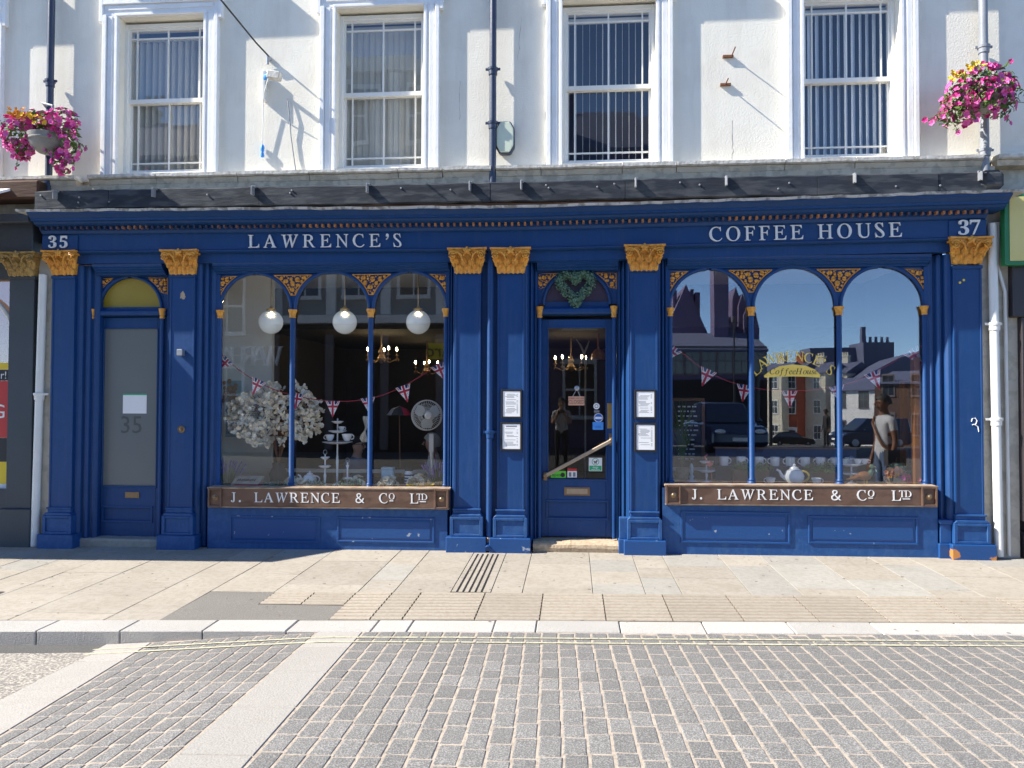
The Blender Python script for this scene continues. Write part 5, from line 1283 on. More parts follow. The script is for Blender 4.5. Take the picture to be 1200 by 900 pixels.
# ------------------------------------------------------------------ heart wreath over the shop door
c = at(674.5, 337, YD - .06)
wr = thing('heart_wreath', tuple(c), 'green heart shaped leaf wreath hanging in front of the fanlight', 'wreath')
rr = random.Random(9)
hp = []
for i in range(60):
    t = 2 * pi * i / 60
    hx = 16 * sin(t) ** 3; hz = 13 * cos(t) - 5 * cos(2 * t) - 2 * cos(3 * t) - cos(4 * t)
    hp.append(Vector((c.x + hx * .0112, c.y, c.z + .022 + hz * .0118)))
mb = MB(); mb.tube(hp + [hp[0]], .022, 6); mb.build('wire_ring', 'ink', wr, fix=False)
mb = MB()
for i in range(3600):
    k = rr.randrange(60); p = hp[k].lerp(hp[(k + 1) % 60], rr.random())
    d = Vector((rr.gauss(0, 1), rr.gauss(0, 1), rr.gauss(0, 1))).normalized() * (.066 * rr.random() ** .5)
    q = p + d
    n = (d.normalized() + Vector((rr.gauss(0, .5), rr.gauss(0, .5) - .3, rr.gauss(0, .5)))).normalized()
    u = n.cross(Vector((rr.gauss(0, 1), rr.gauss(0, 1), rr.gauss(0, 1)))).normalized(); v = n.cross(u)
    s = rr.uniform(.009, .016)
    mb.add([q - u * s, q + v * s * .6 + n * .003, q + u * s * 1.1, q - v * s * .6 + n * .003], [(0, 1, 2, 3)])
mb.build('leaves', 'wreathleaf', wr, kind='stuff', fix=False)

# ------------------------------------------------------------------ downpipes
def pipe(px, y, z0, z1, r, m, collars, parent=house, name='drainpipe', bend=None, lean=0.0):
    x = ax(px, y, 300); mb = MB()
    pts = [(x, y, z1), (x + lean, y, z0)] if not bend else [(x, y, z1)] + bend
    mb.tube(pts, r, 14)
    p = mb.build(name, m, parent, smooth=True, fix=False)
    for zc in collars:
        mb = MB(); mb.lathe((x + lean * (z1 - zc) / (z1 - z0), y, zc), [(r + .002, -.055), (r + .010, -.050), (r + .012, 0), (r + .020, .004), (r + .022, .03), (r + .004, .034)], 14)
        mb.box(x - r - .045, x + r + .045, y - .008, y + .010, zc + .005, zc + .03)
        mb.build('pipe_collar', m, p, smooth=True, fix=False)
    return p
pipe(55.5, .06, 4.19, 9, .040, 'navy_pipe', [az(97, .06, 55)])
pipe(577, .06, 4.19, 9, .040, 'navy_pipe', [az(83, .06, 577), az(146, .06, 577)])
pipe(1155.5, .06, 4.19, 9, .045, 'grey_pipe', [az(57, .06, 1155), az(178, .06, 1155)])
xp = ax(573.5, -.01, 450)
pipe(575, -.01, .03, 3.42, .034, 'blue', [1.33], bend=[(xp, -.01, .14), (xp, -.035, .08), (xp, -.10, .045)])
mb = MB(); mb.lathe((xp, -.012, .10), [(.044, 0), (.048, .02), (.048, .05), (.040, .06)], 12); mb.build('pipe_shoe', 'dullbrass', house, smooth=True, fix=False)
# cream piers with white pipes either side of the shopfront
mb = MB(); mb.box(-6.43, -6.215, .06, .30, -.2, 3.44); mb.build('cream_pier', 'cream', house)
mb = MB(); mb.box(4.43, 4.82, .06, .30, -.2, 3.86); mb.build('cream_pier', 'cream', house)
pipe(51, .0, -.04, 3.20, .045, 'white_pipe', [1.75], lean=-.05)
pipe(1163, .0, .05, 3.64, .045, 'white_pipe', [2.53, 1.50], lean=.03)
mb = MB(); xq = 4.70
mb.tube([(4.62, .03, 3.66), (4.60, .03, 3.2), (4.68, .03, 2.9), (4.69, .03, .05)], .018, 8); mb.build('thin_pipe', 'white_pipe', house, smooth=True, fix=False)

# ------------------------------------------------------------------ fittings on the walls
c = at(592, 162, .10)
al = thing('alarm_box', tuple(c), 'pale green eight sided alarm box beside the dark downpipe', 'alarm box')
mb = MB(); hexa = lambda w, h, k: [(c.x - w * .55, c.z - h), (c.x + w * .55, c.z - h), (c.x + w, c.z - h * k), (c.x + w, c.z + h * k), (c.x + w * .55, c.z + h), (c.x - w * .55, c.z + h), (c.x - w, c.z + h * k), (c.x - w, c.z - h * k)]
mb.prism(hexa(.112, .190, .55), 'y', .07, .15); mb.build('back_box', 'navy_pipe', al, bevel=.012)
M['alarm'] = mat('alarm_cover', (.55, .62, .48), .4, (.62, .68, .56), 6, .4)
mb = MB(); mb.prism(hexa(.098, .178, .55), 'y', .05, .0695); mb.build('cover', 'alarm', al, bevel=.010)
c = at(316, 95, .06)
fl = thing('wall_light', tuple(at(311, 100, .15)), 'small white bracket light with loose cables on the white wall', 'wall light')
mb = MB(); q = at(311, 101, .14); mb.box(q.x - .022, q.x + .022, .08, .15, q.z - .19, q.z + .17); mb.build('back_plate', 'white_pipe', fl, bevel=.008)
mb = MB(); mb.tube([(q.x, .11, q.z + .07), (q.x + .06, .02, q.z + .07), (q.x + .12, -.03, q.z + .06)], .022, 8); mb.build('arm', 'skyblue', fl, fix=False)
mb = MB(); mb.obox((q.x + .19, -.05, q.z + .035), (.075, 0, -.012), (0, .05, 0), (.008, 0, .045)); mb.build('lamp_head', 'sill_top', fl, bevel=.01)
mb = MB()
mb.tube([(q.x + .12, -.03, q.z + .06), (q.x + .05, .0, q.z - .12), (q.x - .01, .10, q.z - .22), (q.x - .02, .12, q.z - .72)], .006, 6)
mb.build('cable', 'white_pipe', fl, fix=False)
mb = MB(); mb.lathe((q.x - .02, .12, q.z - .86), [(.02, 0), (.024, .02), (.014, .06), (.022, .08), (.022, .13), (.008, .15)], 10); mb.build('plug', 'skyblue', fl, smooth=True, fix=False)
cb = thing('cable', tuple(at(340, 150, .13)), 'loose grey cable hanging down the white wall beside the second window', 'cable')
pts = [at(337, 116, .13), at(339, 135, .12), at(341, 160, .13), at(344, 182, .13), at(347, 203, .12)]
mb = MB(); mb.tube(pts, .007, 6); mb.build('cable_run', 'grey_pipe', cb, fix=False)
ov = thing('overhead_cable', tuple(at(316, 66, .10)), 'dark overhead cable running down to an anchor on the white wall', 'cable')
mb = MB(); mb.tube([at(255, -5, -.9), at(282, 28, -.5), at(300, 50, -.15), at(315, 66, .10)], .010, 6); mb.build('cable_run', 'black', ov, fix=False)
mb = MB(); q = at(314, 65, .10); mb.tube([q, (q.x - .01, .12, q.z - .10)], .018, 8); mb.lathe((q.x, .15, q.z - .02), [(.03, 0), (.03, -.02), (.012, -.04)], 10, 'y'); mb.build('anchor', 'steel', ov, fix=False)
for n_, (px, py) in enumerate(((853, 66), (850, 99))):
    q = at(px, py, .14)
    t = thing('rusty_bracket', tuple(q), ['upper rusty bracket stub on the white wall left of the last window', 'lower rusty bracket stub on the white wall left of the last window'][n_], 'bracket', 'rusty bracket stubs on the wall')
    mb = MB(); mb.box(q.x - .06, q.x + .06, .12, .15, q.z - .018, q.z + .010); mb.tube([(q.x + (.04 if n_ == 0 else .0), .13, q.z), (q.x + (.05 if n_ == 0 else .0), -.02, q.z + (.03 if n_ == 0 else 0))], .008, 6)
    mb.build('stub', 'brownwood', t, bevel=.002)
q = at(213, 413.5, -.02)
sn = thing('sensor_box', tuple(q), 'tiny grey sensor box on the pilaster right of the frosted door', 'sensor')
mb = MB(); mb.box(q.x - .035, q.x + .03, -.075, -.001, q.z - .035, q.z + .04); mb.build('sensor_case', 'steel', sn, bevel=.006)
q = at(212, 503, -.01)
be = thing('door_bell', tuple(q), 'round brass door bell on the pilaster right of the frosted door', 'door bell')
mb = MB(); mb.lathe((q.x, 0, q.z), [(.046, 0), (.044, -.008), (.036, -.014), (.034, -.010), (.018, -.010), (.017, -.020), (.008, -.024)], 18, 'y'); mb.build('bell_push', 'dullbrass', be, smooth=True, fix=False)
q = at(213.5, 346, -.01)
sc = MB(); rr = random.Random(4)
pts = [(q.x + (.034 + rr.uniform(-.012, .012)) * cos(a), q.z + (.046 + rr.uniform(-.016, .014)) * sin(a)) for a in frange(0, 2 * pi, 14)[:-1]]
sc.prism(pts, 'y', -.0015, .001); sc.build('paint_scar', 'step', house)
for px, py in ((1125.5, 331), (1130, 328)):
    q = at(px, py, -.01); sc = MB(); sc.lathe((q.x, .001, q.z), [(.014, 0), (.013, -.004)], 8, 'y'); sc.build('filler_spot', 'poster_yellow', house)
sc = MB(); sc.tube([at(x, y, -.003) for x, y in ((1138.5, 494), (1139.5, 490.5), (1143, 490), (1145, 493), (1143.5, 497), (1139, 498), (1142, 497.5), (1146, 500), (1147, 506))], .005, 5); sc.build('chalk_scrawl', 'paper', house, fix=False)

rr = random.Random(15)                                  # hairline cracks in the render
mb = MB()
for px0, py0, py1 in ((858, 141, 190), (611, 20, 70), (540, 95, 140)):
    x = at(px0, py0, .149).x; z0, z1 = at(px0, py0, .149).z, at(px0, py1, .149).z
    pts = []
    for i in range(12):
        x += rr.gauss(0, .005); pts.append((x, .1495, lerp(z0, z1, i / 11)))
    mb.tube(pts, [.0013 * rr.uniform(.4, 1.4) for _ in pts], 4)
mb.build('wall_cracks', 'slab_joint', house, kind='stuff', fix=False)

# ------------------------------------------------------------------ hanging baskets
def petunia(mb, p, n, r, k, rr):
    n = n.normalized(); u = n.cross(Vector((rr.gauss(0, 1), rr.gauss(0, 1), rr.gauss(0, 1)))).normalized(); v = n.cross(u)
    b = len(mb.v); mb.v.append(tuple(p - n * r * .5)); a0 = rr.random() * 6
    for i in range(10):
        a = a0 + 2 * pi * i / 10; q = r * (1.0 if i % 2 == 0 else .80)
        mb.v.append(tuple(p + (u * cos(a) + v * sin(a)) * q + n * (r * .12 if i % 2 else 0)))
    old = mb.k; mb.k = k
    for i in range(10): mb.face([b, b + 1 + i, b + 1 + (i + 1) % 10])
    mb.k = old
def leafq(mb, p, n, s, rr, k=0):
    n = n.normalized(); u = n.cross(Vector((rr.gauss(0, 1), rr.gauss(0, 1), rr.gauss(0, 1)))).normalized(); v = n.cross(u)
    old = mb.k; mb.k = k
    mb.add([p - u * s, p + v * s * .42 + n * s * .15, p + u * s, p - v * s * .42 + n * s * .15], [(0, 1, 2, 3)])
    mb.k = old
def hanging_basket(c, label, blobs, yblobs, bracket, seed):
    rr = random.Random(seed)
    t = thing('hanging_basket', tuple(c), label, 'hanging basket', 'flower baskets hung on the downpipes')
    mb = MB(); mb.lathe((c.x, c.y, c.z - .13), [(.02, -.10), (.10, -.085), (.17, -.03), (.205, .05), (.215, .12), (.20, .12), (.02, .08)], 18)
    mb.lathe((c.x, c.y, c.z - .13), [(.206, .035), (.216, .045), (.216, .058), (.208, .065)], 18)
    mb.build('basket_bowl', 'basket', t, smooth=True, fix=False)
    mb = MB(); mb.tube(bracket, .014, 8); mb.build('bracket', 'grey_pipe', t, fix=False)
    lf, fl = MB(), MB()
    for (dx, dy, dz, rx, ry, rz, nl, nf) in blobs:
        o = Vector((c.x + dx, c.y + dy, c.z + dz))
        for i in range(nl):
            d = Vector((rr.gauss(0, 1), rr.gauss(0, 1), rr.gauss(0, 1))).normalized(); q = rr.random() ** .45
            leafq(lf, o + Vector((d.x * rx, d.y * ry, d.z * rz)) * q, d + Vector((rr.gauss(0, .6), rr.gauss(0, .6), .4 + rr.gauss(0, .6))), rr.uniform(.022, .042), rr)
        for i in range(nf):
            d = Vector((rr.gauss(0, 1), rr.gauss(0, 1) - .35, rr.gauss(0, 1))).normalized(); q = rr.uniform(.80, 1.06)
            petunia(fl, o + Vector((d.x * rx, d.y * ry, d.z * rz)) * q, d + Vector((rr.gauss(0, .35), -.5 + rr.gauss(0, .35), .15 + rr.gauss(0, .35))), rr.uniform(.030, .046), 0 if rr.random() < .7 else 1, rr)
    stem = MB()                                            # trailing stems and stray blooms break the outline
    for i in range(46):
        (dx, dy, dz, rx, ry, rz, nl, nf) = rr.choice(blobs)
        a = rr.uniform(0, 2 * pi); o = Vector((c.x + dx + rx * .8 * cos(a), c.y + dy - rr.uniform(0, ry), c.z + dz + rz * .7 * sin(a)))
        e = o + Vector((.10 * cos(a) + rr.gauss(0, .03), -rr.uniform(0, .05), .05 * sin(a) - rr.uniform(-.03, .13)))
        m_ = (o + e) / 2 + Vector((0, 0, .02)); stem.tube([o, m_, e], .0035, 4)
        for q in range(4): leafq(lf, o.lerp(e, rr.random()) + Vector((rr.gauss(0, .012), 0, rr.gauss(0, .012))), Vector((rr.gauss(0, 1), -1, rr.gauss(0, 1))), rr.uniform(.016, .03), rr)
        if rr.random() < .6: petunia(fl, e, Vector((rr.gauss(0, .5), -1, rr.gauss(0, .5))), rr.uniform(.026, .040), 0 if rr.random() < .6 else 1, rr)
    stem.build('stems', 'leaf', t, kind='stuff', fix=False)
    for (dx, dy, dz, s, n_, k) in yblobs:
        for i in range(n_):
            p = Vector((c.x + dx + rr.gauss(0, s), c.y + dy + rr.gauss(0, s * .5), c.z + dz + rr.gauss(0, s * .6)))
            petunia(fl, p, Vector((rr.gauss(0, .6), -1, .5 + rr.gauss(0, .5))), rr.uniform(.024, .036), k, rr)
    lf.build('leaves', 'leaf', t, kind='stuff', fix=False)
    fl.build('blossoms', ['pink', 'pink2', 'petal_y', 'petal_o'], t, kind='stuff', fix=False)
c = at(56, 158, -.22)
xp = ax(55.5, .06, 150)
hanging_basket(c, 'hanging basket with grey bowl showing between trailing magenta petunias and orange blooms',
               [(-.36, 0, .02, .17, .20, .24, 170, 80), (-.16, .0, .17, .20, .18, .12, 120, 26), (.18, 0, .13, .20, .20, .17, 150, 62), (.27, 0, -.10, .12, .16, .20, 110, 30), (.20, -.02, -.33, .13, .12, .15, 80, 40), (-.30, 0, -.18, .12, .14, .10, 50, 34), (0, .05, .08, .22, .18, .10, 110, 6)],
               [(-.26, -.16, .20, .05, 16, 3), (-.05, -.16, .13, .06, 12, 2), (-.16, -.14, .19, .04, 8, 2)],
               [(xp, .06, c.z + .42), (xp + .02, -.05, c.z + .45), (c.x + .03, -.18, c.z + .36), (c.x, -.22, c.z + .10)], 3)
c = at(1150, 110, -.22)
xp = ax(1155.5, .06, 110)
hanging_basket(c, 'rounded hanging basket overflowing with magenta petunias and a few yellow blooms',
               [(0, 0, .05, .35, .26, .25, 620, 100), (-.22, 0, -.14, .22, .17, .19, 190, 38), (.18, 0, -.10, .19, .17, .17, 200, 22), (-.36, 0, -.26, .09, .09, .09, 30, 8), (-.04, -.20, -.06, .20, .07, .16, 170, 26)],
               [(-.34, -.20, .12, .04, 12, 2), (-.16, -.2, .22, .05, 12, 2)],
               [(xp, .06, c.z + .34), (xp - .10, -.05, c.z + .30), (c.x - .28, -.18, c.z + .22)], 5)

# ------------------------------------------------------------------ neighbouring shopfronts
ln = thing('dark_shopfront', (-7.2, .2, 0), 'charcoal neighbouring shopfront with a dull gold capital and posters at the left edge', 'building')
lx0, lx1 = ax(9, 0), ax(38, 0)
mb = MB(); mb.box(lx0, lx1, 0, .3, .40, 3.19); mb.box(lx0 - .03, lx1 + .02, -.02, .3, 3.15, 3.185)
lp = mb.build('pilaster', 'charcoal', ln, bevel=.004)
capital((lx0 + lx1) / 2, .30, lp, 'gold_old', 3.186, 1.02)
mb = MB(); mb.box(lx0 - .06, lx1 + .03, -.05, .3, -.2, .40); mb.build('plinth', 'charcoal', ln, bevel=.01)
mb = MB(); mb.box(-14, -6.43, -.06, .3, 3.46, 3.86); mb.box(-14, -6.40, -.16, .3, 3.80, 3.90); mb.build('fascia', 'charcoal', ln, bevel=.01)
mb = MB(); mb.box(-14, lx0, .06, .3, -.2, .62); mb.box(-14, lx0, .12, .3, 3.18, 3.46); mb.build('stall_riser', 'charcoal', ln)
mb = MB(); mb.box(-14, lx0 + .02, .16, .166, .6, 3.2); mb.build('shop_glass', 'glass_l', ln)
mb = MB(); mb.tube([(lx0 - .02 - .9 + .9 * cos(t), .12, 2.45 + .65 * sin(t)) for t in frange(0, pi, 24)], .03, 8); mb.build('arch_moulding', 'white_pipe', ln, smooth=True, fix=False)
mb = MB(); mb.box(-14, -6.5, 2.2, 2.25, -.2, 4); mb.build('back_wall', 'brownwood', ln)
fx = ax(10.5, .14, 500)
for nm, y0, y1, m in (('poster_band', 425, 433, 'poster_yellow'), ('poster_band', 433.3, 446, 'black'), ('poster_band', 446.3, 513, 'poster_red'), ('poster_band', 513.3, 541, 'black'), ('poster_band', 541.3, 567, 'poster_yellow'), ('poster_band', 567.2, 575, 'paper')):
    z1, z0 = az(y0, .14, 5), az(y1, .14, 5)
    mb = MB(); mb.box(-7.6, fx, .145, .155, z0, z1); mb.build(nm, m, ln)
flat_text('poster_print', 'r!', .13, (ax(4, .14, 440), .143, az(440, .14, 4)), 'paper', ln)
flat_text('poster_print', 'SAVING', .24, (ax(6.5, .14, 483), .143, az(483, .14, 4)), 'paper', ln, align='RIGHT')
aw = thing('shop_awning', (-6.6, 0, 3.9), 'edge of a pale retracted awning jutting out at the left edge', 'awning')
mb = MB()
A = at(20, 219, -.05)
ox, oy, oz = A.x - .65, -1.5, A.z - .80
mb.add([(A.x, -.05, A.z), (ox, oy, oz), (-12, oy, oz), (-12, -.05, A.z), (A.x, -.05, A.z - .03), (ox, oy, oz - .03), (-12, oy, oz - .03), (-12, -.05, A.z - .03)],
       [(0, 1, 2, 3), (7, 6, 5, 4), (0, 4, 5, 1), (1, 5, 6, 2), (2, 6, 7, 3), (3, 7, 4, 0)])
mb.build('awning_cloth', 'paper', aw)
mb = MB(); mb.box(-12, A.x + .32, -.12, .15, A.z - .16, A.z + .06); mb.build('awning_box', 'oldwood', aw, bevel=.02)
rn = thing('brown_shopfront', (5.6, .2, 0), 'dark brown neighbouring shopfront under a yellow sign at the right edge', 'building')
mb = MB(); mb.box(4.82, 5.02, -.02, .3, .42, 2.62); mb.box(5.10, 5.18, .06, .3, .3, 2.62); mb.box(4.82, 9.5, .10, .3, 2.2, 2.62)
mb.build('door_post', 'brownfront', rn, bevel=.008)
mb = MB(); mb.box(4.84, 5.10, -.08, .3, -.2, .30); mb.box(4.86, 5.06, -.05, .3, .30, .42); mb.build('plinth', 'brownfront', rn, bevel=.012)
mb = MB(); mb.box(4.73, 9.5, -.03, .3, 2.62, 3.90); mb.build('fascia', 'brownfront', rn, bevel=.01)
mb = MB(); mb.box(5.18, 9.5, .18, .3, -.2, 2.2); mb.build('shop_door', 'brownfront', rn)
ys = thing('yellow_shop_sign', (5.5, -.1, 3.4), 'blank yellow fascia sign in a green frame at the right edge', 'sign')
sx0 = ax(1176.5, -.10, 270); sz0, sz1 = az(311, -.10, 1185), az(228, -.10, 1185)
mb = MB(); mb.box(sx0, 9.5, -.12, -.03, sz0, sz1); mb.build('sign_frame', 'signgreen', ys, bevel=.006)
mb = MB(); mb.box(sx0 + .045, 9.4, -.128, -.121, sz0 + .045, sz1 - .03); mb.build('sign_panel', 'signyellow', ys, bevel=.002)
# ------------------------------------------------------------------ people: one continuous skinned body, coloured by the nearest limb
def person(label, loc, yaw, J, cols, hair, group=None, extra=None, sc=1.0):
    """J: joint positions (facing -Y); cols: shirt, trousers, shoe materials, bare sleeves flag"""
    t = thing('person', loc, label, 'person', group)
    bm_v, bm_e, rad, seg = [], [], [], []
    def node(p, r): bm_v.append(Vector(p) * sc); rad.append(r * sc); return len(bm_v) - 1
    def chain(pts, kind, start=None):
        prev = start
        for p, r in pts:
            i = node(p, r)
            if prev is not None: bm_e.append((prev, i)); seg.append((prev, i, kind))
            prev = i
        return prev
    pel = node(J['pelvis'], .125)
    P = Vector(J['pelvis']); Cc = Vector(J['chest'])
    chest = chain([(P.lerp(Cc, .4) , .120), (Cc, .135)], 'shirt', pel)
    N = Vector(J['neck']); H = Vector(J['head'])
    nb = chain([(N, .062)], 'shirt', chest)
    hd = chain([(N.lerp(H, .38), .055), (N.lerp(H, .62) + Vector((0, -.012, 0)), .074), (H, .092), (H + Vector((0, .008, .085)), .070)], 'skin', nb)
    for s in ('l', 'r'):
        sh, el, wr, hn = [Vector(v) for v in J['arm_' + s]]
        sleeve = cols[3]
        k = chain([(sh, .058)], 'shirt', chest)
        k = chain([(sh.lerp(el, .5), .047)], 'shirt', k)
        k = chain([(el, .039)], 'shirt' if sleeve else 'skin', k)
        k = chain([(wr, .026)], 'shirt' if sleeve else 'skin', k)
        k = chain([(wr.lerp(hn, .55), .034), (hn, .028)], 'skin', k)
        d = (hn - wr).normalized(); side = d.cross(Vector((0, 1, 0)))
        if side.length < .2: side = d.cross(Vector((1, 0, 0)))
        side.normalize(); inn = d.cross(side)
        for q, ln in ((-.030, .070), (-.010, .085), (.010, .080), (.030, .062)):
            chain([(hn + side * q * .9 + d * .01, .010), (hn + side * q + d * ln * .55 + inn * .010, .009), (hn + side * q + d * ln + inn * .028, .007)], 'skin', k)
        chain([(wr.lerp(hn, .5) + side * .04, .011), (wr.lerp(hn, .5) + side * .062 + d * .045 + inn * .012, .009)], 'skin', k)
        hp, kn, an, to = [Vector(v) for v in J['leg_' + s]]
        k = chain([(hp, .092), (hp.lerp(kn, .5), .074), (kn, .056), (kn.lerp(an, .4), .054), (an, .038)], 'trousers', pel)
        chain([(an + Vector((0, -.03, -.045)), .040), (to, .030)], 'shoe', k)
    me = bpy.data.meshes.new('body'); me.from_pydata(bm_v, bm_e, [])
    ob = bpy.data.objects.new('body', me); COL.objects.link(ob)
    md = ob.modifiers.new('skin', 'SKIN'); md.use_smooth_shade = True
    for i, sv in enumerate(me.skin_vertices[0].data):
        sv.radius = (rad[i], rad[i]); sv.use_root = (i == 0)
    # flatten the torso a little front to back
    for i in range(0, 3): me.skin_vertices[0].data[i].radius = (rad[i] * 1.22, rad[i] * .92)
    ob.modifiers.new('sub', 'SUBSURF').levels = 2
    dg = bpy.context.evaluated_depsgraph_get(); dg.update()
    m2 = bpy.data.meshes.new_from_object(ob.evaluated_get(dg))
    bpy.data.objects.remove(ob); bpy.data.meshes.remove(me)
    m2.name = 'body'; m2.materials.clear()
    names = ['skin', 'shirt', 'trousers', 'shoe']
    for n_ in (cols[4], cols[0], cols[1], cols[2]): m2.materials.append(M[n_])
    for pl in m2.polygons:
        c = pl.center; best, bk = 1e9, 'skin'
        for a, b, k in seg:
            A, B = bm_v[a], bm_v[b]; d = B - A
            tt = max(0, min(1, (c - A).dot(d) / max(1e-9, d.length_squared)))
            q = (A + d * tt - c).length - .6 * lerp(rad[a], rad[b], tt)
            if q < best: best, bk = q, k
        pl.material_index = names.index(bk); pl.use_smooth = True
    b = bpy.data.objects.new('body', m2); COL.objects.link(b); b.parent = t
    WO[b.name] = Vector(loc)
    t.rotation_euler = (0, 0, yaw)
    def child(name, mb, m, smooth=True):
        mb.v = [tuple(Vector(v) * sc) for v in mb.v]
        o = mb.build(name, m, None, smooth=smooth, fix=False); o.parent = t; o.location = (0, 0, 0); return o
    h = Vector(J['head']); fz = .0
    mb = MB()                                             # nose, ears, eyes, mouth
    mb.tube([h + Vector((0, -.085, .02)), h + Vector((0, -.112, -.022)), h + Vector((0, -.088, -.030))], [.007, .014, .008], 8)
    for s in (-1, 1): mb.ell(h + Vector((s * .083, .012, -.005)), .012, .022, .032, 8, 6)
    child('nose_and_ears', mb, cols[4])
    mb = MB()
    for s in (-1, 1): mb.ell(h + Vector((s * .032, -.083, .018)), .012, .008, .008, 8, 6)
    mb.ell(h + Vector((0, -.078, -.058)), .024, .010, .007, 8, 6)
    child('eyes_and_mouth', mb, 'ink')
    mb = MB()
    n, m_ = 18, 9
    vol = hair[1]
    b0 = len(mb.v)
    for j in range(m_ + 1):
        for k in range(n):
            a = 2 * pi * k / n
            front = max(0, -sin(a))
            low = lerp(hair[2] - .25, .42, front ** .6)
            el_ = lerp(low, pi / 2, j / m_) if j < m_ else pi / 2
            wob = 1 + .06 * mnoise.noise(Vector((cos(a) * 3, sin(a) * 3, j * .7)))
            mb.v.append(tuple(h + Vector((0, .012, .010)) + Vector((cos(a) * cos(el_) * .092, sin(a) * cos(el_) * .106, sin(el_) * .114)) * vol * wob))
    for j in range(m_):
        for k in range(n): mb.face([b0 + j * n + k, b0 + j * n + (k + 1) % n, b0 + (j + 1) * n + (k + 1) % n, b0 + (j + 1) * n + k])
    child('hair', mb, hair[0])
    if extra: extra(child, h)
    return t
M['skin_l'] = mat('light_skin', (.50, .29, .21), .55, (.54, .33, .24), 6, .3, spec=.3)
M['skin_d'] = mat('brown_skin', (.16, .075, .045), .55, (.19, .09, .055), 6, .3, spec=.3)
M['hair_d'] = mat('dark_hair', (.012, .010, .009), .7, (.02, .017, .015), 30, .4)
M['hair_g'] = mat('grey_hair', (.42, .40, .37), .7, (.52, .50, .47), 30, .4)
M['shirt_b'] = mat('blue_shirt', (.10, .16, .26), .8, (.12, .19, .30), 8, .3)
M['shirt_g'] = mat('pale_grey_shirt', (.42, .43, .46), .8, (.48, .49, .52), 8, .3)
M['shirt_w'] = mat('white_shirt', (.60, .58, .56), .8, (.66, .65, .63), 8, .3)
M['jeans'] = mat('blue_jeans', (.055, .09, .17), .8, (.08, .12, .21), 9, .4)
M['trouser_k'] = mat('black_trousers', (.015, .015, .018), .8)
M['shoe_k'] = mat('dark_shoe', (.03, .026, .024), .6)
STAND = dict(pelvis=(0, 0, .95), chest=(0, .005, 1.30), neck=(0, .0, 1.47), head=(0, -.025, 1.625),
             arm_l=[(.175, 0, 1.41), (.225, .02, 1.13), (.235, -.05, .88), (.235, -.075, .79)], arm_r=[(-.175, 0, 1.41), (-.225, .02, 1.13), (-.235, -.05, .88), (-.235, -.075, .79)],
             leg_l=[(.09, 0, .90), (.10, -.01, .50), (.105, .02, .085), (.125, -.13, .035)], leg_r=[(-.09, 0, .90), (-.10, -.02, .50), (-.105, .02, .085), (-.125, -.13, .035)])
SIT = dict(pelvis=(0, 0, .50), chest=(0, -.02, .84), neck=(0, -.03, 1.01), head=(0, -.06, 1.165),
           arm_l=[(.175, -.02, .95), (.235, -.05, .69), (.17, -.27, .72), (.13, -.35, .74)], arm_r=[(-.175, -.02, .95), (-.235, -.05, .69), (-.17, -.27, .72), (-.13, -.35, .74)],
           leg_l=[(.09, -.05, .47), (.11, -.42, .48), (.11, -.42, .085), (.12, -.56, .035)], leg_r=[(-.09, -.05, .47), (-.11, -.42, .48), (-.11, -.42, .085), (-.12, -.56, .035)])
# ------------------------------------------------------------------ the room behind the glass
FL = 0.0
RX0, RX1, RY0, RY1, RZ = -4.6, 4.05, .17, 6.5, 3.36
def roompart(name, m, *boxes):
    mb = MB()
    for b in boxes: mb.box(*b)
    return mb.build(name, m, house)
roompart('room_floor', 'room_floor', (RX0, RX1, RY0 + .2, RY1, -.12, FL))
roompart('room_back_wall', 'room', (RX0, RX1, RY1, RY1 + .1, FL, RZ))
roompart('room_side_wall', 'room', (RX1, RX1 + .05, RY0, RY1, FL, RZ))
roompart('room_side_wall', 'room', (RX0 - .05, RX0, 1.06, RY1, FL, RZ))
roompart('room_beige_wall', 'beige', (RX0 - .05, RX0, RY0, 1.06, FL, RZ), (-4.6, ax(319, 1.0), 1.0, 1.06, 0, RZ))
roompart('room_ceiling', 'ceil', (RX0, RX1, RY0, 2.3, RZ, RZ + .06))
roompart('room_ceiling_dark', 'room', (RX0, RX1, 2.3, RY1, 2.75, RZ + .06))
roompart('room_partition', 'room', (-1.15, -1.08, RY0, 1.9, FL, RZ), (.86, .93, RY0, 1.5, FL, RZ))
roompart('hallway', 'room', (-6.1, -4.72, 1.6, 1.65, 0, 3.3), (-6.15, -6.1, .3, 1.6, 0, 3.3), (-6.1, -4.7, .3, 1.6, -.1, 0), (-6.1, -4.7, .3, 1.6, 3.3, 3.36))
roompart('display_ledge', 'ledge', (XL[0], XL[3], .17, .80, .60, .655))
roompart('display_ledge', 'ledge', (XR[0], XR[3], .17, .80, .70, .755))
roompart('ledge_front', 'room', (XL[0], XL[3], .79, .80, 0, .60), (XR[0], XR[3], .79, .80, 0, .70))
roompart('ledge_rail', 'ledge', (XL[0], XL[3], .80, .83, .79, .835), (XR[0], XR[0] + .9, .80, .83, .86, .90))
roompart('orange_jamb', 'orangewood', (3.80, 3.865, .20, .30, .755, 2.2))
roompart('brown_screen', 'brownwood', (ax(1059, .55), 3.88, .55, .60, .755, 1.95), (ax(1057, .55), ax(1060, .55), .53, .62, .755, 1.95))
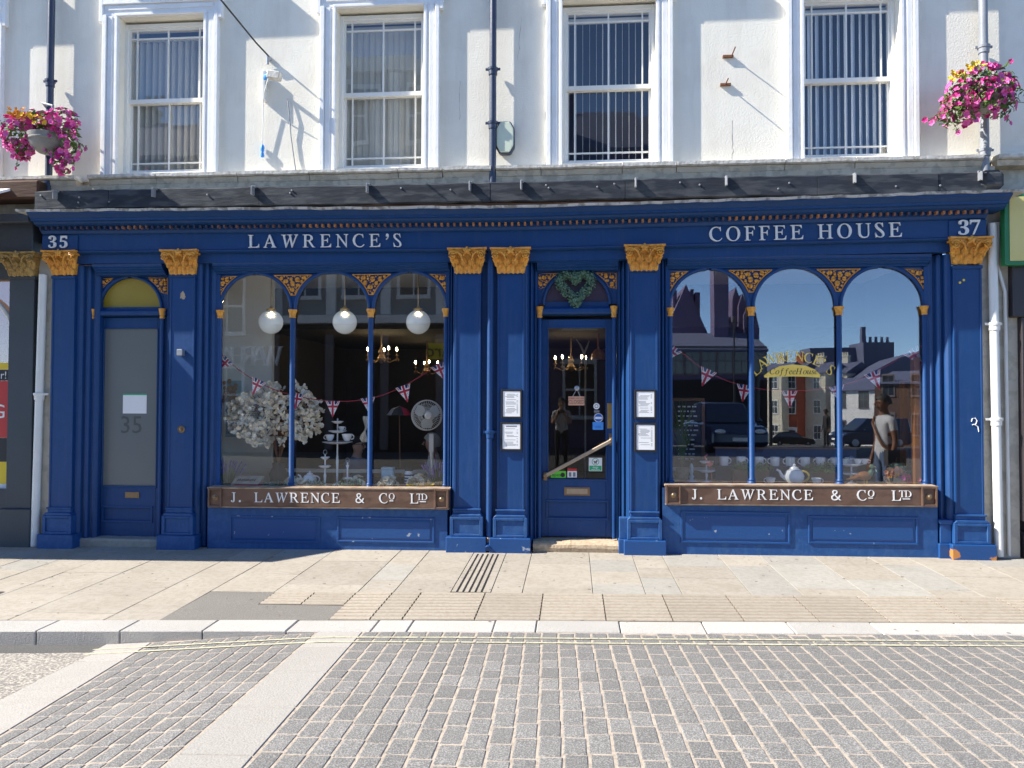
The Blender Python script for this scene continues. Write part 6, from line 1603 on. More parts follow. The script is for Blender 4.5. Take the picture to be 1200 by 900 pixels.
# ---- globe pendants
for n_, px in enumerate((317.5, 404, 490)):
    c = at(px, 377.5, .65)
    t = thing('globe_lamp', tuple(c), ['leftmost of the milk glass globe lamps, hanging above the white blossoms', 'milk glass globe lamp in the middle arch of the left window', 'rightmost of the milk glass globe lamps, hanging above the fan'][n_], 'lamp', 'globe lamps in the left window')
    mb = MB(); mb.ell(tuple(c), .149, .149, .149, 28, 18); mb.build('globe', 'globe', t, smooth=True, fix=False)
    mb = MB(); mb.lathe((c.x, c.y, c.z + .135), [(.06, 0), (.058, .03), (.02, .045), (.012, .07)], 16); mb.build('lamp_cap', 'brass', t, smooth=True, fix=False)
    mb = MB(); mb.tube([(c.x, c.y, c.z + .19), (c.x, c.y, RZ)], .008, 6); mb.build('cord', 'bar', t, fix=False)
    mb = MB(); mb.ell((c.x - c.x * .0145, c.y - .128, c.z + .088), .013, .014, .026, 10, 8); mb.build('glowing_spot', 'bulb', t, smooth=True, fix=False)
# ---- chandeliers
def chandelier(c, r, label, n, bulbs, top):
    t = thing('chandelier', tuple(c), label, 'chandelier', 'lit brass chandeliers in the room')
    mb = MB(); mb.tube([(c.x, c.y, c.z), (c.x, c.y, top)], .012, 6); mb.lathe((c.x, c.y, c.z - .12), [(.01, 0), (.05, .03), (.07, .08), (.03, .14), (.05, .18), (.02, .26)], 12); mb.build('stem', 'dullbrass', t, fix=False)
    for k in range(n):
        a = 2 * pi * k / n + .4
        e = (c.x + r * cos(a), c.y + r * sin(a), c.z)
        mb = MB(); mb.tube([(c.x, c.y, c.z - .02), (c.x + r * .5 * cos(a), c.y + r * .5 * sin(a), c.z - .10), (e[0], e[1], e[2] - .05), e], .010, 6)
        mb.lathe(e, [(.012, 0), (.034, .01), (.03, .016), (.012, .02), (.011, .08)], 8)
        for q in range(3): mb.ell((e[0] + .025 * cos(q * 2.1), e[1] + .025 * sin(q * 2.1), e[2] - .06), .012, .012, .022, 6, 5)
        arm = mb.build('arm', 'dullbrass', t, fix=False)
        mb = MB(); mb.ell((e[0], e[1], e[2] + .11), .014, .014, .028, 8, 6); mb.build('bulb', 'bulb', arm, smooth=True, fix=False)
chandelier(at(447, 417, 3.0), .24, 'brass chandelier with lit candle bulbs seen through the left window', 5, None, 2.75)
chandelier(at(500, 432, 4.6), .20, 'smaller brass chandelier beyond the fan, half behind the window edge', 4, None, 2.75)
chandelier(at(669, 427, 3.6), .26, 'brass chandelier seen through the glazed door', 5, None, 2.75)
c = at(701, 416, 3.2)
t = thing('orange_lamp', tuple(c), 'glowing orange lamp seen in the top right of the glazed door', 'lamp')
mb = MB(); mb.ell(tuple(c), .05, .05, .06, 12, 8); mb.build('bulb', 'bulb_o', t, smooth=True, fix=False)
mb = MB(); mb.lathe((c.x, c.y, c.z), [(.115, -.07), (.10, .02), (.05, .08), (.015, .10), (.012, 2.75 - c.z)], 12); mb.build('shade', 'orangewood', t, fix=False)
c = at(684, 424, 1.2)
t = thing('antler_branch', tuple(c), 'pale forked antler branch behind the glazed door', 'ornament')
mb = MB()
mb.tube([at(686, 428, 1.2), at(684.5, 414, 1.2), at(680, 404, 1.2), at(675, 397, 1.2)], [.018, .016, .012, .005], 7); mb.tube([at(684.5, 414, 1.2), at(688, 406, 1.2), at(690.5, 399, 1.2)], [.015, .012, .005], 7)
mb.tube([at(686, 428, 1.2), (at(686, 428, 1.2).x, 1.2, .0)], .012, 6)
mb.build('branch', 'cream', t, smooth=True, fix=False)
# ---- bunting
def flag_pennant(px, py, y, size, tilt, parent):
    c = at(px, py, y); w, h = size, size * 1.12
    ca, sa = cos(tilt), sin(tilt)
    mb = MB()
    def q(pts, k, d):
        mb.k = k
        mb.add([(c.x + (u * w) * ca - (v * h) * sa, y - d, c.z + (u * w) * sa + (v * h) * ca) for u, v in pts], [tuple(range(len(pts)))])
    q([(-.5, 0), (.5, 0), (0, -1)], 0, 0)
    for s in (-1, 1):
        q([(s * .5, 0), (s * .36, 0), (s * .03, -.52), (s * .03, -.72), (s * .17, -.66)], 1, .001)
        q([(s * .46, -.0), (s * .40, -.0), (s * .06, -.55), (s * .06, -.66)], 2, .002)
    q([(-.13, 0), (.13, 0), (.13, -.74), (0, -1), (-.13, -.74)], 1, .003)
    q([(-.40, -.20), (.40, -.20), (.27, -.46), (-.27, -.46)], 1, .0035)
    q([(-.075, 0), (.075, 0), (.075, -.85), (0, -1), (-.075, -.85)], 2, .0045)
    q([(-.37, -.265), (.37, -.265), (.305, -.395), (-.305, -.395)], 2, .005)
    mb.k = 0
    return mb.build('flag', ['flagblue', 'flagwhite', 'red'], parent, fix=False)
def bunting(pts, flags, y, label):
    t = thing('bunting', tuple(at(pts[0][0], pts[0][1], y)), label, 'bunting', 'flag bunting strung across the shop windows')
    mb = MB()
    P = [at(a, b, y) for a, b in pts]
    Q = []
    for i in range(len(P) - 1):
        for k in range(5):
            u = k / 5; p = P[i].lerp(P[i + 1], u); p.z -= .016 * sin(pi * u); Q.append(p)
    mb.tube(Q + [P[-1]], .006, 6); mb.build('string', 'redcord', t, fix=False)
    for px, py, s, tl in flags: flag_pennant(px, py, y - .01, s, tl, t)
bunting([(257, 411), (272, 427), (305, 449), (340, 462), (390, 470), (433, 467), (472, 453), (516, 424)],
        [(268, 421, .175, -.75), (304, 445, .185, -.42), (349, 461, .175, -.15), (390, 470, .175, 0), (431, 466, .175, .12), (472, 452, .185, .30), (513, 427, .185, .42)], .24, 'red string of flag pennants sagging across the window with white blossoms')
bunting([(784, 405), (802, 415), (832, 437), (872, 452), (925, 458), (985, 452), (1025, 436), (1068, 409), (1085, 402)],
        [(792, 407, .185, -.65), (831, 433, .19, -.40), (873, 451, .18, -.15), (925, 458, .18, .02), (980, 452, .17, .15), (1022, 436, .19, .38), (1067, 410, .19, .62)], .24, 'red string of flag pennants sagging across the window reflecting blue sky')
# ---- left window display
zl = .657
def onledge(px, y, z=zl): return Vector((ax(px, y), y, z))
c = at(322, 492, .45)
t = thing('blossom_display', (c.x, .45, zl), 'large arrangement of white blossoms in the left window', 'flower arrangement')
rr = random.Random(12); fl = MB(); st = MB()
sprays = []
for i in range(185):
    a = rr.uniform(0, 2 * pi); q = rr.random() ** .55
    px, py = 322 + 57 * q * cos(a), 487 + (37 if sin(a) < 0 else 29) * q * sin(a) + 5 * sin(px * .12 if i else 0)
    sprays.append((px, py, rr.uniform(-.16, .16)))
for px, py, dy in sprays:
    tip = at(px, py, .45 + dy)
    for k in range(rr.randrange(6, 11)):
        p = tip + Vector((rr.gauss(0, .032), rr.gauss(0, .03), rr.gauss(-.01, .032)))
        petunia(fl, p, Vector((rr.gauss(0, .7), -1, rr.gauss(.1, .7))), rr.uniform(.024, .037), 0, rr)
    st.tube([(c.x + rr.uniform(-.1, .1), .50, c.z - .20), ((c.x + tip.x) / 2, .48, (c.z + tip.z) / 2 + .03), tuple(tip)], .004, 4)
for px, py, n_ in ((297, 521, 5), (291, 512, 6), (286, 508, 6), (355, 514, 7), (300, 503, 8)):
    for i in range(n_): petunia(fl, at(px + rr.gauss(0, 3), py + rr.gauss(0, 3), .32), Vector((rr.gauss(0, .5), -1, rr.gauss(0, .5))), .036, 0, rr)
fl.build('blossoms', 'petal_w', t, kind='stuff', fix=False)
for i in range(16):
    a = rr.uniform(0, 2 * pi); st.tube([(c.x, .58, zl + .25), (c.x + .12 * cos(a), .58, c.z - .15), (c.x + .35 * cos(a), .56 + .1 * sin(a), c.z + .22 * rr.random())], .007, 5)
st.build('stems', 'brownwood', t, kind='stuff', fix=False)
mb = MB(); mb.lathe((c.x, .58, zl), [(.07, 0), (.10, .04), (.11, .14), (.07, .22), (.075, .27), (.06, .27)], 16); mb.build('vase', 'ink', t, smooth=True, fix=False)
def plant(name, p, label, cat, leafm, n, rx, rz, size, seed, petals=None, group=None):
    rr = random.Random(seed); t = thing(name, tuple(p), label, cat, group)
    lf = MB()
    for i in range(n):
        d = Vector((rr.gauss(0, 1), rr.gauss(0, 1), abs(rr.gauss(0, 1)))).normalized()
        leafq(lf, Vector(p) + Vector((d.x * rx, d.y * rx * .6, d.z * rz)) * rr.random() ** .4, d + Vector((rr.gauss(0, .5), -.4, rr.gauss(0, .5))), size * rr.uniform(.6, 1.2), rr)
    lf.build('leaves', leafm, t, kind='stuff', fix=False)
    if petals:
        fl = MB()
        for i in range(petals[1]):
            d = Vector((rr.gauss(0, 1), rr.gauss(0, 1) - .6, abs(rr.gauss(0, 1)))).normalized()
            petunia(fl, Vector(p) + Vector((d.x * rx, d.y * rx * .6, d.z * rz)) * rr.uniform(.7, 1.1), d, petals[2], 0, rr)
        fl.build('blossoms', petals[0], t, kind='stuff', fix=False)
    return t
def lavender(p, label, seed):
    rr = random.Random(seed); t = thing('lavender', tuple(p), label, 'lavender', 'bunches of lavender in the left window')
    a, b = MB(), MB()
    for i in range(34):
        q = Vector((rr.gauss(0, .05), rr.gauss(0, .03), 0)); tip = Vector(p) + q * 2.0 + Vector((0, 0, rr.uniform(.17, .30)))
        a.tube([Vector(p) + q * .6, tip], .003, 4)
        for k in range(4): b.ell(tuple(tip - Vector((q.x * .12 * k, 0, .018 * k))), .011, .011, .013, 6, 4)
    a.build('stems', 'leaf', t, kind='stuff', fix=False); b.build('flower_spikes', 'petal_p', t, kind='stuff', fix=False)
lavender(onledge(267, .6), 'bunch of lavender at the left end of the window under the white blossoms', 2)
lavender(onledge(514, .55), 'bunch of lavender beside the foot of the white fan', 3)
LV = 'greenery along the left window ledge'
plant('trailing_plant', onledge(322, .35), 'low green trailing leaves in front of the white blossom vase', 'plant', 'wreathleaf', 150, .20, .07, .022, 5)
plant('trailing_plant', onledge(368, .35), 'low green leaves on the ledge between the first and second colonette', 'plant', 'wreathleaf', 150, .22, .09, .022, 6, ('petal_w', 12, .03))
plant('trailing_plant', onledge(410, .35), 'low green leaves on the ledge under the tall cake stand', 'plant', 'wreathleaf', 190, .20, .12, .022, 7)
plant('white_roses', onledge(346, .50), 'white roses beside the teapot on the left window ledge', 'flowers', 'wreathleaf', 40, .13, .10, .022, 8, ('petal_w', 34, .045))
plant('white_roses', onledge(420, .5), 'single bunch of white roses left of the second colonette', 'flowers', 'wreathleaf', 24, .09, .13, .022, 9, ('petal_w', 22, .045))
plant('white_roses', onledge(455, .5), 'white roses below the pale blue tin', 'flowers', 'wreathleaf', 30, .13, .14, .022, 10, ('petal_w', 32, .045))
plant('white_roses', onledge(491, .5), 'cream roses beside the fan pole', 'flowers', 'wreathleaf', 30, .14, .15, .022, 11, ('petal_w', 34, .045))
t = thing('yellow_dish', tuple(onledge(493, .34)), 'oval yellow dish at the right end of the left window ledge', 'dish')
q = onledge(493, .34); mb = MB(); mb.lathe(tuple(q), [(.10, 0), (.13, .01), (.17, .05), (.165, .05), (.12, .02)], 18); mb.build('dish', 'petal_y', t, smooth=True, fix=False)
q = onledge(455.5, .62); t = thing('pale_blue_tin', tuple(q), 'pale blue tin standing behind white roses', 'tin')
M['paleblue'] = mat('pale_blue_enamel', (.38, .55, .66), .4, (.44, .60, .70), 8, .3)
mb = MB(); mb.box(q.x - .075, q.x + .075, q.y - .05, q.y + .05, q.z, q.z + .20); mb.build('tin', 'paleblue', t, bevel=.01)
mb = MB(); mb.box(q.x - .078, q.x + .078, q.y - .053, q.y + .053, q.z + .20, q.z + .225); mb.build('lid', 'paleblue', t, bevel=.008)
q = onledge(480, .6); t = thing('striped_jar', tuple(q), 'striped jar standing left of the fan pole', 'jar')
mb = MB(); mb.lathe(tuple(q), [(.05, 0), (.058, .01), (.058, .155), (.046, .17), (.046, .185)], 16); mb.build('jar', 'china', t, smooth=True, fix=False)
mb = MB()
for k in range(4): mb.lathe((q.x, q.y, q.z + .02 + .035 * k), [(.059, 0), (.060, .004), (.060, .014), (.059, .018)], 16)
mb.build('stripes', 'shelf', t, smooth=True, fix=False)
mb = MB(); mb.lathe((q.x, q.y, q.z + .185), [(.05, 0), (.05, .02), (.012, .03), (.016, .05)], 14); mb.build('lid', 'ink', t, fix=False)
def teacup(p, label, group, s=1.0, side=1, parent_mat='china', saucer=False):
    t = thing('teacup', tuple(p), label, 'cup', group)
    mb = MB(); mb.lathe(tuple(p), [(.026 * s, 0), (.030 * s, .006), (.046 * s, .035 * s), (.056 * s, .075 * s), (.052 * s, .075 * s), (.040 * s, .03 * s), (.01, .012 * s)], 16); mb.build('cup', parent_mat, t, smooth=True, fix=False)
    mb = MB(); mb.tube([(p.x + side * (.048 + .028 * sin(a)) * s, p.y, p.z + (.042 + .024 * cos(a)) * s) for a in frange(-.2, pi + .2, 9)], .006 * s, 6); mb.build('handle', parent_mat, t, smooth=True, fix=False)
    return t
def cake_stand(p, tiers, label, ring=True, m='china'):
    t = thing('cake_stand', tuple(p), label, 'cake stand', 'tiered cake stands in the shop windows')
    mb = MB(); top = tiers[-1][0]
    mb.lathe(tuple(p), [(.07, 0), (.06, .012), (.014, .03), (.010, .05), (.018, top * .4), (.010, top * .5), (.009, top + .05), (.003, top + .055)], 12); mb.build('post', m, t, smooth=True, fix=False)
    for z, r in tiers:
        mb = MB(); mb.lathe((p.x, p.y, p.z + z), [(.012, -.012), (r * .6, -.006), (r, .016), (r * .985, .022), (r * .6, .004), (.012, .002)], 22); mb.build('plate', m, t, smooth=True, fix=False)
    if ring:
        mb = MB(); mb.tube([(p.x + .022 * cos(a), p.y, p.z + top + .08 + .028 * sin(a)) for a in frange(-pi / 2, 1.5 * pi, 14)], .004, 6); mb.build('ring_handle', 'steel', t, fix=False)
    return t
p = onledge(396, .55)
zz = lambda py, y=.55: az(py, y, 396) - zl
cake_stand(p, [(zz(519.5), .185), (zz(506.5), .115), (zz(495.5), .075)], 'tall three tier cake stand holding teacups, right of the white blossoms', False)
teacup(Vector((ax(386.5, .5), .52, az(518, .52))), 'left teacup on the lowest plate of the tall cake stand', 'teacups on the tall cake stand', 1.0, -1)
teacup(Vector((ax(406.5, .5), .52, az(518, .52))), 'right teacup on the lowest plate of the tall cake stand', 'teacups on the tall cake stand', 1.15, 1)
teacup(Vector((ax(399.5, .5), .54, az(506, .54))), 'small teacup on the middle plate of the tall cake stand', 'teacups on the tall cake stand', .7, 1)
p = onledge(381.7, .42); cake_stand(p, [(az(550, .42) - zl, .075), (az(539.5, .42) - zl, .055)], 'small two tier cake stand with a ring handle left of the tall cake stand')
p = onledge(408, .42); cake_stand(p, [(.09, .06), (az(549, .42) - zl, .02)], 'slim cake stand with a ring handle in front of the seated man')
t = thing('teapot', tuple(onledge(364, .55)), 'white teapot on the left window ledge among greenery', 'teapot')
def teapot_parts(t, p, s, m='china', hm='china'):
    mb = MB(); mb.lathe(tuple(p), [(.05 * s, 0), (.06 * s, .006), (.095 * s, .05 * s), (.10 * s, .09 * s), (.08 * s, .14 * s), (.045 * s, .16 * s), (.03 * s, .165 * s)], 20); mb.build('pot', m, t, smooth=True, fix=False)
    mb = MB(); mb.lathe((p.x, p.y, p.z + .160 * s), [(.047 * s, 0), (.04 * s, .015 * s), (.012 * s, .026 * s), (.018 * s, .042 * s), (.004, .052 * s)], 16); mb.build('lid', m, t, smooth=True, fix=False)
    mb = MB(); mb.tube([(p.x - .08 * s, p.y, p.z + .06 * s), (p.x - .125 * s, p.y, p.z + .09 * s), (p.x - .145 * s, p.y, p.z + .135 * s), (p.x - .175 * s, p.y, p.z + .150 * s)], [.026 * s, .018 * s, .013 * s, .011 * s], 10); mb.build('spout', m, t, smooth=True, fix=False)
    mb = MB(); mb.tube([(p.x + (.085 + .062 * sin(a)) * s, p.y, p.z + (.085 + .05 * cos(a)) * s) for a in frange(-.1, pi + .1, 12)], .010 * s, 8); mb.build('handle', hm, t, smooth=True, fix=False)
teapot_parts(t, onledge(364, .55), .85)
q = onledge(291, .40); t = thing('printed_tray', tuple(q), 'printed tray lying tilted at the left end of the window ledge', 'tray')
mb = MB(); mb.obox((q.x, q.y, q.z + .055), (.17, 0, 0), (0, .10, .045), (0, -.006, .013)); mb.build('tray', 'cream', t, bevel=.005)
mb = MB()
for k in range(9): mb.obox((q.x - .11 + .026 * k, q.y - .012, q.z + .072 + (.004 if k % 2 else 0)), (.008, 0, 0), (0, .022, .010), (0, -.0005, .001))
mb.build('tray_print', 'shelf', t, kind='stuff', fix=False)
q = onledge(292, .30); t = thing('red_cloth', tuple(q), 'folded red and cream cloth on the ledge below the printed tray', 'cloth')
mb = MB(); mb.box(q.x - .17, q.x + .17, q.y - .05, q.y + .05, q.z, q.z + .03); mb.build('cloth', 'red', t, bevel=.01)
# ---- the white fan
c = at(500.5, 486.5, .60); py_ = .60
t = thing('standing_fan', (c.x, py_, zl), 'white round pedestal fan behind the right arch of the left window', 'fan')
R_ = .185
mb = MB()
for rr_, dy in ((R_, 0), (R_ * .985, -.05), (R_ * .98, .05), (R_ * .5, -.075), (R_ * .75, -.068)):
    mb.tube([(c.x + rr_ * cos(a), c.y + dy, c.z + rr_ * sin(a)) for a in frange(0, 2 * pi, 40)], .0055 if rr_ > R_ * .9 else .0025, 5)
for i in range(44):
    a = 2 * pi * i / 44
    mb.tube([(c.x + .045 * cos(a), c.y - .085, c.z + .045 * sin(a)), (c.x + R_ * .6 * cos(a), c.y - .076, c.z + R_ * .6 * sin(a)), (c.x + R_ * cos(a), c.y - .01, c.z + R_ * sin(a))], .0028, 4)
mb.build('guard', 'white_pipe', t, kind='stuff', fix=False)
M['fanblade'] = mat('pale_fan_blade', (.66, .72, .72), .4, (.72, .77, .77), 5, .3)
for k in range(3):
    a0 = k * 2.094 + .5; mb = MB(); b = len(mb.v)
    for i in range(7):
        u = i / 6; rr_ = lerp(.035, R_ * .9, u)
        for s in (-1, 1):
            a = a0 + s * (.30 + .40 * sin(pi * min(1, u * .9 + .12)))
            mb.v.append((c.x + rr_ * cos(a), c.y + s * .022, c.z + rr_ * sin(a)))
    for i in range(6): mb.face([b + 2 * i, b + 2 * i + 1, b + 2 * i + 3, b + 2 * i + 2])
    mb.build('blade', 'fanblade', t, smooth=True, fix=False)
mb = MB(); mb.lathe((c.x + .03, c.y - .07, c.z), [(.05, .24), (.06, .16), (.06, .02), (.045, -.02), (.02, -.03)], 16, 'y'); mb.build('motor', 'white_pipe', t, smooth=True, fix=False)
px_ = c.x + .065
mb = MB(); mb.lathe((px_, py_ - .02, zl - .62), [(.20, 0), (.19, .02), (.03, .05), (.018, .06), (.016, .95), (.024, .96), (.026, 1.06), (.02, 1.20)], 14)
mb.box(px_ - .03, px_ + .025, py_ - .05, py_ + .01, zl + .42, zl + .64); mb.build('pole', 'white_pipe', t, smooth=True, fix=False)
mb = MB(); mb.tube([(px_ + .02, py_, zl + .42), (px_ + .04, py_, zl + .30), (px_ + .09, py_, zl + .20)], .006, 6); mb.build('cord', 'redcord', t, fix=False)
# ---- paper parasol
c = at(468, 486, .9)
t = thing('paper_parasol', tuple(c), 'small red and grey parasol open behind the right arch of the left window', 'parasol')
mb = MB(); b = len(mb.v); mb.v.append((c.x, c.y, c.z + .11)); mb.v.append((c.x, c.y, c.z + .02))
for i in range(12):
    a = 2 * pi * i / 12; mb.v.append((c.x + .165 * cos(a), c.y + .12 * sin(a), c.z - .005)); mb.v.append((c.x + .10 * cos(a), c.y + .07 * sin(a), c.z + .075))
for i in range(12):
    j = (i + 1) % 12; mb.k = [0, 0, 1, 1, 0, 0, 1, 1, 2, 2, 0, 0][i]
    mb.face([b, b + 3 + 2 * i, b + 3 + 2 * j]); mb.face([b + 3 + 2 * i, b + 2 + 2 * i, b + 2 + 2 * j, b + 3 + 2 * j])
mb.k = 0
mb.build('canopy', ['red', 'steel', 'ink'], t, fix=False)
mb = MB(); mb.tube([(c.x, c.y, c.z + .12), (c.x + .02, c.y, c.z - 1.1)], .006, 6); mb.build('handle', 'brownwood', t, fix=False)
c = at(428, 497, .9)
t = thing('hanging_scarf', tuple(c), 'white scarf hanging behind the second colonette of the left window', 'scarf')
mb = MB(); b = len(mb.v)
for i in range(8):
    z = lerp(at(0, 486, .9).z, at(0, 515, .9).z, i / 7); w = .03 + .02 * sin(i * 1.3)
    for k in range(4): mb.v.append((c.x + (k / 3 - .5) * 2 * w + .02 * sin(i * .8), c.y + .02 * sin(k * 2 + i), z))
for i in range(7):
    for k in range(3): mb.face([b + i * 4 + k, b + i * 4 + k + 1, b + (i + 1) * 4 + k + 1, b + (i + 1) * 4 + k])
mb.build('scarf', 'petal_w', t, smooth=True, fix=False)
# picture on the beige wall
t = thing('wall_picture', (-4.2, .98, 1.6), 'turquoise tree picture on the beige wall at the left of the window', 'picture')
A, B = at(264, 512, .97), at(282, 446, .97)
M['turq'] = mat('turquoise_print', (.12, .32, .36), .7, (.45, .47, .42), 3.0, .3)
mb = MB(); mb.box(A.x, B.x, .975, .998, A.z, B.z); mb.build('picture_panel', 'turq', t)
mb = MB(); q = at(271, 461, .97)
for i in range(30): mb.ell((q.x + random.gauss(0, .05), 0.970, q.z + random.gauss(0, .10)), .028, .006, .028, 6, 4)
mb.box(q.x - .01, q.x + .01, 0.966, .974, A.z + .2, q.z); mb.build('printed_tree', 'orangewood', t, fix=False)
mb = MB()
for k in range(8): mb.box(A.x + .02 + k * .022, A.x + .027 + k * .022, 0.964, .974, A.z + .04, A.z + .46 + .05 * (k % 2))
mb.box(A.x, B.x, 0.963, .974, A.z + .33, A.z + .36); mb.build('printed_railing', 'shelf', t, fix=False)
# seated people at the tables
def table(p, label, grp):
    t = thing('cafe_table', p, label, 'table', grp)
    mb = MB(); mb.lathe(p, [(.22, 0), (.20, .02), (.03, .05), (.025, .70)], 14); mb.build('table_leg', 'ink', t, fix=False)
    mb = MB(); mb.lathe((p[0], p[1], p[2] + .70), [(.38, 0), (.38, .025), (.01, .026)], 24); mb.build('table_top', 'brownwood', t, fix=False)
def chair(p, yaw, label, grp):
    t = thing('cafe_chair', p, label, 'chair', grp); t.rotation_euler = (0, 0, yaw)
    def cb(name, boxes):
        mb = MB()
        for b in boxes: mb.box(*b)
        o = mb.build(name, 'brownwood', None, bevel=.004); o.parent = t; o.location = (0, 0, 0)
    cb('seat', [(-.21, .21, -.22, .22, .40, .44)])
    cb('backrest', [(-.20, .20, .19, .22, .62, .90)])
    for x in (-.19, .16):
        for y in (-.21, .18): cb('leg', [(x, x + .03, y, y + .03, 0, .40 if y < 0 else .88)])
mx, wy_ = ax(416.5, 1.3), 1.3
def glasses(child, h):
    mb = MB()
    for s in (-1, 1): mb.tube([h + Vector((s * .034 + .026 * cos(a), -.098, .016 + .018 * sin(a))) for a in frange(0, 2 * pi, 14)], .003, 5)
    mb.tube([h + Vector((.06, -.095, .02)), h + Vector((.088, .01, .02))], .003, 4)
    mb.tube([h + Vector((-.06, -.095, .02)), h + Vector((-.088, .01, .02))], .003, 4)
    child('glasses', mb, 'ink', False)
hm = az(522, 1.3, 416)
person('seated man with glasses in a blue shirt behind the cake stand', (mx, 1.3, hm - 1.165), RAD(68), SIT, ('shirt_b', 'trouser_k', 'shoe_k', False, 'skin_l'), ('hair_d', 1.0, .25), None, glasses)
wx_ = ax(511, 1.25); hw_ = az(519, 1.25, 511)
person('grey haired woman seated behind the fan pole', (wx_, 1.25, hw_ - 1.165), RAD(-75), SIT, ('shirt_w', 'trouser_k', 'shoe_k', True, 'skin_l'), ('hair_g', 1.10, -.25))
chair((mx, 1.35, hm - 1.165), RAD(68), 'dark wooden chair under the seated man', 'cafe chairs behind the left window')
chair((wx_, 1.30, hw_ - 1.165), RAD(-75), 'dark wooden chair under the grey haired woman', 'cafe chairs behind the left window')
table(((mx + wx_) / 2, 1.35, 0), 'round cafe table between the two seated people', 'cafe tables')
# ---- right window display
zr_l = .757
def onr(px, y): return Vector((ax(px, y), y, zr_l))
roompart('mug_shelf', 'shelf', (ax(838, .62), ax(1003, .62), .62, .64, zr_l, az(526, .62, 920)))
roompart('mug_shelf_edge', 'brownwood', (ax(836, .62), ax(1005, .62), .60, .66, az(526, .62, 920), az(524.5, .62, 920)))
roompart('mug_ledge', 'shelf', (ax(838, .55), ax(1003, .55), .50, .62, az(546, .55, 920) - .012, az(546, .55, 920)))
zm_ = az(546, .55, 920)
for k, px in enumerate((848, 868, 889, 907.5, 925.5, 943, 961, 978, 995)):
    p = Vector((ax(px, .55), .55, zm_))
    lab = ['white mug at the left end of the row on the blue shelf', 'second white mug from the left end of the blue shelf', 'white mug half hidden by the first colonette of the right window', 'white mug on the blue shelf just right of the first colonette', 'white mug above the left cup of the teapot set', 'white mug on the blue shelf above the teapot handle', 'white mug on the blue shelf above the small cup', 'white mug on the blue shelf left of the second colonette', 'white mug at the right end of the row on the blue shelf'][k]
    t = thing('mug', tuple(p), lab, 'mug', 'white mugs in a row on the blue shelf')
    s = -1 if 3 <= k <= 7 else 1
    mb = MB(); mb.lathe(tuple(p), [(.048, 0), (.052, .006), (.054, .105), (.049, .105), (.046, .012), (.01, .01)], 16); mb.build('mug_body', 'china', t, smooth=True, fix=False)
    mb = MB(); mb.tube([(p.x + s * (.050 + .032 * sin(a)), p.y, p.z + .055 + .032 * cos(a)) for a in frange(0, pi, 9)], .007, 6); mb.build('handle', 'china', t, smooth=True, fix=False)
GR = 'green plants along the blue mug shelf'
for px, s, lab in ((870, 9, 'small dark green plant below the left end mugs'), (893, 10, 'small dark green plant right of the first colonette'), (953, 11, 'small dark green plant below the middle mugs'), (970, 12, 'small dark green plant left of the second colonette')):
    plant('potted_plant', Vector((ax(px, .45), .45, zm_ - .06)), lab, 'plant', 'leaf', 150, .13, .12, .026, s, None, GR)
roompart('plant_box', 'brownwood', (ax(858, .46), ax(900, .46), .42, .49, zr_l, zm_ - .04), (ax(943, .46), ax(979, .46), .42, .49, zr_l, zm_ - .04))
p = onr(930, .33); t = thing('teapot', tuple(p), 'cream teapot with a gold handle on the right window ledge', 'teapot'); teapot_parts(t, p, 1.12, 'china', 'goldleaf')
teacup(onr(902.5, .33), 'white cup left of the cream teapot', 'cups beside the cream teapot', 1.0, -1)
teacup(onr(956, .33), 'white cup right of the cream teapot', 'cups beside the cream teapot', 1.0, 1)
p = onr(827.5, .40); cake_stand(p, [(az(553, .4, 827) - zr_l, .105), (az(542.5, .4, 827) - zr_l, .085)], 'two tier cake stand at the left end of the right window', False)
p = onr(997, .45); cake_stand(p, [(az(556, .45, 997) - zr_l, .13), (az(545.5, .45, 997) - zr_l, .13)], 'two tier cake stand with a ring handle right of the second colonette')
for k, px in enumerate((988, 1004, 1012)):
    teacup(Vector((ax(px, .42), .40, az(545.5, .45, 997) + .02)), ['pale blue cup on the upper plate by the second colonette', 'white cup in the middle of the upper plate by the second colonette', 'white cup at the right of the upper plate by the second colonette'][k], 'cups on the ring handled cake stand', .8, 1, 'paleblue' if k == 0 else 'china')
q = Vector((ax(831, .34), .34, zr_l)); t = thing('pink_figurine', tuple(q), 'slim pink figurine in front of the left cake stand', 'figurine')
M['coral'] = mat('coral_paint', (.62, .14, .12), .5, (.66, .20, .18), 9, .3)
mb = MB(); mb.tube([(q.x + .03, q.y, q.z), (q.x + .02, q.y, q.z + .14), (q.x, q.y, q.z + .20)], .006, 6); mb.ell((q.x, q.y, q.z + .23), .045, .025, .035, 10, 7); mb.tube([(q.x - .03, q.y, q.z + .24), (q.x - .05, q.y, q.z + .31), (q.x - .02, q.y, q.z + .335)], .009, 6); mb.build('figure', 'coral', t, smooth=True, fix=False)
q = onr(810, .42); t = thing('glass_candlestick', tuple(q), 'pale glass candlestick near the left end of the right window', 'candlestick')
mb = MB(); mb.lathe(tuple(q), [(.07, 0), (.055, .02), (.02, .035), (.03, .07), (.015, .09), (.025, .13), (.014, .15), (.022, .19), (.008, .22)], 14); mb.build('candlestick', 'paleblue', t, smooth=True, fix=False)
q = Vector((ax(805, 1.2), 1.2, 0)); t = thing('menu_blackboard', tuple(q), 'blackboard with chalk writing propped behind the left of the right window', 'blackboard')
A, B = at(790, 548, 1.2), at(822, 470, 1.2)
mb = MB(); mb.box(A.x, B.x, 1.2, 1.23, .2, B.z); mb.build('slate', 'ink', t)
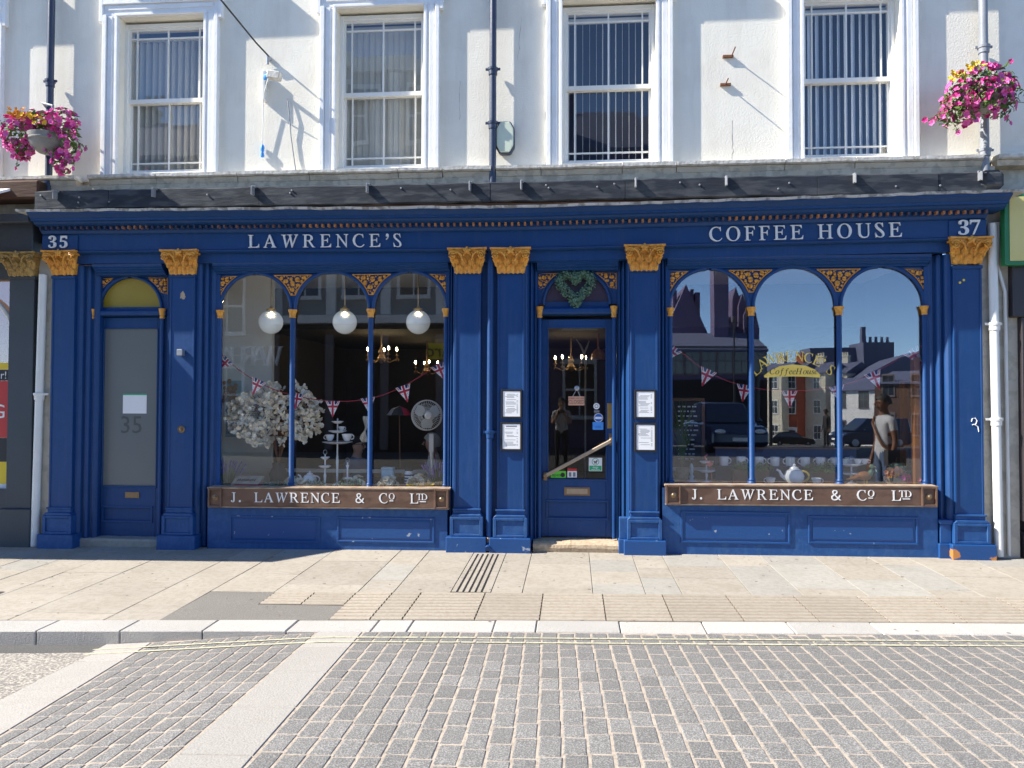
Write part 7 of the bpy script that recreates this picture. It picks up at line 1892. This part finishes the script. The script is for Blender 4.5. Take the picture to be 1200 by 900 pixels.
mb = MB(); mb.box(A.x - .04, A.x, 1.185, 1.235, .2, B.z + .04); mb.box(B.x, B.x + .04, 1.185, 1.235, .2, B.z + .04); mb.box(A.x, B.x, 1.186, 1.234, B.z, B.z + .04); mb.build('board_frame', 'brownwood', t)
mb = MB(); rr = random.Random(3); z = B.z - .08
while z > A.z + .05:
    x = A.x + .05
    while x < B.x - .08:
        w = rr.uniform(.02, .07); mb.box(x, x + w, 1.198, 1.2005, z, z + .018); x += w + .02
    z -= .06
mb.build('chalk_writing', 'paper', t, kind='stuff', fix=False)
q = Vector((ax(799, .85), .85, .75)); t = thing('tall_grass_plant', tuple(q), 'tall thin leaved plant at the left of the right window', 'plant')
mb = MB(); rr = random.Random(8)
for i in range(46):
    a = rr.uniform(0, 2 * pi); h_ = rr.uniform(.5, 1.05); l = rr.uniform(.05, .28)
    pts = [Vector((q.x + l * cos(a) * u ** 2, q.y + l * sin(a) * u ** 2 * .5, q.z + .12 + h_ * u - .15 * u ** 3)) for u in frange(0, 1, 6)]
    b = len(mb.v)
    for i2, p in enumerate(pts):
        w = .010 * (1 - i2 / 6); mb.v += [(p.x - w, p.y, p.z), (p.x + w, p.y, p.z)]
    for i2 in range(5): mb.face([b + 2 * i2, b + 2 * i2 + 1, b + 2 * i2 + 3, b + 2 * i2 + 2])
mb.build('leaves', 'leaf', t, kind='stuff', fix=False)
mb = MB(); mb.lathe(tuple(q), [(.07, 0), (.09, .10), (.10, .14), (.08, .14)], 12); mb.build('pot', 'step', t, smooth=True, fix=False)
q = onr(1012, .33); t = thing('pheasant_ornament', tuple(q), 'orange and green pheasant ornament in the right window', 'ornament')
mb = MB(); mb.k = 0
mb.ell((q.x, q.y, q.z + .105), .085, .045, .052, 14, 9); mb.tube([(q.x - .06, q.y, q.z + .10), (q.x - .13, q.y, q.z + .075), (q.x - .20, q.y, q.z + .065)], [.035, .022, .006], 8)
mb.k = 1; mb.tube([(q.x + .055, q.y, q.z + .12), (q.x + .085, q.y, q.z + .165), (q.x + .080, q.y, q.z + .205)], [.035, .024, .020], 10); mb.ell((q.x + .082, q.y, q.z + .215), .026, .022, .024, 10, 7)
mb.k = 2; mb.tube([(q.x + .10, q.y, q.z + .215), (q.x + .128, q.y, q.z + .205)], [.010, .003], 6); mb.tube([(q.x + .0, q.y, q.z), (q.x + .0, q.y, q.z + .07)], .006, 5); mb.tube([(q.x + .03, q.y, q.z), (q.x + .03, q.y, q.z + .07)], .006, 5)
mb.k = 0; mb.build('bird', ['poster_red' if False else 'orangewood', 'wreathleaf', 'goldleaf'], t, smooth=True, fix=False)
q = onr(1049, .36); t = thing('flower_basket', tuple(q), 'basket of pink, green and red artificial flowers in the right window', 'flower basket')
mb = MB(); mb.lathe(tuple(q), [(.09, 0), (.12, .05), (.13, .09), (.11, .09)], 16); mb.build('wicker_basket', 'step', t, smooth=True, fix=False)
rr = random.Random(31)
for m_, n_, dx, dz, s in (('salmon', 26, -.03, .16, .05), ('petal_o', 8, -.09, .11, .05), ('coral', 24, .10, .10, .05), ('pink', 10, .05, .06, .06)):
    fl = MB()
    for i in range(n_): petunia(fl, Vector((q.x + dx + rr.gauss(0, s), q.y + rr.gauss(-.05, .04), q.z + dz + rr.gauss(0, s * .6))), Vector((rr.gauss(0, .5), -1, .3)), rr.uniform(.022, .036), 0, rr)
    fl.build('blossoms', m_, t, kind='stuff', fix=False)
lf = MB()
for i in range(120): leafq(lf, Vector((q.x + rr.gauss(.03, .07), q.y + rr.gauss(0, .05), q.z + .14 + rr.gauss(0, .05))), Vector((rr.gauss(0, 1), -1, rr.gauss(.3, 1))), .026, rr)
lf.build('leaves', 'wreathleaf', t, kind='stuff', fix=False)
for k, (px, py) in enumerate(((1052, 540), (1066, 535))):
    A = at(px - 7, 553, .50); q = Vector((ax(px, .5), .5, zr_l)); t = thing('paper_bag', tuple(q), ['left brown paper bag in front of the brown screen', 'right brown paper bag in front of the brown screen'][k], 'bag', 'brown paper bags in the right window')
    mb = MB(); w = .065; mb.box(q.x - w, q.x + w, .47, .53, q.z, q.z + .24); mb.build('bag', 'orangewood' if k else 'step', t, bevel=.004)
    mb = MB(); mb.tube([(q.x - .03, .49, q.z + .24), (q.x - .025, .49, q.z + .30), (q.x + .025, .49, q.z + .30), (q.x + .03, .49, q.z + .24)], .004, 5); mb.build('bag_handle', 'brownwood', t, fix=False)
# ---- gold lettering on the right window
t = thing('window_lettering', tuple(at(930, 430, .14)), 'arched gold lettering above a gold leaf band on the window glass', 'window sign')
yl_ = .1415
names = list("LAWRENCE'S"); n = len(names)
arc = [(886.5, 431), (893, 423.5), (903.5, 419), (914, 416.5), (924, 415.5), (934.5, 415.5), (945, 417), (954.5, 420), (962.5, 424), (969.5, 431)]
arc2 = [(889, 436), (896.5, 428.5), (905.5, 424), (916, 422), (926, 421), (936, 421), (946, 422.5), (955.5, 426), (961, 428.5), (970, 436)]
for k_, (px, py) in zip(names, arc2):
    q = at(px, py, yl_)
    ang = interp(px, [886, 930, 974], [.75, 0, -.75])
    h_ = .105
    me = glyph_mesh(k_, .004, 'goldleaf')
    o = link('letter', me, t, loc=(q.x - glyph_w(k_) * h_ / 2 * cos(ang), yl_, q.z - .02 - glyph_w(k_) * h_ / 2 * sin(ang)))
    o.scale = (h_, .3, h_); o.rotation_euler = (0, -ang, 0)
top = [(895, 440.5), (903, 434), (914, 429), (929, 427), (944, 428.5), (955, 433), (961, 439)]
bot = [(961, 442.5), (945, 441.5), (929, 441), (912, 441.5), (896, 442.5)]
mb = MB(); mb.prism([(at(a, b, yl_).x, at(a, b, yl_).z) for a, b in top + bot], 'y', yl_ - .001, yl_ + .0005); mb.build('gold_band', 'goldleaf', t)
def small_script(keys, px, py, h_, m):
    q = at(px, py, yl_ - .0016); x = q.x
    for k_ in keys:
        o = link('letter', glyph_mesh(k_, .004, m), t, loc=(x, yl_ - .0018, q.z)); o.scale = (h_, .2, h_); x += glyph_w(k_) * h_ * 1.04
small_script(['iC', 'io', 'if', 'if', 'ie', 'ie'], 902, 438.5, .062, 'ink')
small_script(['iH', 'io', 'iu', 'is', 'ie'], 932, 438.5, .062, 'ink')
# ------------------------------------------------------------------ the other side of the street, behind the camera, seen mirrored in the shop glass
MIR = .30                                         # the glass planes stand near y = .15
def rx(px, yo): return at(px, 450, MIR + yo).x       # x of a thing at y = -yo whose mirror image shows at px
def rz(py, yo): return at(671, py, MIR + yo).z
for n_, c in (('st_pale', (.34, .34, .32)), ('st_cream', (.66, .62, .50)), ('st_beige', (.68, .62, .48)), ('st_white', (.84, .83, .79)), ('st_brick', (.44, .11, .06)), ('st_plum', (.125, .100, .190)), ('st_slate', (.10, .115, .19)), ('st_dark', (.014, .014, .016)), ('st_brown', (.10, .055, .04)), ('st_stone', (.16, .14, .15))):
    M[n_] = mat(n_ + '_wall', c, .85, tuple(q * 1.12 for q in c), .8, .3, col3=tuple(q * .8 for q in c), ns3=3, amt3=.3)
def local(b, mb, name, m, parent, **k):
    o = mb.build(name, m, None, **k); o.parent = parent; o.location = (0, 0, 0); return o
def house_far(name, label, x, y, rot, w, d, h, wallm, rows, cols, winw, winh, roof='gable', roofm='st_slate', roofh=3.0, chim=(), door=None, group=None, floor0=.9, step=3.0, trim='st_white', z0=0.0):
    """front faces local +Y (towards the coffee house when rot = 0)"""
    t = thing(name, (x, y, z0), label, 'building', group); t.rotation_euler = (0, 0, rot)
    mb = MB(); mb.box(-w / 2, w / 2, -d, 0, -2.5, h); wl = local(0, mb, 'wall', wallm, t)
    mb = MB()
    if roof == 'gable':                           # ridge along the front
        mb.prism([(.25, h), (-d / 2, h + roofh), (-d - .25, h), (-d - .25, h - .15), (.25, h - .15)], 'x', -w / 2 - .05, w / 2 + .05)
    elif roof == 'front':                         # gable towards the street
        mb.prism([(-w / 2 - .2, h), (0, h + roofh), (w / 2 + .2, h), (w / 2 + .2, h - .1), (-w / 2 - .2, h - .1)], 'y', -d, -.05)
    elif roof == 'hip':
        mb.add([(-w / 2 - .3, .3, h), (w / 2 + .3, .3, h), (w / 2 + .3, -d - .3, h), (-w / 2 - .3, -d - .3, h), (-w / 2 + d / 2, -d / 2, h + roofh), (w / 2 - d / 2, -d / 2, h + roofh)],
               [(0, 1, 5, 4), (1, 2, 5), (2, 3, 4, 5), (3, 0, 4), (3, 2, 1, 0)])
    else: mb.box(-w / 2 - .15, w / 2 + .15, -d - .15, .15, h, h + .45)
    rf = local(0, mb, 'roof', roofm if roof != 'flat' else trim, t)
    for cx_, ch in chim:
        mb = MB(); z0 = h + (roofh * .5 if roof != 'flat' else 0)
        mb.box(cx_ - .55, cx_ + .55, -d / 2 - .4, -d / 2 + .4, h - .2, z0 + ch)
        mb.box(cx_ - .62, cx_ + .62, -d / 2 - .46, -d / 2 + .46, z0 + ch, z0 + ch + .18)
        for q in (-.36, 0, .36): mb.lathe((cx_ + q, -d / 2, z0 + ch + .18), [(.12, 0), (.10, .45), (.12, .5)], 8)
        local(0, mb, 'chimney', wallm, rf)
    for r in range(rows):
        for c in range(cols):
            wx_ = -w / 2 + (c + .5) * w / cols; wz = floor0 + r * step
            if r == 0 and door is not None and c == door:
                mb = MB(); mb.box(wx_ - .55, wx_ + .55, -.02, .06, 0, 2.35); f = local(0, mb, 'door', 'st_dark', t)
                mb = MB(); mb.box(wx_ - .75, wx_ - .56, -.02, .12, 0, 2.6); mb.box(wx_ + .56, wx_ + .75, -.02, .12, 0, 2.6); mb.box(wx_ - .8, wx_ + .8, -.02, .16, 2.36, 2.8); local(0, mb, 'door_surround', trim, t)
                continue
            mb = MB(); a, b = wx_ - winw / 2, wx_ + winw / 2
            mb.box(a - .10, a, -.02, .05, wz, wz + winh); mb.box(b, b + .10, -.02, .05, wz, wz + winh); mb.box(a - .12, b + .12, -.02, .09, wz - .14, wz); mb.box(a - .10, b + .10, -.02, .051, wz + winh, wz + winh + .18)
            mb.box(a, b, -.02, .03, wz + winh / 2 - .04, wz + winh / 2 + .04); mb.box(wx_ - .025, wx_ + .025, -.02, .028, wz, wz + winh)
            f = local(0, mb, 'window', trim, t)
            mb = MB(); mb.add([(a, .012, wz), (b, .012, wz), (b, .012, wz + winh), (a, .012, wz + winh)], [(0, 1, 2, 3)]); local(0, mb, 'pane', 'glass_far', f)
    return t
# tall pale building straight opposite the left window, dark shopfront below
yo = 17.0
xa, xb = -10.4, -2.6
pb = house_far('pale_building', 'tall pale stuccoed building with pilasters over a dark shopfront across the street', (xa + xb) / 2, -yo, 0, xb - xa, 9, 13.5, 'st_pale', 3, 4, 1.0, 1.9, 'flat', floor0=5.4, step=2.8)
mb = MB(); w = xb - xa
for k in range(5): mb.box(-w / 2 + k * w / 4 - .16, -w / 2 + k * w / 4 + .16, -.05, .14, 4.7, 13.4)
local(0, mb, 'pilasters', 'st_white', pb)
mb = MB(); mb.box(-w / 2 - .1, w / 2 + .1, -.05, .35, 4.38, 4.66); local(0, mb, 'cornice', 'st_white', pb)
mb = MB(); mb.box(-w / 2, w / 2, -.05, .12, -.1, 4.35); local(0, mb, 'dark_front', 'st_dark', pb)
mb = MB()
for k in range(5): mb.box(-w / 2 + k * w / 4 - .14, -w / 2 + k * w / 4 + .14, .12, .24, 0, 4.0)
local(0, mb, 'front_piers', 'st_stone', pb)
cr = house_far('cream_building', 'cream rendered building left of the pale stuccoed one across the street', -15.2, -yo + .4, 0, 9.4, 9, 10.5, 'st_pale', 3, 3, 1.1, 1.8, 'gable', floor0=1.0, step=3.1, chim=((-3, 2.0),))
sg = thing('shop_lettering', (-9.5, -yo, 3.2), 'pale capital letters on the shopfront across the street', 'sign')
hW = rz(407, yo) - rz(429, yo)
xw0, xw1 = rx(248, yo), rx(341, yo)
letters(list('WARHAM'), xw0, xw1, -yo + .62, lambda x: rz(429, yo), hW, 'paper', sg, depth=.05, mirror=True)
ysn = thing('yellow_projecting_sign', (rx(512, yo), -yo + .6, rz(412, yo)), 'small yellow sign with dark letters on the shopfront across the street', 'sign')
A, B = at(501, 421, MIR + yo - .6), at(534, 402, MIR + yo - .6)
mb = MB(); mb.box(A.x, B.x, -yo + .50, -yo + .58, A.z, B.z); mb.build('sign_board', 'poster_yellow', ysn)
o = flat_text('sign_print', 'card', .62, ((A.x + B.x) / 2, -yo + .60, (A.z + B.z) / 2), 'ink', ysn, face=-1)
# plain dark brick block opposite the door
house_far('dark_brick_building', 'dark brick building across the street facing the glazed door', .25, -yo - .3, 0, 5.6, 9, 10.5, 'st_plum', 3, 3, 1.0, 1.8, 'gable', floor0=1.2, step=3.1, chim=((-1.8, 2.0),))
# gabled plum building with a tall chimney stack and a hipped wing
yo2 = 45.0
k2 = (yo2 + 8.8) / 880.0
gx0, gx1 = rx(786, yo2), rx(838, yo2)
gb = house_far('gabled_building', 'dark gabled building with stepped chimneys across the square', (gx0 + gx1) / 2, -yo2 - 3, 0, gx1 - gx0, 9, rz(392, yo2), 'st_plum', 0, 0, 1, 1, 'front', 'st_plum', rz(327, yo2) - rz(392, yo2))
for px, py, wpx in ((800, 332, 5), (829, 335, 6), (822, 331, 4)):
    a, b = rx(px - wpx / 2, yo2), rx(px + wpx / 2, yo2); cx_ = (gx0 + gx1) / 2
    mb = MB(); mb.box(a - cx_, b - cx_, -2.5, -1.0, 6, rz(py, yo2)); local(0, mb, 'chimney', 'st_plum', gb)
ts = thing('tall_chimney_stack', (rx(848.5, yo2), -yo2 - 1.5, 0), 'tall square dark chimney stack beside the gabled building', 'chimney')
mb = MB(); a, b = rx(840, yo2), rx(857, yo2); mb.box(a, b, -yo2 - 2.4, -yo2 - .9, 0, rz(300, yo2)); mb.box(a - .1, b + .1, -yo2 - 2.5, -yo2 - .8, rz(300, yo2), rz(297, yo2)); mb.build('stack', 'st_plum', ts)
a, b = rx(760, yo2), rx(890, yo2)
wing = house_far('hipped_wing', 'low dark hipped building with arched windows in front of the gabled one', (a + b) / 2, -yo2 + 2, 0, b - a, 8, rz(412, yo2), 'st_plum', 1, 7, .9, 1.7, 'gable', 'st_slate', rz(388, yo2) - rz(412, yo2), floor0=3.6, trim='st_stone')
mb = MB(); mb.box(-(b - a) / 2, (b - a) / 2, -.05, .12, -.1, rz(446, yo2)); local(0, mb, 'dark_front', 'st_dark', wing)
for px, wpx, py, yy in ((863, 9, 352, 48), (871, 10, 360, 47.5), (880, 14, 370, 47), (887, 7, 386, 46.5)):
    a, b = rx(px - wpx / 2, yy), rx(px + wpx / 2, yy)
    t = thing('stepped_gable_block', ((a + b) / 2, -yy, 0), 'dark stepped block of the gabled row, top at step %d' % (int(py) - 300), 'building', 'stepped dark blocks of the gabled row')
    t['label'] = {863: 'dark stepped block next to the tall chimney stack', 871: 'second dark stepped block from the tall chimney stack', 880: 'wide dark stepped block of the gabled row', 887: 'lowest dark stepped block at the end of the gabled row'}[px]
    mb = MB(); mb.box(a, b, -yy - 4, -yy, 0, rz(py, yy)); mb.prism([(a, rz(py, yy)), ((a + b) / 2, rz(py, yy) + .9), (b, rz(py, yy))], 'y', -yy - 4, -yy); mb.build('block', 'st_plum', t)
# far terrace turned towards the sun: brick and beige houses, then a white house
yo3 = 100.0
TH = RAD(45)
def terr(px0, px1, wallm, ztop, rows, cols, label, door, yo=yo3, roofh=1.6, trim='st_white', name='terraced_house', chim=((0, 1.6),)):
    zb = zasph(0, -yo) - .2
    a, b = rx(px0, yo), rx(px1, yo); w = (b - a) / cos(TH) * 1.04
    return house_far(name, label, (a + b) / 2, -yo, TH, w, 8, ztop - zb, wallm, rows, cols, .95, 1.75, 'gable', 'st_slate', roofh, chim, door, 'terraced houses across the square', 1.25, 3.5, trim, zb)
zt = rz(437, yo3)
terr(886, 912, 'st_beige', zt, 3, 2, 'beige terraced house left of the brick one across the square', None)
terr(912, 931, 'st_brick', zt, 3, 2, 'red brick terraced house between beige ones across the square', 1)
terr(931, 962, 'st_beige', zt, 3, 2, 'beige terraced house right of the brick one across the square', 0)
terr(962, 988, 'st_cream', zt, 3, 2, 'cream terraced house at the right end of the row across the square', None)
terr(988, 1062, 'st_white', rz(456, 82), 2, 4, 'low white house with a long dark roof across the square', None, 82, 1.5, 'st_stone', 'white_house', ())
terr(1040, 1110, 'st_brown', rz(448, 60), 2, 3, 'brown building at the right across the square', None, 60, 1.2, 'st_stone', 'brown_building', ())
# long slate roofs behind
for (p0, p1, py0, py1, yy, lab, mm) in ((950, 1018, 408, 445, 115, 'long flat topped dark roof block behind the terrace', 'st_slate'), (1012, 1048, 402, 445, 112, 'dark block with a row of chimney pots behind the white house', 'st_slate'), (996, 1110, 420, 450, 95, 'broad sloping slate roof behind the white house', 'st_slate')):
    a, b = rx(p0, yy), rx(p1, yy)
    t = thing('roof_block', ((a + b) / 2, -yy, 0), lab, 'building')
    mb = MB(); zt_ = rz(py0, yy)
    if yy == 95: mb.prism([(a, -9), (b, -9), (b, zt_ + 1.6), ((a + b) / 2, zt_), (a, rz(py1, yy))], 'y', -yy - 6, -yy)
    else: mb.box(a, b, -yy - 6, -yy, -9, zt_)
    if yy == 112:
        for k in range(5): mb.lathe((a + (k + .7) * (b - a) / 5.4, -yy - 1, zt_), [(.25, 0), (.2, .8), (.25, .9)], 8)
        mb.box(a, a + .6, -yy - 1.4, -yy - .6, zt_, zt_ + 2.4)
    mb.build('mass', mm, t)
# lamp post
lx = rx(860.5, 30); t = thing('street_lamp', (lx, -30, 0), 'black street lamp with a cross bar across the street', 'street lamp')
mb = MB(); mb.lathe((lx, -30, -1), [(.12, 0), (.10, .8), (.05, 1.0), (.04, rz(378, 30) + 1)], 10); mb.tube([(lx - .26, -30, rz(379, 30)), (lx + .30, -30, rz(379, 30))], .025, 6); mb.ell((lx, -30, rz(375, 30)), .08, .08, .16, 8, 6)
mb.build('post', 'black', t, fix=False)
for k, (px, yo_) in enumerate(((903, 40), (884, 42))):
    lx = rx(px, yo_); t = thing('dark_post', (lx, -yo_, 0), ['slim black post in front of the terrace', 'black tree trunk like column left of the terrace'][k], 'post')
    r_ = .11 if k == 0 else .35
    mb = MB(); mb.lathe((lx, -yo_, -2), [(r_, 0), (r_ * .9, rz(436, yo_) + 2)], 10); mb.build('post', 'black', t, fix=False)
# cars parked across the street
def wheel(mb_t, mb_r, x, y, r, w):
    mb_t.lathe((x, y - w / 2, r), [(r * .62, 0), (r, .01), (r, w - .01), (r * .62, w)], 22, 'y')
    mb_r.lathe((x, y - w / 2 - .004, r), [(.02, .0), (r * .60, .004), (r * .62, w), (.02, w + .008)], 14, 'y')
CP = dict(black=mat('black_car_paint', (.012, .012, .015), .18, coat=.6), navy=mat('navy_car_paint', (.02, .028, .06), .2, coat=.6))
M['tyre'] = mat('tyre_rubber', (.015, .015, .015), .85)
M['lamp_w'] = mat('headlamp_lens', (.72, .74, .76), .1); M['lamp_r'] = mat('tail_lamp_lens', (.45, .02, .02), .2)
def car(loc, rot, paint, label, hh=1.48, L=4.3, van=False):
    t = thing('parked_car', loc, label, 'van' if van else 'car', 'vehicles parked across the street'); t.rotation_euler = (0, 0, rot)
    W = .88
    low = [(-L / 2, .32), (-L / 2 - .02, .62), (-L / 2 + .08, .84), (-L * .30, .92), (L * .22, .94), (L / 2 - .30, .84), (L / 2 - .03, .66), (L / 2, .34), (L / 2 - .2, .22), (-L / 2 + .2, .22)]
    mb = MB(); mb.prism(low, 'y', -W, W); local(0, mb, 'body', CP[paint], t, bevel=.05)
    if van: cab = [(-L / 2 + .05, .88), (-L / 2 + .10, hh), (L * .12, hh), (L * .32, .92)]
    else: cab = [(-L / 2 + .12, .86), (-L * .33, hh - .06), (-L * .12, hh), (L * .06, hh - .04), (L * .24, .92)]
    def ins(k, s): return [((x), z) for x, z in cab]
    n = len(cab); mb = MB()
    v = [(x, -W + .06 + (.20 if z > 1.2 else 0), z) for x, z in cab] + [(x, W - .06 - (.20 if z > 1.2 else 0), z) for x, z in cab]
    mb.add(v, [tuple(range(n)), tuple(range(2 * n - 1, n - 1, -1))] + [(i, i + n, (i + 1) % n + n, (i + 1) % n) for i in range(n)]); local(0, mb, 'cabin', CP[paint], t, bevel=.03)
    mb = MB()
    for s in (-1, 1):
        zc = [(x * .9 - .02, .97 if z < 1.0 else z - .10) for x, z in cab]
        mb.add([(x, s * (W - .045 - (.155 if z > 1.2 else .0)) , z) for x, z in zc], [tuple(range(n))])
    xf0, xf1 = cab[-1][0], cab[-2][0]
    mb.add([(xf0 - .02, -.70, .97), (xf0 - .02, .70, .97), (xf1 + .03, .58, cab[-2][1] - .05), (xf1 + .03, -.58, cab[-2][1] - .05)], [(0, 1, 2, 3)])
    mb.add([(cab[0][0] - .02, -.66, .95), (cab[0][0] - .02, .66, .95), (cab[1][0] - .03, .56, cab[1][1] - .08), (cab[1][0] - .03, -.56, cab[1][1] - .08)], [(0, 1, 2, 3)])
    local(0, mb, 'windows', 'glass_far', t, fix=False)
    for x in (-L * .31, L * .32):
        for s in (-1, 1):
            a_, b_ = MB(), MB(); wheel(a_, b_, x, s * (W - .10), .32, .20)
            wl = local(0, a_, 'wheel', 'tyre', t, fix=False); local(0, b_, 'rim', 'steel', wl, fix=False)
    for s in (-1, 1):
        mb = MB(); mb.ell((L / 2 - .10, s * .62, .70), .10, .18, .08, 10, 7); local(0, mb, 'headlight', 'lamp_w', t, fix=False)
        mb = MB(); mb.box(-L / 2 - .02, -L / 2 + .10, s * .70 - .12, s * .70 + .12, .66, .86); local(0, mb, 'tail_light', 'lamp_r', t)
        mb = MB(); mb.ell((L * .20, s * (W + .09), 1.0), .06, .10, .07, 8, 6); local(0, mb, 'mirror', CP[paint], t, fix=False)
    for x in (L / 2 + .004, -L / 2 - .03):
        mb = MB(); mb.box(x - .01, x + .01, -.26, .26, .42, .53); local(0, mb, 'number_plate', 'paper', t)
    return t
def gz_(yo): return .15
G0 = zasph(0, -13)
car((rx(846, 17), -17, zasph(0, -17)), RAD(86), 'navy', 'dark blue parked car with its front and white plate towards the shop', 1.62)
car((rx(929, 72), -72, zasph(0, -72)), RAD(14), 'black', 'small black car parked before the terrace')
car((rx(1018, 34), -34, zasph(0, -34)), RAD(172), 'navy', 'dark blue van parked before the white house', 1.62, 3.9, True)
# two passers-by and the photographer, who all show only as reflections
MAN = dict(STAND)
def strap(child, h):
    mb = MB(); mb.tube([(.125, -.065, 1.45), (.08, -.118, 1.36), (-.03, -.130, 1.22), (-.12, -.105, 1.08), (-.17, -.03, 1.0)], .018, 6)
    mb.tube([(.125, -.02, 1.47), (.08, .10, 1.36), (-.04, .12, 1.22), (-.13, .10, 1.08), (-.17, -.0, 1.0)], .018, 6); child('bag_strap', mb, 'brownwood')
    mb = MB(); mb.obox((-.235, .0, .92), (.05, 0, 0), (0, .12, 0), (0, 0, .10)); child('bag', mb, 'ink', False)
mx_ = rx(1036, 2.05)
person('dark haired man in grey shirt and jeans with a bag strap across his chest', (mx_, -2.05, zp(mx_, -2.05)), RAD(-98), STAND, ('shirt_g', 'jeans', 'shoe_k', False, 'skin_d'), ('hair_d', 1.0, .0), None, strap, 1.05)
HOLD = dict(STAND); HOLD['arm_l'] = [(.175, 0, 1.41), (.21, -.08, 1.14), (.10, -.29, 1.33), (.06, -.33, 1.40)]; HOLD['arm_r'] = [(-.175, 0, 1.41), (-.21, -.08, 1.14), (-.10, -.29, 1.33), (-.06, -.33, 1.40)]
person('photographer in a white shirt holding up a phone in both hands', (-.26, -9.02, zasph(-.26, -9.0)), RAD(180), HOLD, ('shirt_w', 'trouser_k', 'shoe_k', False, 'skin_l'), ('hair_d', 1.05, .0))
t = thing('phone', (-.26, -8.66, 1.6), 'slim dark phone held up by the photographer', 'phone')
mb = MB(); zph = zasph(-.26, -9) + 1.42; mb.box(-.34, -.18, -8.665, -8.655, zph - .035, zph + .045); mb.build('phone_body', 'black', t, bevel=.003)
person('bearded passer-by in dark clothes leaning forward before the cream house', (rx(968, 26), -26, zasph(0, -26)), RAD(-110), STAND, ('trouser_k', 'trouser_k', 'shoe_k', True, 'skin_d'), ('hair_d', 1.12, -.1))
